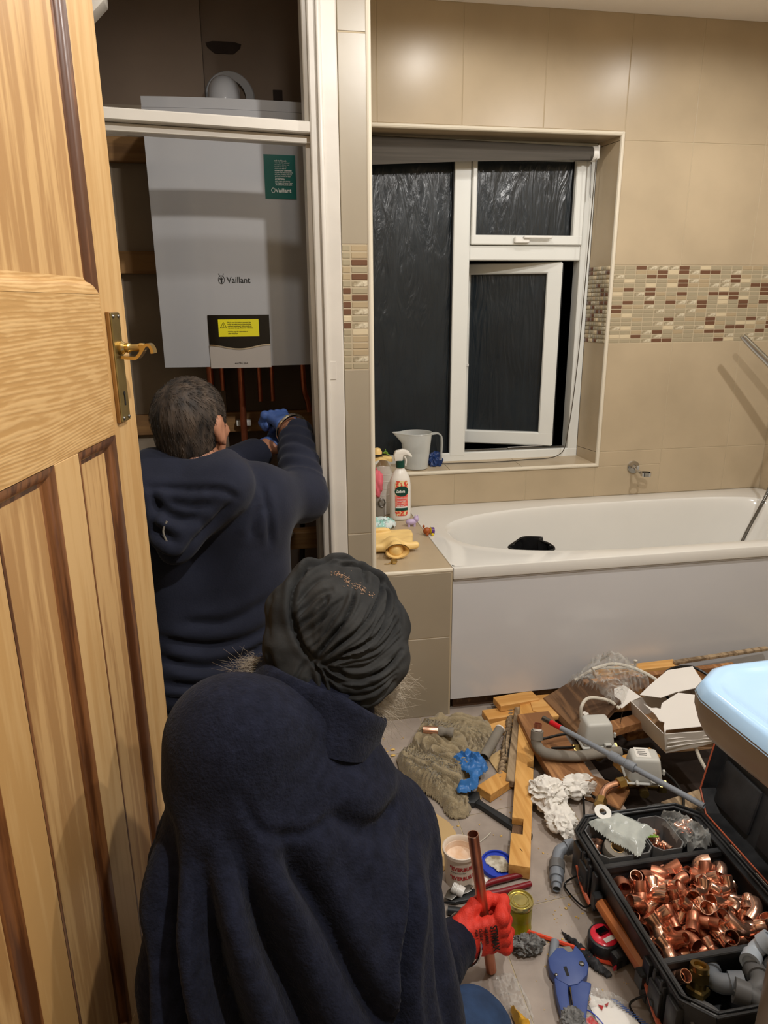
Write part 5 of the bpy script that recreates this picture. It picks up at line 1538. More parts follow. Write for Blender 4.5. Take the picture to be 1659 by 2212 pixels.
for s, t in ((.13, 0.0), (L-.055, .002)):
    q = LP(s, t); mk('nail_mark', box(.0015, .012, .0006).rot(0, 0, .2).tr(q[0], q[1], .0403), D['print_black'], lb)
# --- weathered board with a corrugated edge
wb_ = thing('corrugated_strip', 'weathered board with a knobbly corrugated edge lying along the left of the long batten', 'timber', (.75, 1.9, 0))
g1, R, c1 = plank((.848, 2.09), (.665, 1.675), .026, .022, .012)
mk('board', g1, D['board_grey'], wb_)
a0 = np.array((.822, 2.09, .018)); a1 = np.array((.640, 1.695, .018))
for k in range(22):
    p = a0+(a1-a0)*(k+.5)/22; rsz = .011+.003*math.sin(k*2.3)
    mk('ridge', ico(2).sc(.014, .0085, .013).rot(0, .2*math.sin(k*1.7), .35+.25*math.sin(k*3.1)).at(p+np.array((.002*math.sin(k*2.1), 0, .002*math.cos(k)))), D['board_grey'], wb_)
mk('crack_wire', tube([(.735, 1.905, .040), (.715, 1.86, .036), (.695, 1.80, .034)], .0014, 5, 4), D['black_cable'], wb_)
# --- block and boards
b_, R, c_ = plank((.578, 1.655), (.672, 1.712), .052, .028, .001)
wooden('offcut_block', b_, 'batten', 'short wooden block on the floor left of the long batten, with a cracked end', 'timber')
one('plywood_piece', prism([(.882, 2.092), (.98, 2.088), (1.06, 2.08), (.995, 1.955), (.905, 1.952), (.862, 2.0)], .030, .044, .001).rot(0, 0, 0), D['batten_x'], 'yellowish plywood piece with a nail mark against the bath panel', 'timber')
g_, R, c_ = plank((.800, 1.955), (.795, 1.60), .12, .024, .030, .030, .003)
v = g_.v.copy(); g_ = G(v, g_.f).tr(.045, 0, 0)
bb = thing('floorboard', 'brown floorboard offcut with a broken end, lying beside the long batten', 'timber', (.84, 1.78, .03))
g_ = prism([(.792, 1.965), (.902, 1.965), (.895, 1.602), (.860, 1.594), (.820, 1.600), (.775, 1.590), (.778, 1.80)], .034, .060, .003)
mk('board', g_, D['board'], bb)
mk('bearer', gsum([bx(.80, .88, 1.88, 1.92, 0, .034, .002), bx(.80, .88, 1.66, 1.70, 0, .034, .002)]), D['board_dark'], bb)
for x, y in ((.84, 1.61), (.865, 1.612), (.815, 1.615)): mk('nail_hole', lathe([(.002, 0), (.002, .0005)], 8).tr(x, y, .0601), D['rubber'], bb)
# leaning dirty board
gq = G([(.925, 2.06, .05), (1.06, 2.05, .135), (1.085, 1.835, .155), (.955, 1.80, .050), (.92, 2.075, .030), (1.07, 2.06, .115), (1.095, 1.845, .135), (.95, 1.795, .028)],
       [(0, 3, 2, 1), (4, 5, 6, 7), (0, 4, 7, 3), (1, 2, 6, 5), (0, 1, 5, 4), (3, 7, 6, 2)])
lb2 = thing('dirty_board', 'dirty brown board leaning up behind the left grey valve box', 'timber', (1.0, 1.93, .03))
mk('board', gq, D['board_dark'], lb2)
mk('plaster_bit', lump((.985, 1.87, .095), (.012, .010, .009), 3, .3, 40, 3), D['tissue'], lb2)
mk('leg', bx(1.04, 1.08, 1.90, 1.95, -.1, .12, .002), D['board_dark'], lb2)
# long board standing on edge by the bath panel
g_, R, c_ = plank((1.04, 2.005), (1.62, 2.02), .022, .135, .0, .0, .003)
wooden('edge_board', g_, 'board', 'long brown board standing on edge in front of the bath panel', 'timber')
g_, R, c_ = plank((1.10, 2.055), (1.42, 2.06), .045, .018, .118, .122, .003)
wooden('split_lath', g_, 'batten_x', 'split pale lath lying along the top of the long brown board', 'timber')
g_, R, c_ = plank((1.40, 2.045), (1.78, 2.062), .018, .012, .140, .150, .002)
wooden('split_lath', g_, 'board_grey', 'thin grey lath running behind the washbasin along the bath panel', 'timber')
for (p, q, w_, t, z, m, lb_) in [((1.0, 1.79), (1.18, 1.83), .045, .030, .065, 'board', 'brown timber piece directly behind the left grey valve box'),
        ((1.01, 1.69), (1.15, 1.72), .050, .028, .012, 'batten_x', 'pale timber piece between the two grey valve boxes'),
        ((.86, 1.665), (.965, 1.56), .10, .018, .002, 'board', 'brown timber piece under the left valve, pointing to the copper elbow'),
        ((1.06, 1.50), (1.34, 1.56), .055, .022, .0, 'board_grey', 'grey-brown timber along the near edge of the dark floor opening'),
        ((1.12, 1.86), (1.5, 1.88), .05, .03, .0, 'board', 'brown timber under the torn white card box')]:
    g_, R, c_ = plank(p, q, w_, t, z, None, .003); wooden('timber_offcut', g_, m, lb_)
for (x, y) in ((1.07, 1.80), (1.10, 1.705)):
    one('bent_nail', gsum([cyl((x, y, .09 if y > 1.75 else .040), (x+.002, y-.002, .135 if y > 1.75 else .062), .0012, 6)]), D['steel'], 'thin nail standing up from the '+('brown timber behind the left valve box' if y > 1.75 else 'pale timber between the valve boxes'), 'nail')
# --- motorised valves
def actuator(c, rz, label, mark=False):
    t = thing('motor_valve', label, 'valve', (c[0], c[1], 0))
    def W(g): return g.sc(1.2).rot(0, 0, rz).at(c)
    bm = bmesh.new(); bmesh.ops.create_cube(bm, size=1)
    bmesh.ops.scale(bm, vec=(.082, .062, .062), verts=bm.verts)
    for v in bm.verts:
        if v.co.z > 0: v.co.x *= .78; v.co.y *= .80
    bmesh.ops.bevel(bm, geom=bm.edges[:], offset=.008, segments=3, affect='EDGES', profile=.5)
    mk('cover', W(from_bm(bm)), D['valve_grey'], t)
    mk('base_lip', W(gsum([box(.088, .068, .006, .002).tr(0, 0, -.032), box(.018, .010, .010, .002).tr(.020, -.034, -.024), box(.008, .014, .008, .002).tr(-.020, -.036, -.027), box(.006, .008, .014, .002).tr(.046, -.01, -.012)])), D['valve_grey'], t)
    mk('clip', W(gsum([box(.014, .003, .004, .001).tr(.020, -.041, -.022)])), D['steel'], t)
    bodyg = gsum([cyl((-.055, 0, -.058), (.055, 0, -.058), .011, 16), cyl((0, 0, -.065), (0, 0, -.035), .016, 16), lathe([(.0165, -.009), (.0165, .009)], 6).rot(0, PI/2, 0).tr(-.048, 0, -.058), lathe([(.0165, -.009), (.0165, .009)], 6).rot(0, PI/2, 0).tr(.048, 0, -.058),
                  cyl((0, -.035, -.058), (0, 0, -.058), .011, 14)])
    mk('brass_body', W(bodyg), D['brass_old'], t)
    if mark:
        for k in range(4): mk('print_line', W(box(.022-.004*(k % 2), .0016, .0004).tr(-.006, .014-.007*k, .0312)), D['print_black'], t)
        mk('rating_label', W(box(.034, .038, .0003).tr(-.005, .004, .0309)), D['white_plastic'], t)
    return t
actuator((.963, 1.752, .118), -.10, 'left of two grey valve actuator boxes on a brass valve')
actuator((1.040, 1.605, .088), -.28, 'right grey valve actuator box with a printed label, nearer the white card box', True)
# --- copper elbow with brass nuts
ce_ = thing('copper_bend', 'short copper bend with brass nuts lying behind the crumpled tissue', 'fitting', (.91, 1.575, .02))
mk('bend', tube([(.885, 1.545, .035), (.905, 1.572, .042), (.93, 1.586, .045), (.965, 1.592, .045)], .0105, 16, 6), D['copper'], ce_)
for p, q in (((.872, 1.530, .033), (.887, 1.549, .036)), ((.955, 1.590, .045), (.978, 1.593, .045)), ((.985, 1.594, .045), (1.008, 1.594, .045))):
    mk('nut', cyl(p, q, .0165, 6), D['brass'], ce_)
mk('spindle', cyl((1.005, 1.594, .045), (1.03, 1.593, .045), .009, 12), D['brass_old'], ce_)
# --- foam covered pipe with upright copper end
fp = thing('lagged_pipe', 'pipe in grey foam lagging with a copper end turned up, beside the long batten', 'pipe', (.80, 1.72, .06))
mk('lagging', tube([(.768, 1.742, .135), (.765, 1.735, .105), (.780, 1.715, .088), (.82, 1.70, .082), (.88, 1.69, .078), (.95, 1.70, .072), (1.02, 1.70, .068)], .0155, 18, 8), D['foam'], fp, sm=60)
mk('lagging_collar', pipe([(.767, 1.740, .118), (.770, 1.746, .142)], .0185, .004, 22), D['foam'], fp)
mk('copper_end', pipe([(.768, 1.742, .125), (.774, 1.752, .162)], .0115, .0012, 22), D['copper_dull'], fp)
mk('white_band', pipe([(.7695, 1.745, .142), (.7705, 1.7475, .148)], .0128, .0012, 22), D['tissue'], fp)
# --- grey plastic pipe with red tip
gpp = thing('grey_waste_pipe', 'long thin grey plastic pipe with a red band and a coupling, propped across the clutter', 'pipe', (.95, 1.5, .14))
A0 = np.array((.800, 1.775, .162)); A1 = np.array((1.045, 1.335, .158))
at_ = lambda s: A0+(A1-A0)*s
mk('tube', pipe([A0, A1], .0078, .0012, 18), D['grey_plastic'], gpp)
mk('red_band', pipe([at_(.055), at_(.13)], .0082, .001, 18), D['red_plastic'], gpp)
mk('bright_tip', pipe([at_(-.002), at_(.055)], .0081, .001, 18), D['steel'], gpp)
pr_ = [(.008, .0), (.0125, .001), (.0135, .020), (.0135, .026), (.0115, .028), (.0115, .050), (.0135, .052), (.0135, .076), (.0125, .078), (.008, .079)]
dA = (A1-A0)/np.linalg.norm(A1-A0); Rl = frame3(dA)
cl_ = lathe([(r, z) for r, z in pr_], 24)
mk('coupling', G(np.stack([cl_.v[:, 0], cl_.v[:, 2], cl_.v[:, 1]], 1) @ Rl.T+at_(.46), [q[::-1] for q in cl_.f]), D['grey_plastic'], gpp)
# --- cables
one('black_cable', gsum([tube([(.80, 1.775, .09), (.90, 1.79, .085), (1.0, 1.76, .06), (1.09, 1.68, .05), (1.125, 1.56, .04), (1.08, 1.47, .03), (.98, 1.48, .03), (.92, 1.50, .025), (.87, 1.60, .02)], .0042, 8, 10)]), D['black_cable'], 'black cable looping past the right valve box to the lagged pipe', 'cable')
one('black_cable', tube([(.82, 1.745, .075), (.90, 1.755, .062), (.97, 1.77, .05)], .0042, 8, 8), D['black_cable'], 'short black cable under the left valve box beside the lagging', 'cable')
one('black_cable', tube([(1.265, 1.80, .13), (1.245, 1.86, .16), (1.30, 1.93, .185), (1.40, 1.95, .18), (1.46, 1.90, .15), (1.50, 1.86, .10)], .0048, 8, 10), D['black_cable'], 'black cable arching up behind the torn white card box', 'cable')
one('black_cable', tube([(1.10, 1.46, .012), (1.05, 1.50, .03), (.99, 1.50, .03), (.93, 1.49, .012), (1.00, 1.44, .008), (1.15, 1.43, .008), (1.28, 1.40, .02), (1.36, 1.42, .04)], .004, 8, 10), D['black_cable'], 'black cable coiled on the floor behind the open case', 'cable')
one('black_cable', tube([(.86, 1.62, .04), (.84, 1.56, .02), (.80, 1.47, .008), (.765, 1.41, .006), (.76, 1.395, .02)], .003, 8, 8), D['black_cable'], 'thin black cable running behind the tissue to the case corner', 'cable')
one('cable_tag', box(.022, .010, .020, .003, 2).rot(.3, .2, .4).tr(.885, 1.437, .018), D['yellow'], 'small yellow tape flag on the cable behind the case', 'tag')
one('white_cable', tube([(1.02, 2.03, .125), (1.10, 2.045, .152), (1.18, 2.04, .150), (1.235, 2.035, .150)], .0052, 8, 8), D['white_cable'], 'white cable along the board under the clear bag', 'cable')
one('white_cable', tube([(1.06, 1.99, .185), (1.15, 2.0, .19), (1.23, 1.95, .175), (1.28, 1.87, .15)], .006, 8, 8), D['white_cable'], 'thick white cable curving from the clear bag to the card box', 'cable')
one('white_cable', tube([(.955, 1.835, .10), (.955, 1.84, .145), (.99, 1.86, .16), (1.05, 1.85, .15), (1.08, 1.83, .13)], .0055, 8, 8), D['white_cable'], 'white cable hoop standing behind the left valve box', 'cable')
one('white_cable', tube([(1.255, 1.68, .07), (1.26, 1.655, .04), (1.275, 1.62, .0), (1.285, 1.60, -.03)], .0055, 8, 8), D['white_cable'], 'white cable dropping into the floor opening below the card box', 'cable')
one('rawl_plug', gsum([cyl((1.24, 2.03, .148), (1.24, 2.028, .178), .0045, 10), lathe([(.0065, 0), (.0065, .003)], 12).tr(1.24, 2.028, .177)]), D['white_cable'], 'white plastic plug standing on the lath by the white cable', 'plug')
one('terminal_block', gsum([box(.050, .022, .018, .002)]+[box(.006, .010, .010, .001).tr(-.020+.010*k, -.012, -.010) for k in range(5)]+[box(.004, .022, .012).tr(-.022, 0, .012), box(.004, .022, .012).tr(.022, 0, .012)]).rot(.2, 0, -.15).tr(1.275, 1.565, -.02), D['white_plastic'], 'white terminal block on the cable end in the floor opening', 'connector')
# --- torn white card box
wbx = thing('card_box', 'torn open white card box tilted over the floor opening beside the washbasin', 'box', (1.25, 1.75, .05))
A = np.array((1.122, 1.840, .145)); B = np.array((1.140, 1.672, .132)); C2 = np.array((1.340, 1.650, .142)); D2 = np.array((1.355, 1.880, .175)); dn_ = np.array((.02, .01, -.075))
def slab(ps, t=.0018):
    ps = [np.array(p, float) for p in ps]; n = np.cross(ps[1]-ps[0], ps[2]-ps[0]); n /= np.linalg.norm(n); k = len(ps)
    return G(ps+[p-n*t for p in ps], [tuple(range(k)), tuple(reversed(range(k, 2*k)))]+[(i, i+k, (i+1) % k+k, (i+1) % k) for i in range(k)])
mk('long_side', slab([A, A+dn_, B+dn_, B]), D['card'], wbx)
mk('front_side', slab([B, B+dn_, (B+C2)/2+dn_*.75+np.array((0, -.006, 0)), C2+dn_*.55, C2, (B+C2)/2+np.array((0, -.004, 0))]), D['card'], wbx)
mk('back_side', slab([A, D2, D2+dn_, A+dn_]), D['card'], wbx)
mk('far_side', slab([C2, C2+dn_, D2+dn_, D2]), D['card'], wbx)
mk('bottom', slab([A+dn_, D2+dn_, C2+dn_, B+dn_]), D['card_in'], wbx)
up = np.array((0, 0, .012))
mk('torn_lid', slab([B+(.012, .010, .006), B+(.10, .0, .012), C2+(-.01, .0, .016), C2+(0, .12, .036), (1.26, 1.80, 0.182), (1.19, 1.775, 0.167), (1.175, 1.755, 0.161), (1.163, 1.76, 0.164), (1.150, 1.765, 0.161), (1.138, 1.79, 0.163), (1.150, 1.74, 0.153), (1.148, 1.715, 0.149), (1.160, 1.705, 0.148), (1.148, 1.69, 0.145), (1.135, 1.66, 0.139)]), D['card'], wbx)
mk('torn_flap', slab([(1.155, 1.845, 0.162), (1.20, 1.80, 0.173), (1.255, 1.805, 0.184), (1.36, 1.81, 0.192), (1.37, 1.90, 0.212), (1.28, 1.90, 0.207), (1.20, 1.862, 0.185)]), D['card'], wbx)
mk('turned_flap', slab([A+(.0, .0, .0), A+(.035, .0, .012), A+(.015, .075, .015), A+(-.020, .072, .006), A+(-.045, .015, -.012), A+(-.035, -.012, -.014)]), D['card'], wbx)
for k in range(3): mk('crease', tube([B+(.012, -.003, -.016-.014*k), B+(.09, -.008, -.014-.012*k), C2+(-.02, -.003, -.018-.008*k)], .0016, 5, 4), D['card'], wbx)
# --- clear polythene bag
cb = rumple([(.965, 1.985), (1.03, 2.02), (1.10, 2.07), (1.19, 2.06), (1.235, 1.97), (1.225, 1.90), (1.16, 1.90), (1.10, 1.84), (1.045, 1.84), (1.05, 1.92), (1.0, 1.955)], .05, .135, .0055, 13, 22, .012, 1.4, .3, .8, .0008, floorz=.10,
            lift=lambda x, y: .055*np.exp(-((x-1.14)**2+(y-2.0)**2)/.004))
one('clear_bag', cb, D['film'], 'crumpled clear polythene bag on the boards against the bath panel', 'bag', sm=40)
# --- tissue
for c, r, sd, lb_ in (((.745, 1.585, .045), (.052, .060, .040), 4, 'left crumpled white tissue on the floor behind the case'), ((.835, 1.605, .040), (.060, .034, .034), 9, 'right crumpled tissue reaching to the copper bend'), ((.745, 1.500, .028), (.040, .055, .026), 15, 'nearest crumpled white tissue, just behind the case corner')):
    one('tissue', smooth(lump(c, r, sd, .42, 13, 5, 1.0, True, .9, 3), 1, .3), D['tissue'], lb_, 'tissue', sm=60)
# --- rough dusty subfloor patch behind the case
pt_ = rumple([(.80, 1.50), (.95, 1.50), (1.20, 1.52), (1.40, 1.50), (1.40, 1.405), (1.0, 1.40), (.80, 1.42)], .014, .0005, .010, 20, 8, .03, 1, .3, .6, .004)
ptc = one('dust_patch', pt_, D['subfloor'], 'patch of dark rubble and dust on the floor behind the case', 'rubble', sm=60); ptc['kind'] = 'stuff'
# --- big adjustable wrench
wr_ = thing('adjustable_wrench', 'large black adjustable wrench on the floor under the long batten', 'wrench', (.56, 1.6, 0))
H0 = np.array((.640, 1.490)); H1_ = np.array((.545, 1.640))
def wpoly(l): 
    d = (H1_-H0)/np.linalg.norm(H1_-H0); s = np.array((-d[1], d[0])); 
    return [tuple(H0+d*a+s*b) for a, b in l]
LL = np.linalg.norm(H1_-H0)
mk('handle', prism(wpoly([(-.02, -.008), (-.024, 0), (-.02, .008), (.02, .0125), (.09, .011), (LL-.03, .009), (LL-.005, .014), (LL-.005, -.013), (LL-.03, -.009), (.09, -.011), (.02, -.0125)]), .002, .017, .003), D['dark_steel'], wr_)
mk('jaw_head', prism(wpoly([(LL-.012, -.013), (LL-.015, .016), (LL+.005, .034), (LL+.028, .052), (LL+.040, .049), (LL+.024, .026), (LL+.030, .010), (LL+.020, -.022), (LL+.006, -.030)]), .001, .020, .003), D['dark_steel'], wr_)
mk('moving_jaw', prism(wpoly([(LL+.028, .012), (LL+.022, -.020), (LL+.045, -.040), (LL+.058, -.038), (LL+.046, -.010), (LL+.040, .010)]), .003, .018, .002), D['steel'], wr_)
q = wpoly([(0, 0)])[0]; mk('hang_ring', lathe([(.004, 0), (.0065, 0), (.0065, .0015), (.004, .0015)], 16, False).tr(q[0], q[1], .0168), D['chrome'], wr_)
# --- filler tub and its lid
tub = thing('filler_tub', 'white tub with red print and dried paste inside, lid off', 'tub', (.427, 1.378, 0))
tc_ = (.427, 1.378, 0)
mk('shell', lathe([(.0, 0), (.034, 0), (.040, .088), (.0435, .090), (.0435, .098), (.041, .099), (.039, .097), (.037, .088), (.0325, .010), (0, .009)], 36, False).at(tc_), D['tub_white'], tub)
mk('paste', lathe([(0, .062), (.020, .064), (.0345, .070), (.0362, .085), (.0372, .086)], 30, False).at(tc_), D['tub_paste'], tub)
def wraptext(s, size, c, r0, slope_, z, a0, m, par, name, bold=0.0, sx=1.0):
    """lettering bent round a cylinder of radius r0"""
    cu = bpy.data.curves.new('t', 'FONT'); cu.body = s; cu.size = size; cu.offset = bold; cu.resolution_u = 2; cu.extrude = .0002
    to = bpy.data.objects.new('t', cu); COL.objects.link(to); bpy.context.view_layer.update()
    me = bpy.data.meshes.new_from_object(to.evaluated_get(bpy.context.evaluated_depsgraph_get())); bpy.data.objects.remove(to)
    v = np.array([w_.co[:] for w_ in me.vertices]); f = [tuple(p.vertices) for p in me.polygons]; bpy.data.meshes.remove(me)
    x = v[:, 0]*sx; zz = z+v[:, 1]; rr = r0+slope_*zz+v[:, 2]+.0003; a = a0+x/r0
    return mk(name, G(np.stack([c[0]+rr*np.cos(a), c[1]+rr*np.sin(a), c[2]+zz], 1), f), m, par, sm=None)
wraptext('"EVERBUILD"', .0150, tc_, .0345, .066, .060, -PI*.80, D['print_red'], tub, 'red_print', .0004, .78)
wraptext('multi purpose filler', .0045, tc_, .0345, .066, .052, -PI*.78, D['print_black'], tub, 'small_print')
wraptext('"EVERBUILD"', .0150, tc_, .0345, .066, .032, -PI*.80, D['print_red'], tub, 'red_print', .0004, .78)
lid = thing('tub_lid', 'blue tub lid smeared with paste, upturned on the floor beside the long batten', 'lid', (.532, 1.40, 0))
mk('rim', lathe([(.0, .006), (.037, .006), (.038, .011), (.0415, .011), (.043, .008), (.0425, .0), (.0, .0)], 40, False).rot(.10, 0, 0).tr(.532, 1.40, .003), D['lid_blue'], lid)
sm_ = rumple([(.502, 1.41), (.512, 1.428), (.535, 1.43), (.556, 1.42), (.562, 1.39), (.55, 1.37), (.528, 1.372), (.515, 1.39)], .003, .0105, .003, 40, 3, .006, 1, .5, .5, .001, floorz=.009)
mk('paste_smear', sm_, D['lid_paste'], lid)
# --- fittings beside the tub
def fitting_white(c, r, ax_, label):
    t = thing('white_fitting', label, 'fitting', (c[0], c[1], c[2]-r))
    Rf = frame3(ax_)
    def W(g): return G(np.stack([g.v[:, 0], g.v[:, 2], g.v[:, 1]], 1) @ Rf.T+np.array(c), [q[::-1] for q in g.f])
    mk('sleeve', W(lathe([(r*.62, -r*1.1), (r*.9, -r*1.1), (r*.95, -r*.3), (r*.85, -r*.2), (r*.85, 0), (r, .05*r), (r, r*1.1), (r*.62, r*1.1), (r*.62, -r*1.1)], 24, False)), D['white_plastic'], t)
    for k in range(3): mk('thread', W(lathe([(r*.9, -.001), (r*1.04, 0), (r*.9, .001)], 24, False).tr(0, 0, -r*.9+k*.0035)), D['white_plastic'], t)
    return t
fitting_white((.409, 1.330, .018), .0135, (.75, -.5, -.25), 'white threaded plastic fitting in front of the filler tub')
fitting_white((.478, 1.345, .012), .0095, (.7, .6, 0), 'small white ribbed fitting between the tub and the blue lid')
# --- pliers
pls = thing('pliers', 'pair of water pump pliers with dark red handles', 'pliers', (.50, 1.33, 0))
mk('jaw', prism([(.372, 1.318), (.385, 1.338), (.408, 1.352), (.430, 1.352), (.452, 1.342), (.452, 1.330), (.432, 1.322), (.405, 1.318), (.388, 1.308)], .002, .014, .002), D['steel'], pls)
mk('jaw', prism([(.366, 1.310), (.395, 1.302), (.430, 1.304), (.462, 1.314), (.468, 1.326), (.440, 1.326), (.410, 1.314), (.385, 1.308)], .004, .012, .002), D['dark_steel'], pls)
mk('pivot', lathe([(0, .006), (.006, .005), (.007, 0)], 14).tr(.448, 1.332, .013), D['chrome'], pls)
mk('handle_grip', tube([(.458, 1.334, .010), (.50, 1.345, .011), (.55, 1.352, .010), (.588, 1.357, .009)], lambda s: .0078-.002*abs(s-.5), 12, 6), D['plier_red'], pls)
mk('handle_grip', tube([(.458, 1.316, .010), (.50, 1.312, .011), (.55, 1.318, .010), (.592, 1.325, .009)], lambda s: .0078-.002*abs(s-.5), 12, 6), D['plier_red'], pls)
one('dark_tube_end', cyl((.372, 1.285, .010), (.418, 1.268, .010), .0095, 16), D['dark_steel'], 'dark metal tube end beside the red glove', 'tube')
one('white_block', box(.018, .05, .018, .001).rot(0, 0, -.2).tr(.392, 1.215, .009), D['white_plastic'], 'small white block poking out behind the wrist of the red glove', 'block')
# --- olive tin
tn = thing('flux_tin', 'olive green round tin with a gold lid beside the red glove', 'tin', (.523, 1.222, 0)); tcn = (.523, 1.222, 0)
mk('wall', lathe([(0, 0), (.027, 0), (.0285, .001), (.0285, .003), (.0275, .005), (.0275, .068), (.0285, .070), (0, .070)], 40, False).at(tcn), D['tin_green'], tn)
mk('lid', lathe([(.0278, .066), (.0298, .067), (.0302, .072), (.0292, .0755), (.0275, .0755), (.0262, .0715), (.0225, .0715), (.0215, .074), (.0195, .074), (.0185, .0722), (.0160, .0722), (.0150, .0738), (0, .0745)], 44, False).at(tcn), D['tin_lid'], tn)
mk('label_band', lathe([(.0277, .030), (.0279, .031), (.0279, .060), (.0277, .061)], 40, False).at(tcn), D['yellow'] if False else D['tin_green'], tn)
wraptext('FLUX', .013, tcn, .0280, 0, .032, -PI*.45, D['lid_paste'], tn, 'faded_print') if False else None
# --- pencils
def pencil(p, q, label):
    t = thing('pencil', label, 'pencil', (p[0], p[1], 0)); p = np.array(p); q = np.array(q); d = (q-p)/np.linalg.norm(q-p)
    mk('shaft', cyl(p+d*.014, q, .0046, 6), D['pencil_red'], t); mk('bare_wood', cyl(p+d*.003, p+d*.0145, .0012, 8, .0044), D['cardboard'], t); mk('lead', cyl(p, p+d*.004, .0004, 6, .0013), D['rubber'], t)
    mk('end', cyl(q, q+d*.0004, .0042, 6), D['cardboard'], t)
pencil((.513, 1.214, .006), (.640, 1.128, .006), 'red carpenter pencil with its tip by the olive tin')
pencil((.628, 1.120, .006), (.693, 1.082, .006), 'red pencil end sticking out under the tape measure')
# --- steel wool
one('steel_wool', G(*(lambda g: (g.v, g.f))(lump((.517, 1.155, .018), (.036, .022, .022), 6, .35, 30, 5))), D['wool'], 'grey steel wool pad on the floor beside the red glove', 'pad', sm=60)
one('pipe_stub', pipe([(.556, 1.110, .0105), (.583, 1.158, .0105)], .0098, .0014, 20), D['grey_plastic'], 'short grey plastic pipe stub next to the blue cutter', 'pipe')
# --- black dusty rag strip
rg_ = rumple([(.610, 1.196), (.622, 1.175), (.640, 1.150), (.655, 1.110), (.672, 1.066), (.655, 1.062), (.634, 1.092), (.622, 1.130), (.612, 1.165)], .016, .001, .0028, 26, 6, .006, 1.4, .4, .7, .003)
one('black_rag', rg_, D['black_cloth'], 'narrow black dusty rag between the blue cutter and the tape measure', 'rag', sm=60)
# --- tape measure
tp = thing('tape_measure', 'red and black tape measure with a white sticker on the floor', 'tape measure', (.697, 1.135, 0))
tz = -1.25
def T_(g): return g.sc(1.08, 1.08, 1.15).rot(0, 0, .28).tr(.682, 1.128, 0)
prof_ = [(-.030, 0), (.032, 0), (.034, .006), (.034, .022), (.026, .040), (.010, .052), (-.010, .052), (-.024, .042), (-.031, .024)]
tg = prism([(x, z*.82) for x, z in prof_], -.017, .017, .004).rot(PI/2, 0, 0)
# lying: red top is a disc
mk('body', T_(prism([(.034*math.cos(a)*(1 if math.cos(a) > 0 else 1), .034*math.sin(a)) for a in np.linspace(0, 2*PI, 25)[:-1]]+[], 0, .036, .005).sc(.95, .95, 1)), D['black_plastic'], tp)
mk('mouth', T_(gsum([box(.044, .034, .030, .005, 2).tr(.010, -.034, .016)])), D['black_plastic'], tp)
mk('red_face', T_(lathe([(.0, .0395), (.024, .039), (.027, .037), (.0275, .034)], 30, False)), D['tape_red'], tp)
mk('lock_button', T_(gsum([box(.024, .016, .006, .002).tr(0, .006, .041), box(.018, .003, .008, .001).tr(0, -.001, .043)])), D['black_gloss'], tp)
mk('sticker', T_(box(.024, .010, .0006).tr(.0, -.014, .0397)), D['white_plastic'], tp)
mk('blade_slot', T_(gsum([box(.012, .002, .014, .001).tr(-.004, -.0515, .014), box(.010, .002, .018, .001).tr(.016, -.0515, .016)])), D['rubber'], tp)
mk('red_window', T_(box(.008, .003, .010, .001).tr(-.016, -.0505, .012)), D['tape_red'], tp)
# --- blue pipe cutter
pcu = thing('pipe_cutter', 'blue plastic pipe cutter with two handles lying open on the floor', 'pipe cutter', (.575, 1.05, 0))
hd_ = [(.592, 1.142), (.606, 1.140), (.612, 1.128), (.622, 1.128), (.634, 1.142), (.642, 1.118), (.642, 1.090), (.628, 1.068), (.600, 1.052), (.580, 1.052), (.562, 1.070), (.556, 1.095), (.562, 1.120), (.578, 1.132)]
hd_ = [(x-.018, y-.012) for x, y in hd_]
mk('head', prism(hd_, .004, .028, .004), D['cutter_blue'], pcu)
mk('blade_holder', prism([(.583, 1.135), (.606, 1.133), (.610, 1.118), (.600, 1.108), (.586, 1.110)], .008, .022, .002), D['foam'], pcu)
def limb(pts, ws, z0, z1, m, nm):
    P = [np.array(p) for p in spline([(*p, 0) for p in pts], 6)]; n = len(P); l = []; r = []
    for i, p in enumerate(P):
        d = P[min(i+1, n-1)]-P[max(i-1, 0)]; d /= np.linalg.norm(d); s = np.array((-d[1], d[0], 0)); w_ = np.interp(i/(n-1), np.linspace(0, 1, len(ws)), ws)
        l.append(tuple((p+s*w_)[:2])); r.append(tuple((p-s*w_)[:2]))
    mk(nm, prism(l+r[::-1], z0, z1, .003), D[m], pcu)
limb([(.553, 1.060), (.540, 1.02), (.530, .97), (.522, .92)], (.014, .012, .009, .008), .004, .026, 'cutter_blue', 'handle')
limb([(.592, 1.050), (.572, 1.01), (.556, .97), (.545, .92)], (.022, .016, .010, .008), .005, .025, 'cutter_blue', 'handle')
mk('slot', prism([(.568, 1.082), (.575, 1.082), (.572, 1.060), (.566, 1.060)], .0275, .0288), D['rubber'], pcu)
mk('spring_rod', cyl((.570, 1.062, .022), (.543, .955, .022), .0018, 8), D['brass_old'], pcu)
mk('rivet', lathe([(0, .004), (.005, .003), (.007, 0)], 14).tr(.609, 1.082, .027), D['steel'], pcu)
mk('rivet', lathe([(0, .003), (.003, .002), (.004, 0)], 12).tr(.546, 1.068, .027), D['steel'], pcu)
one('wool_pad', lump((.535, .960, .038), (.024, .028, .012), 16, .35, 34, 4), D['wool'], 'silver-grey wool pad on the handles of the blue cutter', 'pad')
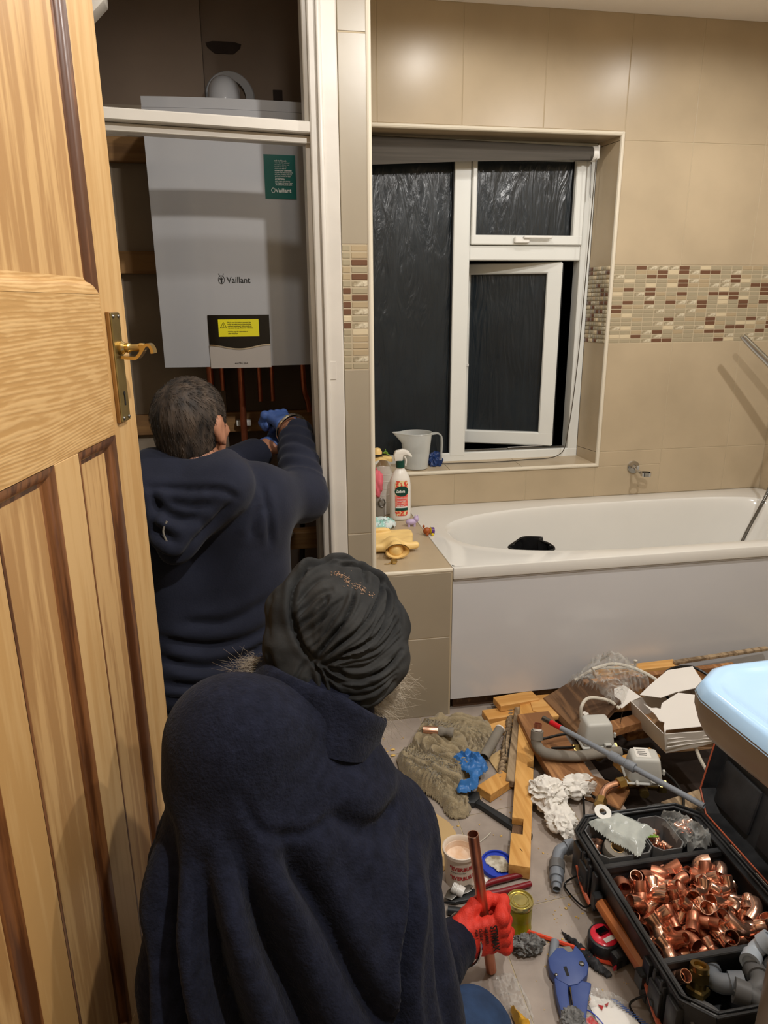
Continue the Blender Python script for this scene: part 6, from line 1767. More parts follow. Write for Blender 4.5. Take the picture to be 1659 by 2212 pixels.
# --- bottom: plastic bags, leaflet, yellow strip
one('copper_ring', pipe([(.588, 1.022, .004), (.590, 1.016, .018)], .0085, .0012, 18), D['copper'], 'copper ring end beside the plastic packet', 'ring')
pk = thing('packet', 'clear packet with a red and white leaflet and barcode at the bottom of the picture', 'packet', (.62, .98, 0))
mk('leaflet', rumple([(.598, 1.030), (.625, 1.022), (.655, 1.004), (.672, .975), (.675, .945), (.60, .935), (.590, .97)], .006, .004, .004, 10, 7, .006, 1, .3, .4, .001), D['tissue'], pk, sm=60)
for k in range(11):
    a = np.array((.641, 1.010))+np.array((.0035, -.0058))*k
    mk('barcode_bar', box(.014, .0022, .0005).rot(0, 0, -.55+.03*k).tr(a[0]+.004, a[1]-.004, .0125), D['nitrile_dark'], pk)
mk('red_mark', gsum([prism([(.608, 1.002), (.618, .998), (.611, .990)], .0118, .0125), prism([(.621, 1.000), (.632, 1.003), (.625, .995)], .0118, .0125)]), D['print_red'], pk)
text('press here', .006, .612, .975, .0125, D['print_black'], pk, 'small_print', rot=(0, 0, .6))
mk('film', rumple([(.590, 1.035), (.605, 1.045), (.64, 1.028), (.668, .998), (.665, .985), (.60, 1.0), (.575, 1.0)], .016, .008, .004, 22, 17, .006, 1.4, .3, .8, .0008), D['film'], pk, sm=40)
pk2 = thing('packet', 'small clear packet holding something bright red, beside the cutter handles', 'packet', (.57, .965, 0))
mk('red_filling', box(.022, .036, .010, .004, 2).rot(0, 0, .35).tr(.579, .962, .012), D['red_plastic'], pk2)
mk('film', rumple([(.563, 1.003), (.583, 1.010), (.596, .985), (.595, .94), (.565, .93), (.555, .97)], .014, .010, .0035, 24, 27, .006, 1.4, .4, .8, .0008), D['film'], pk2, sm=40)
mk('blue_edge', tube([(.556, .985, .014), (.578, .990, .020), (.594, .968, .018), (.604, .945, .010)], .0014, 6, 6), D['lid_blue'], pk2)
one('clear_bag', rumple([(.415, 1.10), (.450, 1.108), (.470, 1.095), (.478, 1.04), (.468, .985), (.44, .98), (.425, 1.03)], .018, .002, .0035, 20, 33, .008, 1.5, .3, .8, .0008), D['film'], 'clear plastic bag on the floor beside the man\'s blue jeans', 'bag', sm=40)
one('yellow_strip', rumple([(.432, 1.035), (.447, 1.02), (.462, .97), (.468, .92), (.44, .90), (.428, .95)], .045, .002, .0035, 15, 39, .010, 1.2, .5, .4, .003), D['yellow_cloth'], 'yellow cloth strip hanging beside the man\'s knee', 'cloth', sm=60)
# --- grey elbow fitting
ge = thing('grey_elbow', 'grey plastic push-fit elbow on the floor at the case\'s far left corner', 'fitting', (.68, 1.36, 0))
mk('elbow', tube([(.668, 1.345, .024), (.680, 1.372, .026), (.695, 1.392, .030), (.722, 1.398, .034)], lambda s: .0145, 20, 6), D['grey_plastic'], ge)
for p, q, r_ in (((.655, 1.318, .020), (.668, 1.346, .024), .0175), ((.664, 1.338, .023), (.674, 1.360, .026), .0195), ((.648, 1.302, .018), (.656, 1.320, .020), .0135), ((.712, 1.396, .033), (.735, 1.398, .035), .0185)):
    mk('collar', cyl(p, q, r_, 22), D['grey_plastic_dark'] if r_ == .0195 else D['grey_plastic'], ge)
mk('pipe_end', pipe([(.643, 1.290, .0165), (.650, 1.306, .018)], .0098, .0015, 18), D['grey_plastic'], ge)
# --- crumbs
rs = np.random.RandomState(8); cr = []
for k in range(150):
    zone = [((.33, .42), (1.84, 2.0)), ((.50, .70), (1.0, 1.30)), ((.45, .75), (1.4, 1.75)), ((.60, .70), (1.15, 1.35))][rs.choice(4, p=[.2, .35, .3, .15])]
    x = rs.uniform(*zone[0]); y = rs.uniform(*zone[1]); s = .001+.0035*rs.rand()**3
    cr.append(box(s*(1+rs.rand()), s*(.6+rs.rand()), s*.4).rot(0, 0, rs.rand()*3).tr(x, y, s*.25+.0005))
for x, y in ((.365, 1.93), (.372, 1.875), (.36, 1.90)): cr.append(lump((x, y, .003), (.008, .005, .003), int(x*1e4), .3, 60, 2))
o = one('crumbs', gsum(cr), D['putty'], 'pale yellow crumbs and chips scattered over the floor tiles', 'debris', sm=None); o['kind'] = 'stuff'
for k, (p, q, r_) in enumerate((((.485, 1.485, .001), (.51, 1.505, .001), .0013), ((.515, 1.49, .001), (.555, 1.52, .001), .0012))):
    one('wire_offcut', tube([p, (np.array(p)+np.array(q))/2+np.array((.006, 0, .004)), q], r_, 5, 4), D['white_cable'], ('shorter' if k == 0 else 'longer')+' bit of pale wire on the tiles above the blue lid', 'wire')

# ------------------------------------------------------------------ the fittings case
cs_ = thing('fittings_case', 'open black plastic case with three compartments of pipe fittings', 'case', (.87, 1.1, 0))
CX0, CX1, CY0, CY1 = .706, 1.046, .850, 1.388
def coct(x0, x1, y0, y1, c): return [(x0+c, y0), (x1-c, y0), (x1, y0+c), (x1, y1-c), (x1-c, y1), (x0+c, y1), (x0, y1-c), (x0, y0+c)]
def shell(x0, x1, y0, y1, c, z0, z1, t, taper=.02, floor_t=.004):
    """octagonal open tray with walls of thickness t"""
    O1 = coct(x0, x1, y0, y1, c); O0 = coct(x0+taper, x1-taper, y0+taper, y1-taper, c)
    I1 = coct(x0+t, x1-t, y0+t, y1-t, c*.95); I0 = coct(x0+t+taper, x1-t-taper, y0+t+taper, y1-t-taper, c*.95)
    v = [(*p, z0) for p in O0]+[(*p, z1) for p in O1]+[(*p, z1) for p in I1]+[(*p, z0+floor_t) for p in I0]
    f = []
    for k in range(8):
        l = (k+1) % 8
        f += [(k, l, 8+l, 8+k), (8+k, 8+l, 16+l, 16+k), (16+k, 16+l, 24+l, 24+k)]
    f += [tuple(reversed(range(8))), tuple(range(24, 32))]
    return G(v, f)
mk('tray', shell(CX0, CX1, CY0, CY1, .045, .0, .128, .007), D['black_plastic'], cs_)
# raised double rim
rimg = []
for off, zt in ((.0, .131), (.009, .130)):
    rp = [np.array((*p, zt)) for p in coct(CX0+.001+off, CX1-.001-off, CY0+.001+off, CY1-.001-off, .045)]
    for a, b in zip(rp, rp[1:]+rp[:1]): rimg.append(cyl(a, b, .0032, 8))
mk('rim', gsum(rimg), D['black_plastic'], cs_)
for a_, b__ in ((CX0+.004, CX0+.022), (CX1-.024, CX1-.004)): mk('rim_shelf', bx(a_, b__, CY0+.04, CY1-.04, .120, .127, .001), D['black_plastic'], cs_)
for y in (1.236, .985): mk('divider', gsum([bx(CX0+.012, CX1-.012, y-.006, y+.006, .004, .120, .002), bx(CX0+.010, CX1-.010, y-.010, y-.004, .105, .122, .002)]), D['black_plastic'], cs_)
# ribs and latches down the left outer wall
for y0, y1 in ((1.335, 1.295), (1.285, 1.245), (1.235, 1.215), (1.010, .985), (.975, .935), (.925, .89)):
    mk('rib', bx(CX0-.006, CX0+.012, y1, y0, .012, .112, .003, 2), D['black_plastic'], cs_)
for y in (1.270, .955):
    lt = mk('latch', gsum([bx(CX0-.012, CX0-.002, y-.020, y+.020, .030, .098, .003, 2), bx(CX0-.008, CX0+.004, y-.016, y-.008, .098, .124, .002), bx(CX0-.008, CX0+.004, y+.008, y+.016, .098, .124, .002)]), D['black_plastic'], cs_)
    mk('latch_boss', lathe([(0, .004), (.006, .003), (.008, 0)], 12).rot(0, -PI/2, 0).tr(CX0-.012, y, .055), D['dark_steel'], lt)
for y, yy in ((1.300, 1.225), (.985, .895)):
    # folding wire bail with a copper-coloured grip
    g_ = gsum([tube([(CX0-.002, y, .040), (CX0-.030, y+.010, .012), (CX0-.036, y-.012, .010), (CX0-.020, yy+.008, .012), (CX0-.002, yy, .030)], .0022, 6, 4)])
    bl_ = mk('wire_bail', g_, D['black_cable'], cs_)
    mk('bail_grip', tube([(CX0-.004, y+.008, .060), (CX0-.010, (y+yy)/2, .036), (CX0-.006, yy+.004, .020)], lambda s: .0052, 10, 4), D['orange'], bl_)
hg = mk('carry_grip', cyl((.705, 1.190, .060), (.714, 1.012, .060), .0155, 8), D['handle_wood'], cs_)
for a_, b__ in ((1.190, 1.210), (.990, 1.015)): mk('grip_mount', bx(.688, .711, a_, b__, .044, .080, .003), D['black_plastic'], cs_)
# lid standing open on the right, leaning back
la = math.radians(100)
def LID(g):
    """lid space: x = away from hinge, y along, z = inner side normal"""
    v = g.v; x = CX1+.012+v[:, 0]*math.cos(la)*-1; x = CX1+.010-v[:, 0]*math.cos(la)-v[:, 2]*math.sin(la)*1.0
    z = .125+v[:, 0]*math.sin(la)-v[:, 2]*math.cos(la)*1.0
    return G(np.stack([x, v[:, 1], z], 1), [q[::-1] for q in g.f])
LW = .335
lidg = shell(0, LW, CY0, CY1, .045, 0, .040, .008, .006)
# shell opens towards +z = inner side, which faces the tray
ld_ = mk('lid', LID(lidg.tr(0, 0, -.040)), D['black_plastic'], cs_)
def lseal(): 
    rp = [np.array((*p, .001)) for p in coct(.006, LW-.006, CY0+.006, CY1-.006, .043)]
    return gsum([cyl(a, b, .0022, 6) for a, b in zip(rp, rp[1:]+rp[:1])])
mk('orange_seal', LID(lseal()), D['orange'], ld_)
for (x0, x1, y0, y1) in ((.03, .15, 1.23, 1.36), (.17, .30, 1.20, 1.36), (.03, .15, 1.06, 1.20), (.17, .30, 1.03, 1.17), (.03, .15, .89, 1.03), (.17, .30, .88, 1.0)):
    mk('raised_panel', LID(bx(x0, x1, y0, y1, -.036, -.024, .006, 2)), D['black_plastic'], ld_)
mk('hinge', gsum([cyl((CX1+.006, y, .124), (CX1+.006, y+.045, .124), .006, 10) for y in (.88, .97, 1.06, 1.15, 1.24, 1.32)]), D['black_plastic'], cs_)
mk('lid_scuff_strip', LID(bx(.10, .115, .90, 1.12, -.0235, -.022, .001)), D['grey_plastic_dark'], ld_)

# ------------------------------------------------------------------ copper fittings
def socket_tube(path, r, th=.001, sub=0, flare=.0012, n=16, ends=.30):
    def rr(s): return r+flare*(1 if (s < ends or s > 1-ends) else 0)
    return pipe(path, rr, th, n, sub)
def arcpath(R, a0, a1, L0, L1, n=7):
    pts = []
    p0 = np.array((R*math.cos(a0), R*math.sin(a0), 0)); t0 = np.array((math.sin(a0), -math.cos(a0), 0))
    pts += [p0+t0*L0, p0+t0*L0*.05]
    for a in np.linspace(a0, a1, n)[1:-1]: pts.append(np.array((R*math.cos(a), R*math.sin(a), 0)))
    p1 = np.array((R*math.cos(a1), R*math.sin(a1), 0)); t1 = np.array((-math.sin(a1), math.cos(a1), 0))
    pts += [p1+t1*L1*.05, p1+t1*L1]
    c = np.mean(pts, 0); return [p-c for p in pts]
FG = {
 'elbow': socket_tube(arcpath(.013, 0, PI/2, .013, .013), .0115, .001, 0, .0010, 16, .16),
 'small_elbow': socket_tube(arcpath(.009, 0, PI/2, .010, .010), .0082, .001, 0, .0008, 14, .16),
 'bend': socket_tube(arcpath(.020, 0, PI/4, .015, .015), .0115, .001, 0, .0010, 16, .18),
 'coupling': pipe([(0, -.019, 0), (0, -.0015, 0), (0, 0, 0), (0, .0015, 0), (0, .019, 0)], lambda s: .0118-(.0012 if abs(s-.5) < .1 else 0), .001, 18),
 'reducer': pipe([(0, -.020, 0), (0, -.003, 0), (0, .004, 0), (0, .020, 0)], lambda s: .0142 if s < .4 else .0092, .001, 18),
 'tee': gsum([pipe([(0, -.026, 0), (0, -.01, 0), (0, .01, 0), (0, .026, 0)], lambda s: .0120, .001, 18), pipe([(.008, 0, 0), (.026, 0, 0)], .0115, .001, 16)]),
 'street_elbow': socket_tube(arcpath(.012, 0, PI*.42, .022, .011), .0108, .001, 0, .0009, 16, .2),
}
FL = {'elbow': 'right-angle copper elbow in the heap of copper fittings in the case', 'small_elbow': 'small copper elbow in the heap of copper fittings in the case', 'bend': 'slightly bent copper fitting in the heap of copper fittings in the case',
      'coupling': 'straight copper coupling in the heap of copper fittings in the case', 'reducer': 'stepped copper reducer in the heap of copper fittings in the case', 'tee': 'copper tee fitting in the heap of copper fittings in the case', 'street_elbow': 'long-legged copper elbow in the heap of copper fittings in the case'}
FM = {}
def fmesh(kind, m):
    key = (kind, m)
    if key not in FM:
        g = FG[kind]; me = bpy.data.meshes.new('copper_'+kind); me.from_pydata(g.v.tolist(), [], g.f); me.update()
        me.polygons.foreach_set('use_smooth', [True]*len(me.polygons)); me.set_sharp_from_angle(angle=math.radians(50)); me.materials.append(D[m]); FM[key] = me
    return FM[key]
def rot_to(e):
    return Euler(e)
rs = np.random.RandomState(11)
def put(kind, loc, e, label, group, m='copper', sc=1.0, nm=None):
    o = bpy.data.objects.new(nm or ('copper_'+kind), fmesh(kind, m)); COL.objects.link(o)
    o.location = loc; o.rotation_euler = e; o.scale = (sc,)*3
    LAST[0] = o
    return tag(o, label, 'fitting', group)
LAST = [None]
KN = {'elbow': 'copper elbow', 'small_elbow': 'small copper elbow', 'bend': 'obtuse copper bend', 'coupling': 'straight copper coupling', 'reducer': 'stepped copper reducer', 'tee': 'copper tee', 'street_elbow': 'long-legged copper elbow'}
kinds_ = ['elbow']*7+['small_elbow']*3+['bend']*5+['coupling']*10+['reducer']*3+['tee']*4+['street_elbow']*4
x0, x1, y0, y1 = CX0+.034, CX1-.034, 1.006, 1.216
for layer, (z, nx, ny) in enumerate(((.022, 6, 4), (.052, 7, 5), (.082, 8, 6), (.106, 9, 6))):
    for i in range(nx):
        for j in range(ny):
            if layer == 3 and rs.rand() < .20: continue
            kk = kinds_[rs.randint(len(kinds_))]
            x = x0+(x1-x0)*(i+.5+rs.uniform(-.35, .35))/nx; y = y0+(y1-y0)*(j+.5+rs.uniform(-.35, .35))/ny
            heap = .016*math.sin(PI*(x-x0)/(x1-x0))*math.sin(PI*(y-y0)/(y1-y0)) if layer > 1 else 0
            put(kk, (x, y, z+heap+rs.uniform(-.004, .004)), (rs.uniform(-1.5, 1.5), rs.uniform(-1.2, 1.2), rs.uniform(0, 2*PI)), '', 'copper fittings heaped in the case',
                'copper' if rs.rand() < .72 else 'copper_dull', rs.uniform(1.02, 1.25))
            o_ = LAST[0]
            u_, v_ = (x-x0)/(x1-x0), (y-y0)/(y1-y0)
            o_['label'] = ('bright' if o_.data.materials[0].name.startswith('bright') else 'dull')+' '+KN[kk]+', '+('top' if layer > 2 else ('upper' if layer == 2 else ('lower' if layer == 1 else 'bottom')))+' layer, '+('far' if v_ > .66 else ('middle' if v_ > .33 else 'near'))+'-'+('left' if u_ < .33 else ('centre' if u_ < .66 else 'right'))+' part of the fittings heap'
# ------------------------------------------------------------------ near compartment: grey plastic, brass, one pale elbow
def plelbow(c, r, rz, tilt, roll, label, m='grey_plastic_dark', ang=PI/2, leg=1.0):
    t = thing('plastic_elbow', label, 'fitting', (c[0], c[1], c[2]))
    pa = arcpath(r*1.15, 0, ang, r*1.3*leg, r*1.3*leg, 9); E = np.array(Euler((tilt, roll, rz)).to_matrix())
    W = lambda g: G(g.v @ E.T+np.array(c), g.f)
    mk('bend', W(tube(pa, r*.86, 22)), D[m], t, sm=60)
    for a, b in ((pa[0], pa[1]), (pa[-1], pa[-2])):
        d = (b-a)/np.linalg.norm(b-a)
        mk('socket', W(pipe([a-d*r*.15, a+d*r*.2, a+d*r*1.1], r*1.05, r*.28, 26)), D[m], t, sm=60)
        mk('socket_bore', W(cyl(a+d*r*.25, a+d*r*.3, r*.78, 20)), D['rubber'], t)
    return t
put('coupling', (.748, .955, .108), (2.2, .0, .35), 'single copper coupling in the case\'s near compartment', 'copper couplings by themselves', 'copper', 1.05)
bf = thing('brass_fitting', 'brass compression fitting standing in the near compartment of the case', 'fitting', (.783, .962, .04))
E = np.array(Euler((-.25, .15, 0)).to_matrix()); W = lambda g: G((g.v*1.2) @ E.T+np.array((.786, .952, .116)), g.f)
mk('nut', W(lathe([(.0145, .006), (.0165, .004), (.0165, -.012), (.014, -.014)], 6, False)), D['brass_old'], bf)
mk('open_end', W(lathe([(.0095, .012), (.0145, .012), (.0150, .004), (.0095, .002), (.0095, .012)], 26, False)), D['brass'], bf)
mk('inner_ring', W(lathe([(.009, .006), (0, .004)], 20, False)), D['brass'], bf)
mk('body', W(gsum([lathe([(.013, -.010), (.0125, -.045), (0, -.046)], 24, False), box(.030, .030, .014, .003).rot(0, 0, .5).tr(.0, 0, -.030)])), D['brass_old'], bf)
plelbow((0.830, .948, 0.092), 0.0213, 2.8, .25, .2, 'grey-blue plastic elbow with its open end beside the brass fitting', 'grey_plastic')
plelbow((0.883, .915, 0.104), 0.0207, -1.9, .5, -.3, 'grey plastic elbow facing the camera in the middle of the near compartment')
plelbow((0.953, .915, 0.089), 0.0230, -1.2, .2, -.1, 'grey plastic elbow against the right wall of the near compartment')
plelbow((0.863, .880, 0.096), 0.0218, -.6, .7, .1, 'grey plastic elbow nearest the camera with a wide open socket')
plelbow((0.770, .905, 0.064), 0.0242, .4, .1, .2, 'grey plastic elbow low at the left of the near compartment')
plelbow((0.820, .880, 0.049), 0.0207, 1.6, .0, .0, 'dark grey plastic elbow at the bottom of the near compartment')
plelbow((0.928, .975, 0.116), 0.0184, .9, -.9, .35, 'pale blue-white plastic elbow standing up in the near compartment', 'pale_plastic', PI*.42)
# ------------------------------------------------------------------ far compartment: small tubs, tape roll, bags
def tray_bin(x0, x1, y0, y1, label):
    t = thing('sorting_bin', label, 'bin', ((x0+x1)/2, (y0+y1)/2, .012))
    mk('shell', shell(x0, x1, y0, y1, .016, .012, .122, .0025, .004, .002), D['grey_plastic_dark'], t)
    return t
tray_bin(.735, .868, 1.252, 1.366, 'left grey bin in the far compartment of the case, mostly under the milky bag')
tray_bin(.872, .952, 1.252, 1.366, 'middle grey bin in the far compartment holding small copper pieces')
tr_ = thing('tape_roll', 'roll of grey tape in the left bin of the case', 'tape', (.785, 1.285, .08))
mk('roll', lathe([(.016, -.010), (.031, -.010), (.032, 0), (.031, .010), (.016, .010), (.016, -.010)], 36, False).rot(.15, .1, 0).tr(.790, 1.290, .106), D['foam'], tr_)
mk('core', lathe([(.0145, -.010), (.0165, -.010), (.0165, .011), (.0145, .011), (.0145, -.010)], 30, False).rot(.15, .1, 0).tr(.790, 1.290, .106), D['cardboard'], tr_)
wr3 = thing('washer_ring', 'white plastic washer behind the milky bag at the far edge of the case', 'washer', (.80, 1.40, .12))
mk('ring', lathe([(.009, 0), (.021, 0), (.021, .0025), (.009, .0025), (.009, 0)], 30, False).rot(.3, 0, 0).tr(.800, 1.386, .136), D['white_plastic'], wr3)
for k in range(26):
    inl = k < 7
    x, y = (rs.uniform(.748, .765), rs.uniform(1.31, 1.352)) if inl else (rs.uniform(.89, .935), rs.uniform(1.272, 1.345))
    put('small_elbow' if k % 3 else 'coupling', (x, y, .060+.045*rs.rand()), (rs.uniform(-1, 1), rs.uniform(-1, 1), rs.uniform(0, 6.28)), 'small copper fitting in the left bin' if inl else 'small copper fitting in the middle bin of the case', 'small fittings in the left bin' if inl else 'small fittings in the middle bin', 'copper', .72)
one('milky_bag', rumple([(.752, 1.372), (.800, 1.375), (.838, 1.392), (.872, 1.362), (.905, 1.312), (.868, 1.29), (.848, 1.262), (.820, 1.240), (.800, 1.268), (.770, 1.312)], .026, .122, .0036, 9, 44, .022, 1.0, .6, .7, .0012, floorz=.118), D['film_milky'], 'milky polythene bag lying over the left and middle bins of the case', 'bag', sm=50)
one('green_bits', gsum([box(.016, .004, .002).rot(.3, .2, a).tr(.885+.006*math.cos(a), 1.292+.004*math.sin(a), .128) for a in (0, .9, 2.0, 2.8)]), D['green_leafy'], 'torn green label scraps on the middle bin', 'scrap')
bg2 = thing('fittings_bag', 'clear bag of small copper fittings in the case\'s far right compartment', 'bag', (.985, 1.31, .06))
mk('film', rumple([(.948, 1.372), (.985, 1.378), (1.012, 1.345), (1.035, 1.29), (1.022, 1.258), (.975, 1.248), (.952, 1.262), (.940, 1.31)], .040, .100, .0042, 18, 51, .010, 1.4, .45, .8, .0008, floorz=.098), D['film'], bg2, sm=45)
for k in range(9):
    put('small_elbow', (.985+rs.uniform(-.018, .02), 1.318+rs.uniform(-.022, .022), .112+rs.uniform(-.008, .010)), (rs.uniform(-.7, .7), rs.uniform(-.7, .7), rs.uniform(0, 6.28)), 'small copper elbow inside the clear bag in the case', 'copper elbows inside the clear bag', 'copper', .62)
# ------------------------------------------------------------------ things on the ledge, the sill and in the bath
LZ = .541
# spray bottle
sb = thing('spray_bottle', 'white trigger spray bottle with a dark green collar and a Zoflora label', 'bottle', (.505, 2.47, LZ))
sc_ = np.array((.538, 2.665, LZ))
def bot(s, t, c, prof, ex, ey, ang=0):
    a = 2*PI*s
    for (t0, r0, z0), (t1, r1, z1) in zip(prof[:-1], prof[1:]):
        if t <= t1+1e-9:
            u = (t-t0)/(t1-t0); r = r0+(r1-r0)*u; z = z0+(z1-z0)*u; break
    x, y = r*ex*math.cos(a), r*ey*math.sin(a)
    return (c[0]+x*math.cos(ang)-y*math.sin(ang), c[1]+x*math.sin(ang)+y*math.cos(ang), c[2]+z)
pf = [(0, 0, 0), (.05, .036, .0), (.12, .040, .006), (.3, .0405, .06), (.5, .040, .115), (.65, .037, .142), (.78, .026, .164), (.88, .015, .178), (.92, .0135, .184), (1, .0135, .19)]
mk('bottle', grid(36, 30, lambda s, t: bot(s, t, sc_, pf, 1.0, .72), True), D['bottle_white'], sb, sm=60)
mk('collar', cyl(sc_+(0, 0, .182), sc_+(0, 0, .205), .0165, 24), D['dark_green'], sb)
sp_ = [(-.022, .000), (-.024, .022), (-.018, .034), (.010, .040), (.030, .033), (.044, .016), (.043, .010), (.034, .014), (.024, .020), (.010, .018), (.008, 0)]
tg = prism([(x, z) for x, z in sp_], -.010, .010, .003).rot(PI/2, 0, 0)
mk('spray_head', tg.at(sc_+(0, 0, .204)), D['bottle_white'], sb)
mk('trigger', tube([sc_+(.012, -0, .222), sc_+(.022, 0, .206), sc_+(.020, 0, .186)], .0035, 8, 4), D['bottle_white'], sb)
# curved label pieces
def patch(c, ex, ey, a0, a1, z0, z1, m, nm, par, rr=.0405, out=.0008, shape=None, n=18):
    def f(s, t):
        if shape == 'oval':
            u = 2*s-1; w_ = math.sqrt(max(0, 1-u*u)); zz = (z0+z1)/2+(t-.5)*(z1-z0)*w_
        elif shape == 'round':
            u = abs(2*s-1); w_ = 1 if u < .7 else math.sqrt(max(0, 1-((u-.7)/.3)**2)); zz = (z0+z1)/2+(t-.5)*(z1-z0)*(.80+.20*w_)
        else: zz = z0+(z1-z0)*t
        a = a0+(a1-a0)*s; return (c[0]+(rr*ex+out)*math.cos(a), c[1]+(rr*ey+out)*math.sin(a), c[2]+zz)
    return mk(nm, grid(n, 8, f), D[m], par, sm=None)
aC = -PI*.50
lbk = patch(sc_, 1, .72, aC-.62, aC+.62, .018, .140, 'floral', 'front_label', sb, shape='round')
patch(sc_, 1, .72, aC-.60, aC+.60, .046, .090, 'coral', 'pink_band', lbk, out=.0012)
patch(sc_, 1, .72, aC-.60, aC+.60, .036, .047, 'dark_green', 'green_band', lbk, out=.0012)
patch(sc_, 1, .72, aC-.56, aC+.56, .046, .051, 'print_white', 'white_band', lbk, out=.0014)
patch(sc_, 1, .72, aC-.66, aC+.66, .086, .122, 'dark_green', 'green_oval', lbk, out=.0016, shape='oval')
wraptext('Zoflora', .0150, (sc_[0], sc_[1]+.009, sc_[2]), .0410, 0, .0995, aC-.53, D['print_white'], lbk, 'maker_name', .0003, .74)
for k, (s_, z_) in enumerate((('Mandarin & Lime', .078), ('DISINFECTANT', .068), ('multi-surface', .060), ('KILLS 99.9%', .052))):
    wraptext(s_, .0062, (sc_[0], sc_[1]+.0105, sc_[2]), .0418, 0, z_, aC-.42, D['print_white'], lbk, 'small_print', 0, .8)
sb.scale = (1.06, 1.06, 1.17)
# second white bottle behind
wb2 = thing('white_bottle', 'tall white ribbed bottle behind the spray bottle', 'bottle', (.452, 2.56, LZ))
pf2 = [(0, 0, 0), (.05, .034, .0), (.1, .036, .006), (.7, .036, .160), (.85, .030, .182), (.95, .016, .196), (1, .015, .205)]
mk('bottle', grid(32, 30, lambda s, t: bot(s, t, (.488, 2.765, LZ), pf2, 1, .8), True), D['bottle_white'], wb2, sm=60)
for z in (.05, .075, .10, .125, .15): mk('rib', lathe([(.0355, -.002), (.0375, 0), (.0355, .002)], 30, False).sc(1, .8, 1).tr(.488, 2.765, LZ+z), D['bottle_white'], wb2)
wb2.scale = (1, 1, 1.12)
# pink bottle / cloth, hat like toy
one('pink_sponge', lump((.452, 2.70, LZ+.150), (.024, .020, .058), 3, .25, 12, 4, 1, False), D['pink'], 'pink cloth puff standing at the left end of the ledge', 'cloth', sm=60)
pk3 = thing('grey_bottle', 'dark grey bottle half hidden by the tiled corner under the pink cloth', 'bottle', (.39, 2.52, LZ))
mk('bottle', lathe([(0, 0), (.024, 0), (.026, .01), (.026, .055), (.018, .078), (.010, .085), (0, .085)], 24, False).tr(.455, 2.70, LZ), D['foam'], pk3)
mk('ring', sweep([(.465+.012*math.cos(a), 2.672, LZ+.072+.016*math.sin(a)) for a in np.linspace(0, 2*PI, 25)], lambda i, s: circ(.003, 8)), D['steel'], pk3)
ht = thing('straw_hat_toy', 'small orange-yellow brimmed hat toy with green leaves at the top of the ledge clutter', 'toy', (.40, 2.55, LZ+.17))
mk('brim', grid(40, 8, lambda s, t: (.470+(.012+.040*t)*math.cos(2*PI*s), 2.740+(.012+.032*t)*math.sin(2*PI*s), LZ+.245+.008*math.sin(2*PI*s*3)*t-.012*t*t), True), D['cream_rubber'], ht, sm=80)
mk('crown', lathe([(.018, 0), (.019, .018), (.012, .032), (0, .036)], 24, False).tr(.460, 2.740, LZ+.246), D['cream_rubber'], ht)
mk('band', lathe([(.0188, .001), (.0195, .006), (.0188, .010)], 24, False).tr(.460, 2.740, LZ+.246), D['rubber'], ht)
mk('leaves', gsum([box(.020, .007, .003, .001).rot(.3*k, .4, k*1.1).tr(.497+.006*math.cos(k), 2.745+.005*math.sin(k*2), LZ+.252+.003*k) for k in range(5)]), D['green_leafy'], ht)
# mint and pink film packet
one('foil_packet', rumple([(.405, 2.60), (.445, 2.635), (.490, 2.610), (.505, 2.575), (.480, 2.54), (.41, 2.53)], .030, LZ+.004, .003, 24, 8, .008, 1.4, .5, .6, .001, floorz=LZ+.001), D['mint'], 'mint green shiny packet between the spray bottle and the cream rubber toy', 'packet', sm=50)
# cream rubber bottle shape
cr_ = thing('rubber_bottle', 'cream rubber hot water bottle lying with its open neck towards the camera', 'hot water bottle', (.43, 2.27, LZ))
def f_hw(P):
    P = (P-np.array((.425, 2.20, LZ)))/1.18+np.array((.425, 2.20, LZ))-np.array((.010, .045, 0))
    q = P-np.array((.425, 2.29, LZ+.018))
    d = smax(smax(np.abs(q[..., 0])-.072-.010*np.sin(q[..., 1]*20), np.abs(q[..., 1])-.055, .03), np.abs(q[..., 2]-.10*np.clip(q[..., 1], -.02, .06)*.8)-.013, .01)
    d = smin(d, seg_d(P, (.425, 2.235, LZ+.022), (.425, 2.190, LZ+.024), .026, .022), .018)
    d = smin(d, seg_d(P, (.360, 2.222, LZ+.020), (.492, 2.226, LZ+.020), .011, .011), .012)
    d = smin(d, ell_d(P, (.395, 2.325, LZ+.040), (.040, .012, .010)), .006)
    return d+.0012*nz(P, 4, 30, 1)
g_ = nets(f_hw, (.31, 2.16, LZ-.01), (.57, 2.46, LZ+.09), .0036); g_.v[:, 2] = np.maximum(g_.v[:, 2], LZ+.0015)
mk('bladder', g_, D['cream_rubber'], cr_, sm=80)
def oval(c, rx, rz, y0, y1, th): return None
fm_ = lambda s, t: (.437+(.030+.012*t)*math.cos(2*PI*s), 2.247-.036*t, LZ+.030+(.016+.010*t)*math.sin(2*PI*s))
mk('funnel_mouth', gsum([grid(36, 6, fm_, True), grid(36, 6, lambda s, t: (.437+(.027+.012*t)*math.cos(2*PI*s), 2.247-.036*t, LZ+.030+(.013+.010*t)*math.sin(2*PI*s)), True)]), D['cream_rubber'], cr_, sm=80)
mk('stopper', gsum([cyl((.435, 2.235, LZ+.030), (.435, 2.25, LZ+.030), .010, 16), box(.018, .004, .003, .001).rot(0, .5, 0).tr(.439, 2.230, LZ+.032)]), D['cream_rubber'], cr_)
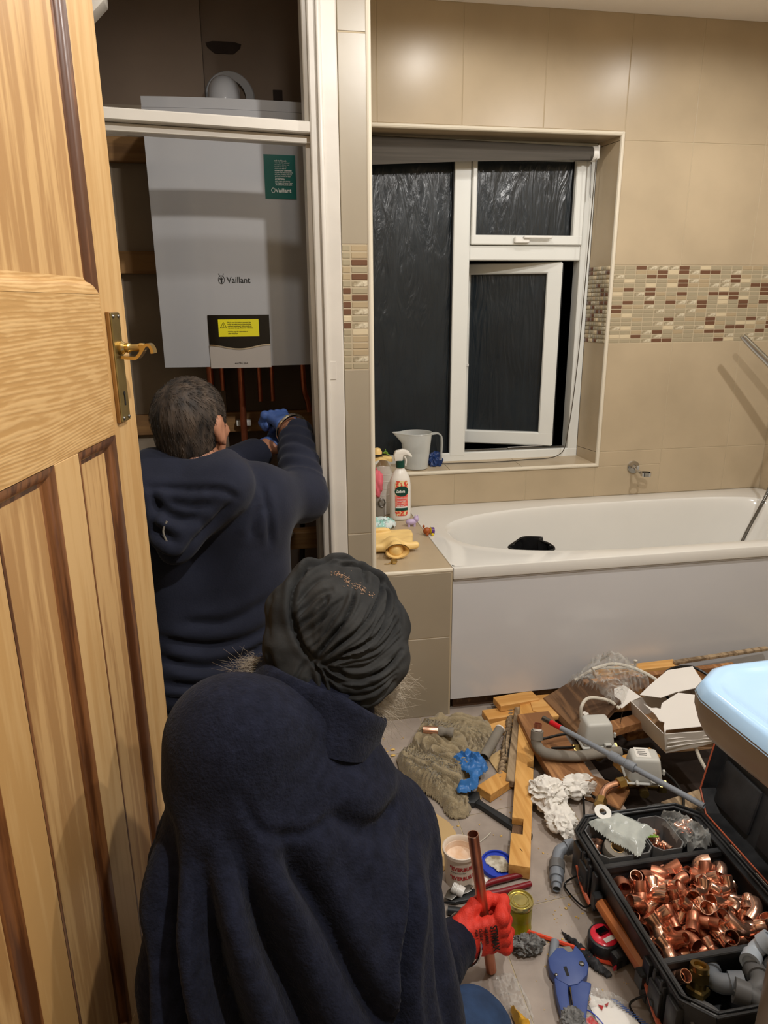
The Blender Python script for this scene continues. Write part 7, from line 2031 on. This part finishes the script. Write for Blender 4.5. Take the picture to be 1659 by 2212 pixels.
one('brass_stopper', gsum([lathe([(.0095, 0), (.0115, .002), (.0115, .008), (.0095, .010)], 6).rot(.3, .2, 0).tr(.417, 2.178, LZ+.004), tube([(.412, 2.178, LZ+.006), (.398, 2.172, LZ+.003), (.385, 2.174, LZ+.003)], .0016, 6, 4)]), D['brass'], 'small brass nut with a wire on the front edge of the ledge', 'nut')
# purple unicorn-ish toy left generic
lt_ = thing('lilac_toy', 'small lilac plastic animal beside the spray bottle', 'toy', (.562, 2.571, LZ))
mk('body', gsum([ico(3).sc(.022, .014, .013).tr(.562, 2.571, LZ+.018)]), D['lilac'], lt_)
mk('head', ico(3).sc(.011, .011, .012).tr(.582, 2.571, LZ+.028), D['lilac'], lt_)
for x, z in ((.587, .036), (.578, .037)): mk('ear', lathe([(.004, 0), (0, .012)], 8).tr(x, 2.571, LZ+z), D['lilac'], lt_)
for x in (.552, .574): mk('leg', cyl((x, 2.566, LZ), (x, 2.566, LZ+.014), .005, 8), D['lilac'], lt_)
ty = thing('bath_toy', 'tiny brown toy figure with yellow trim and a purple hat lying on the bath rim', 'toy', (.615, 2.42, zr))
tz_ = zr+.004
mk('body', gsum([ico(3).sc(.015, .013, .014).tr(0.596, 2.450, tz_+.013)]), D['toy_brown'], ty)
mk('ear', ico(2).sc(.005, .004, .006).tr(0.584, 2.455, tz_+.030), D['toy_brown'], ty)
mk('ear', ico(2).sc(.006, .005, .005).tr(0.594, 2.437, tz_+.004), D['toy_brown'], ty)
mk('arm', cyl((0.587, 2.455, tz_+.018), (0.584, 2.455, tz_+.030), .0025, 8), D['toy_brown'], ty)
mk('collar', lathe([(.011, -.002), (.014, 0), (.011, .002)], 20, False).rot(0, PI/2, 0).tr(0.609, 2.450, tz_+.014), D['yellow'], ty)
mk('hat', lathe([(.013, 0), (.012, .012), (0, .014)], 20, False).rot(0, PI/2, 0).tr(0.611, 2.450, tz_+.013), D['purple'], ty)
mk('foot', ico(2).sc(.006, .005, .005).tr(0.614, 2.435, tz_+.003), D['yellow'], ty)
# measuring jug on the sill
jc = np.array((.655, 2.905, .697))
jg = thing('measuring_jug', 'translucent plastic measuring jug standing on the window sill', 'jug', tuple(jc))
def jug(s, t):
    a = 2*PI*s; z = .0+.150*t; r = .050+.017*t
    sp = max(0, math.cos(a-PI))**12*max(0, t-.72)/.28
    return (jc[0]+(r+.035*sp)*math.cos(a), jc[1]+r*math.sin(a)*(1-.1*sp), jc[2]+z+.004*sp)
def jug2(s, t): 
    x, y, z = jug(s, t); return (jc[0]+(x-jc[0])*.965, jc[1]+(y-jc[1])*.965, z)
g_ = gsum([grid(56, 18, jug, True), grid(56, 18, jug2, True)]); n1_ = 56*18
g_.f += [((i*18+17), ((i+1) % 56)*18+17, n1_+((i+1) % 56)*18+17, n1_+i*18+17) for i in range(56)]
g_.f.append(tuple(i*18 for i in range(56)))
mk('jug_body', g_, D['jug'], jg, sm=60)
hp_ = spline([jc+(.064, 0, .142), jc+(.092, 0, .144), jc+(.108, 0, .132), jc+(.112, 0, .100), jc+(.110, 0, .060), jc+(.108, 0, .030)], 6)
mk('handle', sweep(hp_, lambda i, s: [(-.011, -.003), (.011, -.003), (.011, .003), (-.011, .003)]), D['jug'], jg)
mk('rim_bead', sweep([np.array(jug(i/48, 1)) for i in range(48)]+[np.array(jug(0, 1))], lambda i, s: circ(.002, 6)), D['jug'], jg)
one('blue_bag', lump((.745, 2.925, .718), (.032, .022, .036), 9, .45, 16, 4, 1.3), D['blue_bag'], 'crumpled dark blue bag behind the jug on the window sill', 'bag', sm=60)
# black bag in the bath
bb_ = thing('black_bag', 'black bin bag bunched up in the bath', 'bag', (1.12, 2.45, .19))
def fb(P):
    q = P-np.array((1.12, 2.43, .30))
    return None
pts_ = []
g_ = grid(48, 22, lambda s, t: (.955+(.085-.02*t+.012*math.sin(5*2*PI*s+3*t)+.008*math.sin(11*2*PI*s))*math.cos(2*PI*s)*(1+.15*t), 2.335+(.062+.010*math.sin(4*2*PI*s+1)+.006*math.sin(9*2*PI*s+5*t))*math.sin(2*PI*s), .250+.245*t+(.035*max(0, math.cos(2*PI*s-.9)))*t), True)
g2_ = grid(48, 22, lambda s, t: (.955+(.080-.02*t+.012*math.sin(5*2*PI*s+3*t)+.008*math.sin(11*2*PI*s))*math.cos(2*PI*s)*(1+.15*t), 2.335+(.058+.010*math.sin(4*2*PI*s+1)+.006*math.sin(9*2*PI*s+5*t))*math.sin(2*PI*s), .252+.243*t+(.035*max(0, math.cos(2*PI*s-.9)))*t), True)
g_.f.append(tuple(i*22 for i in range(48)))
mk('film', gsum([g_, g2_]), D['bin_bag'], bb_, sm=60)
mk('folded_edge', tube([np.array(g_.v[(i*22+21)]) for i in list(range(0, 48, 3))+[0]], .004, 8, 3), D['bin_bag'], bb_)
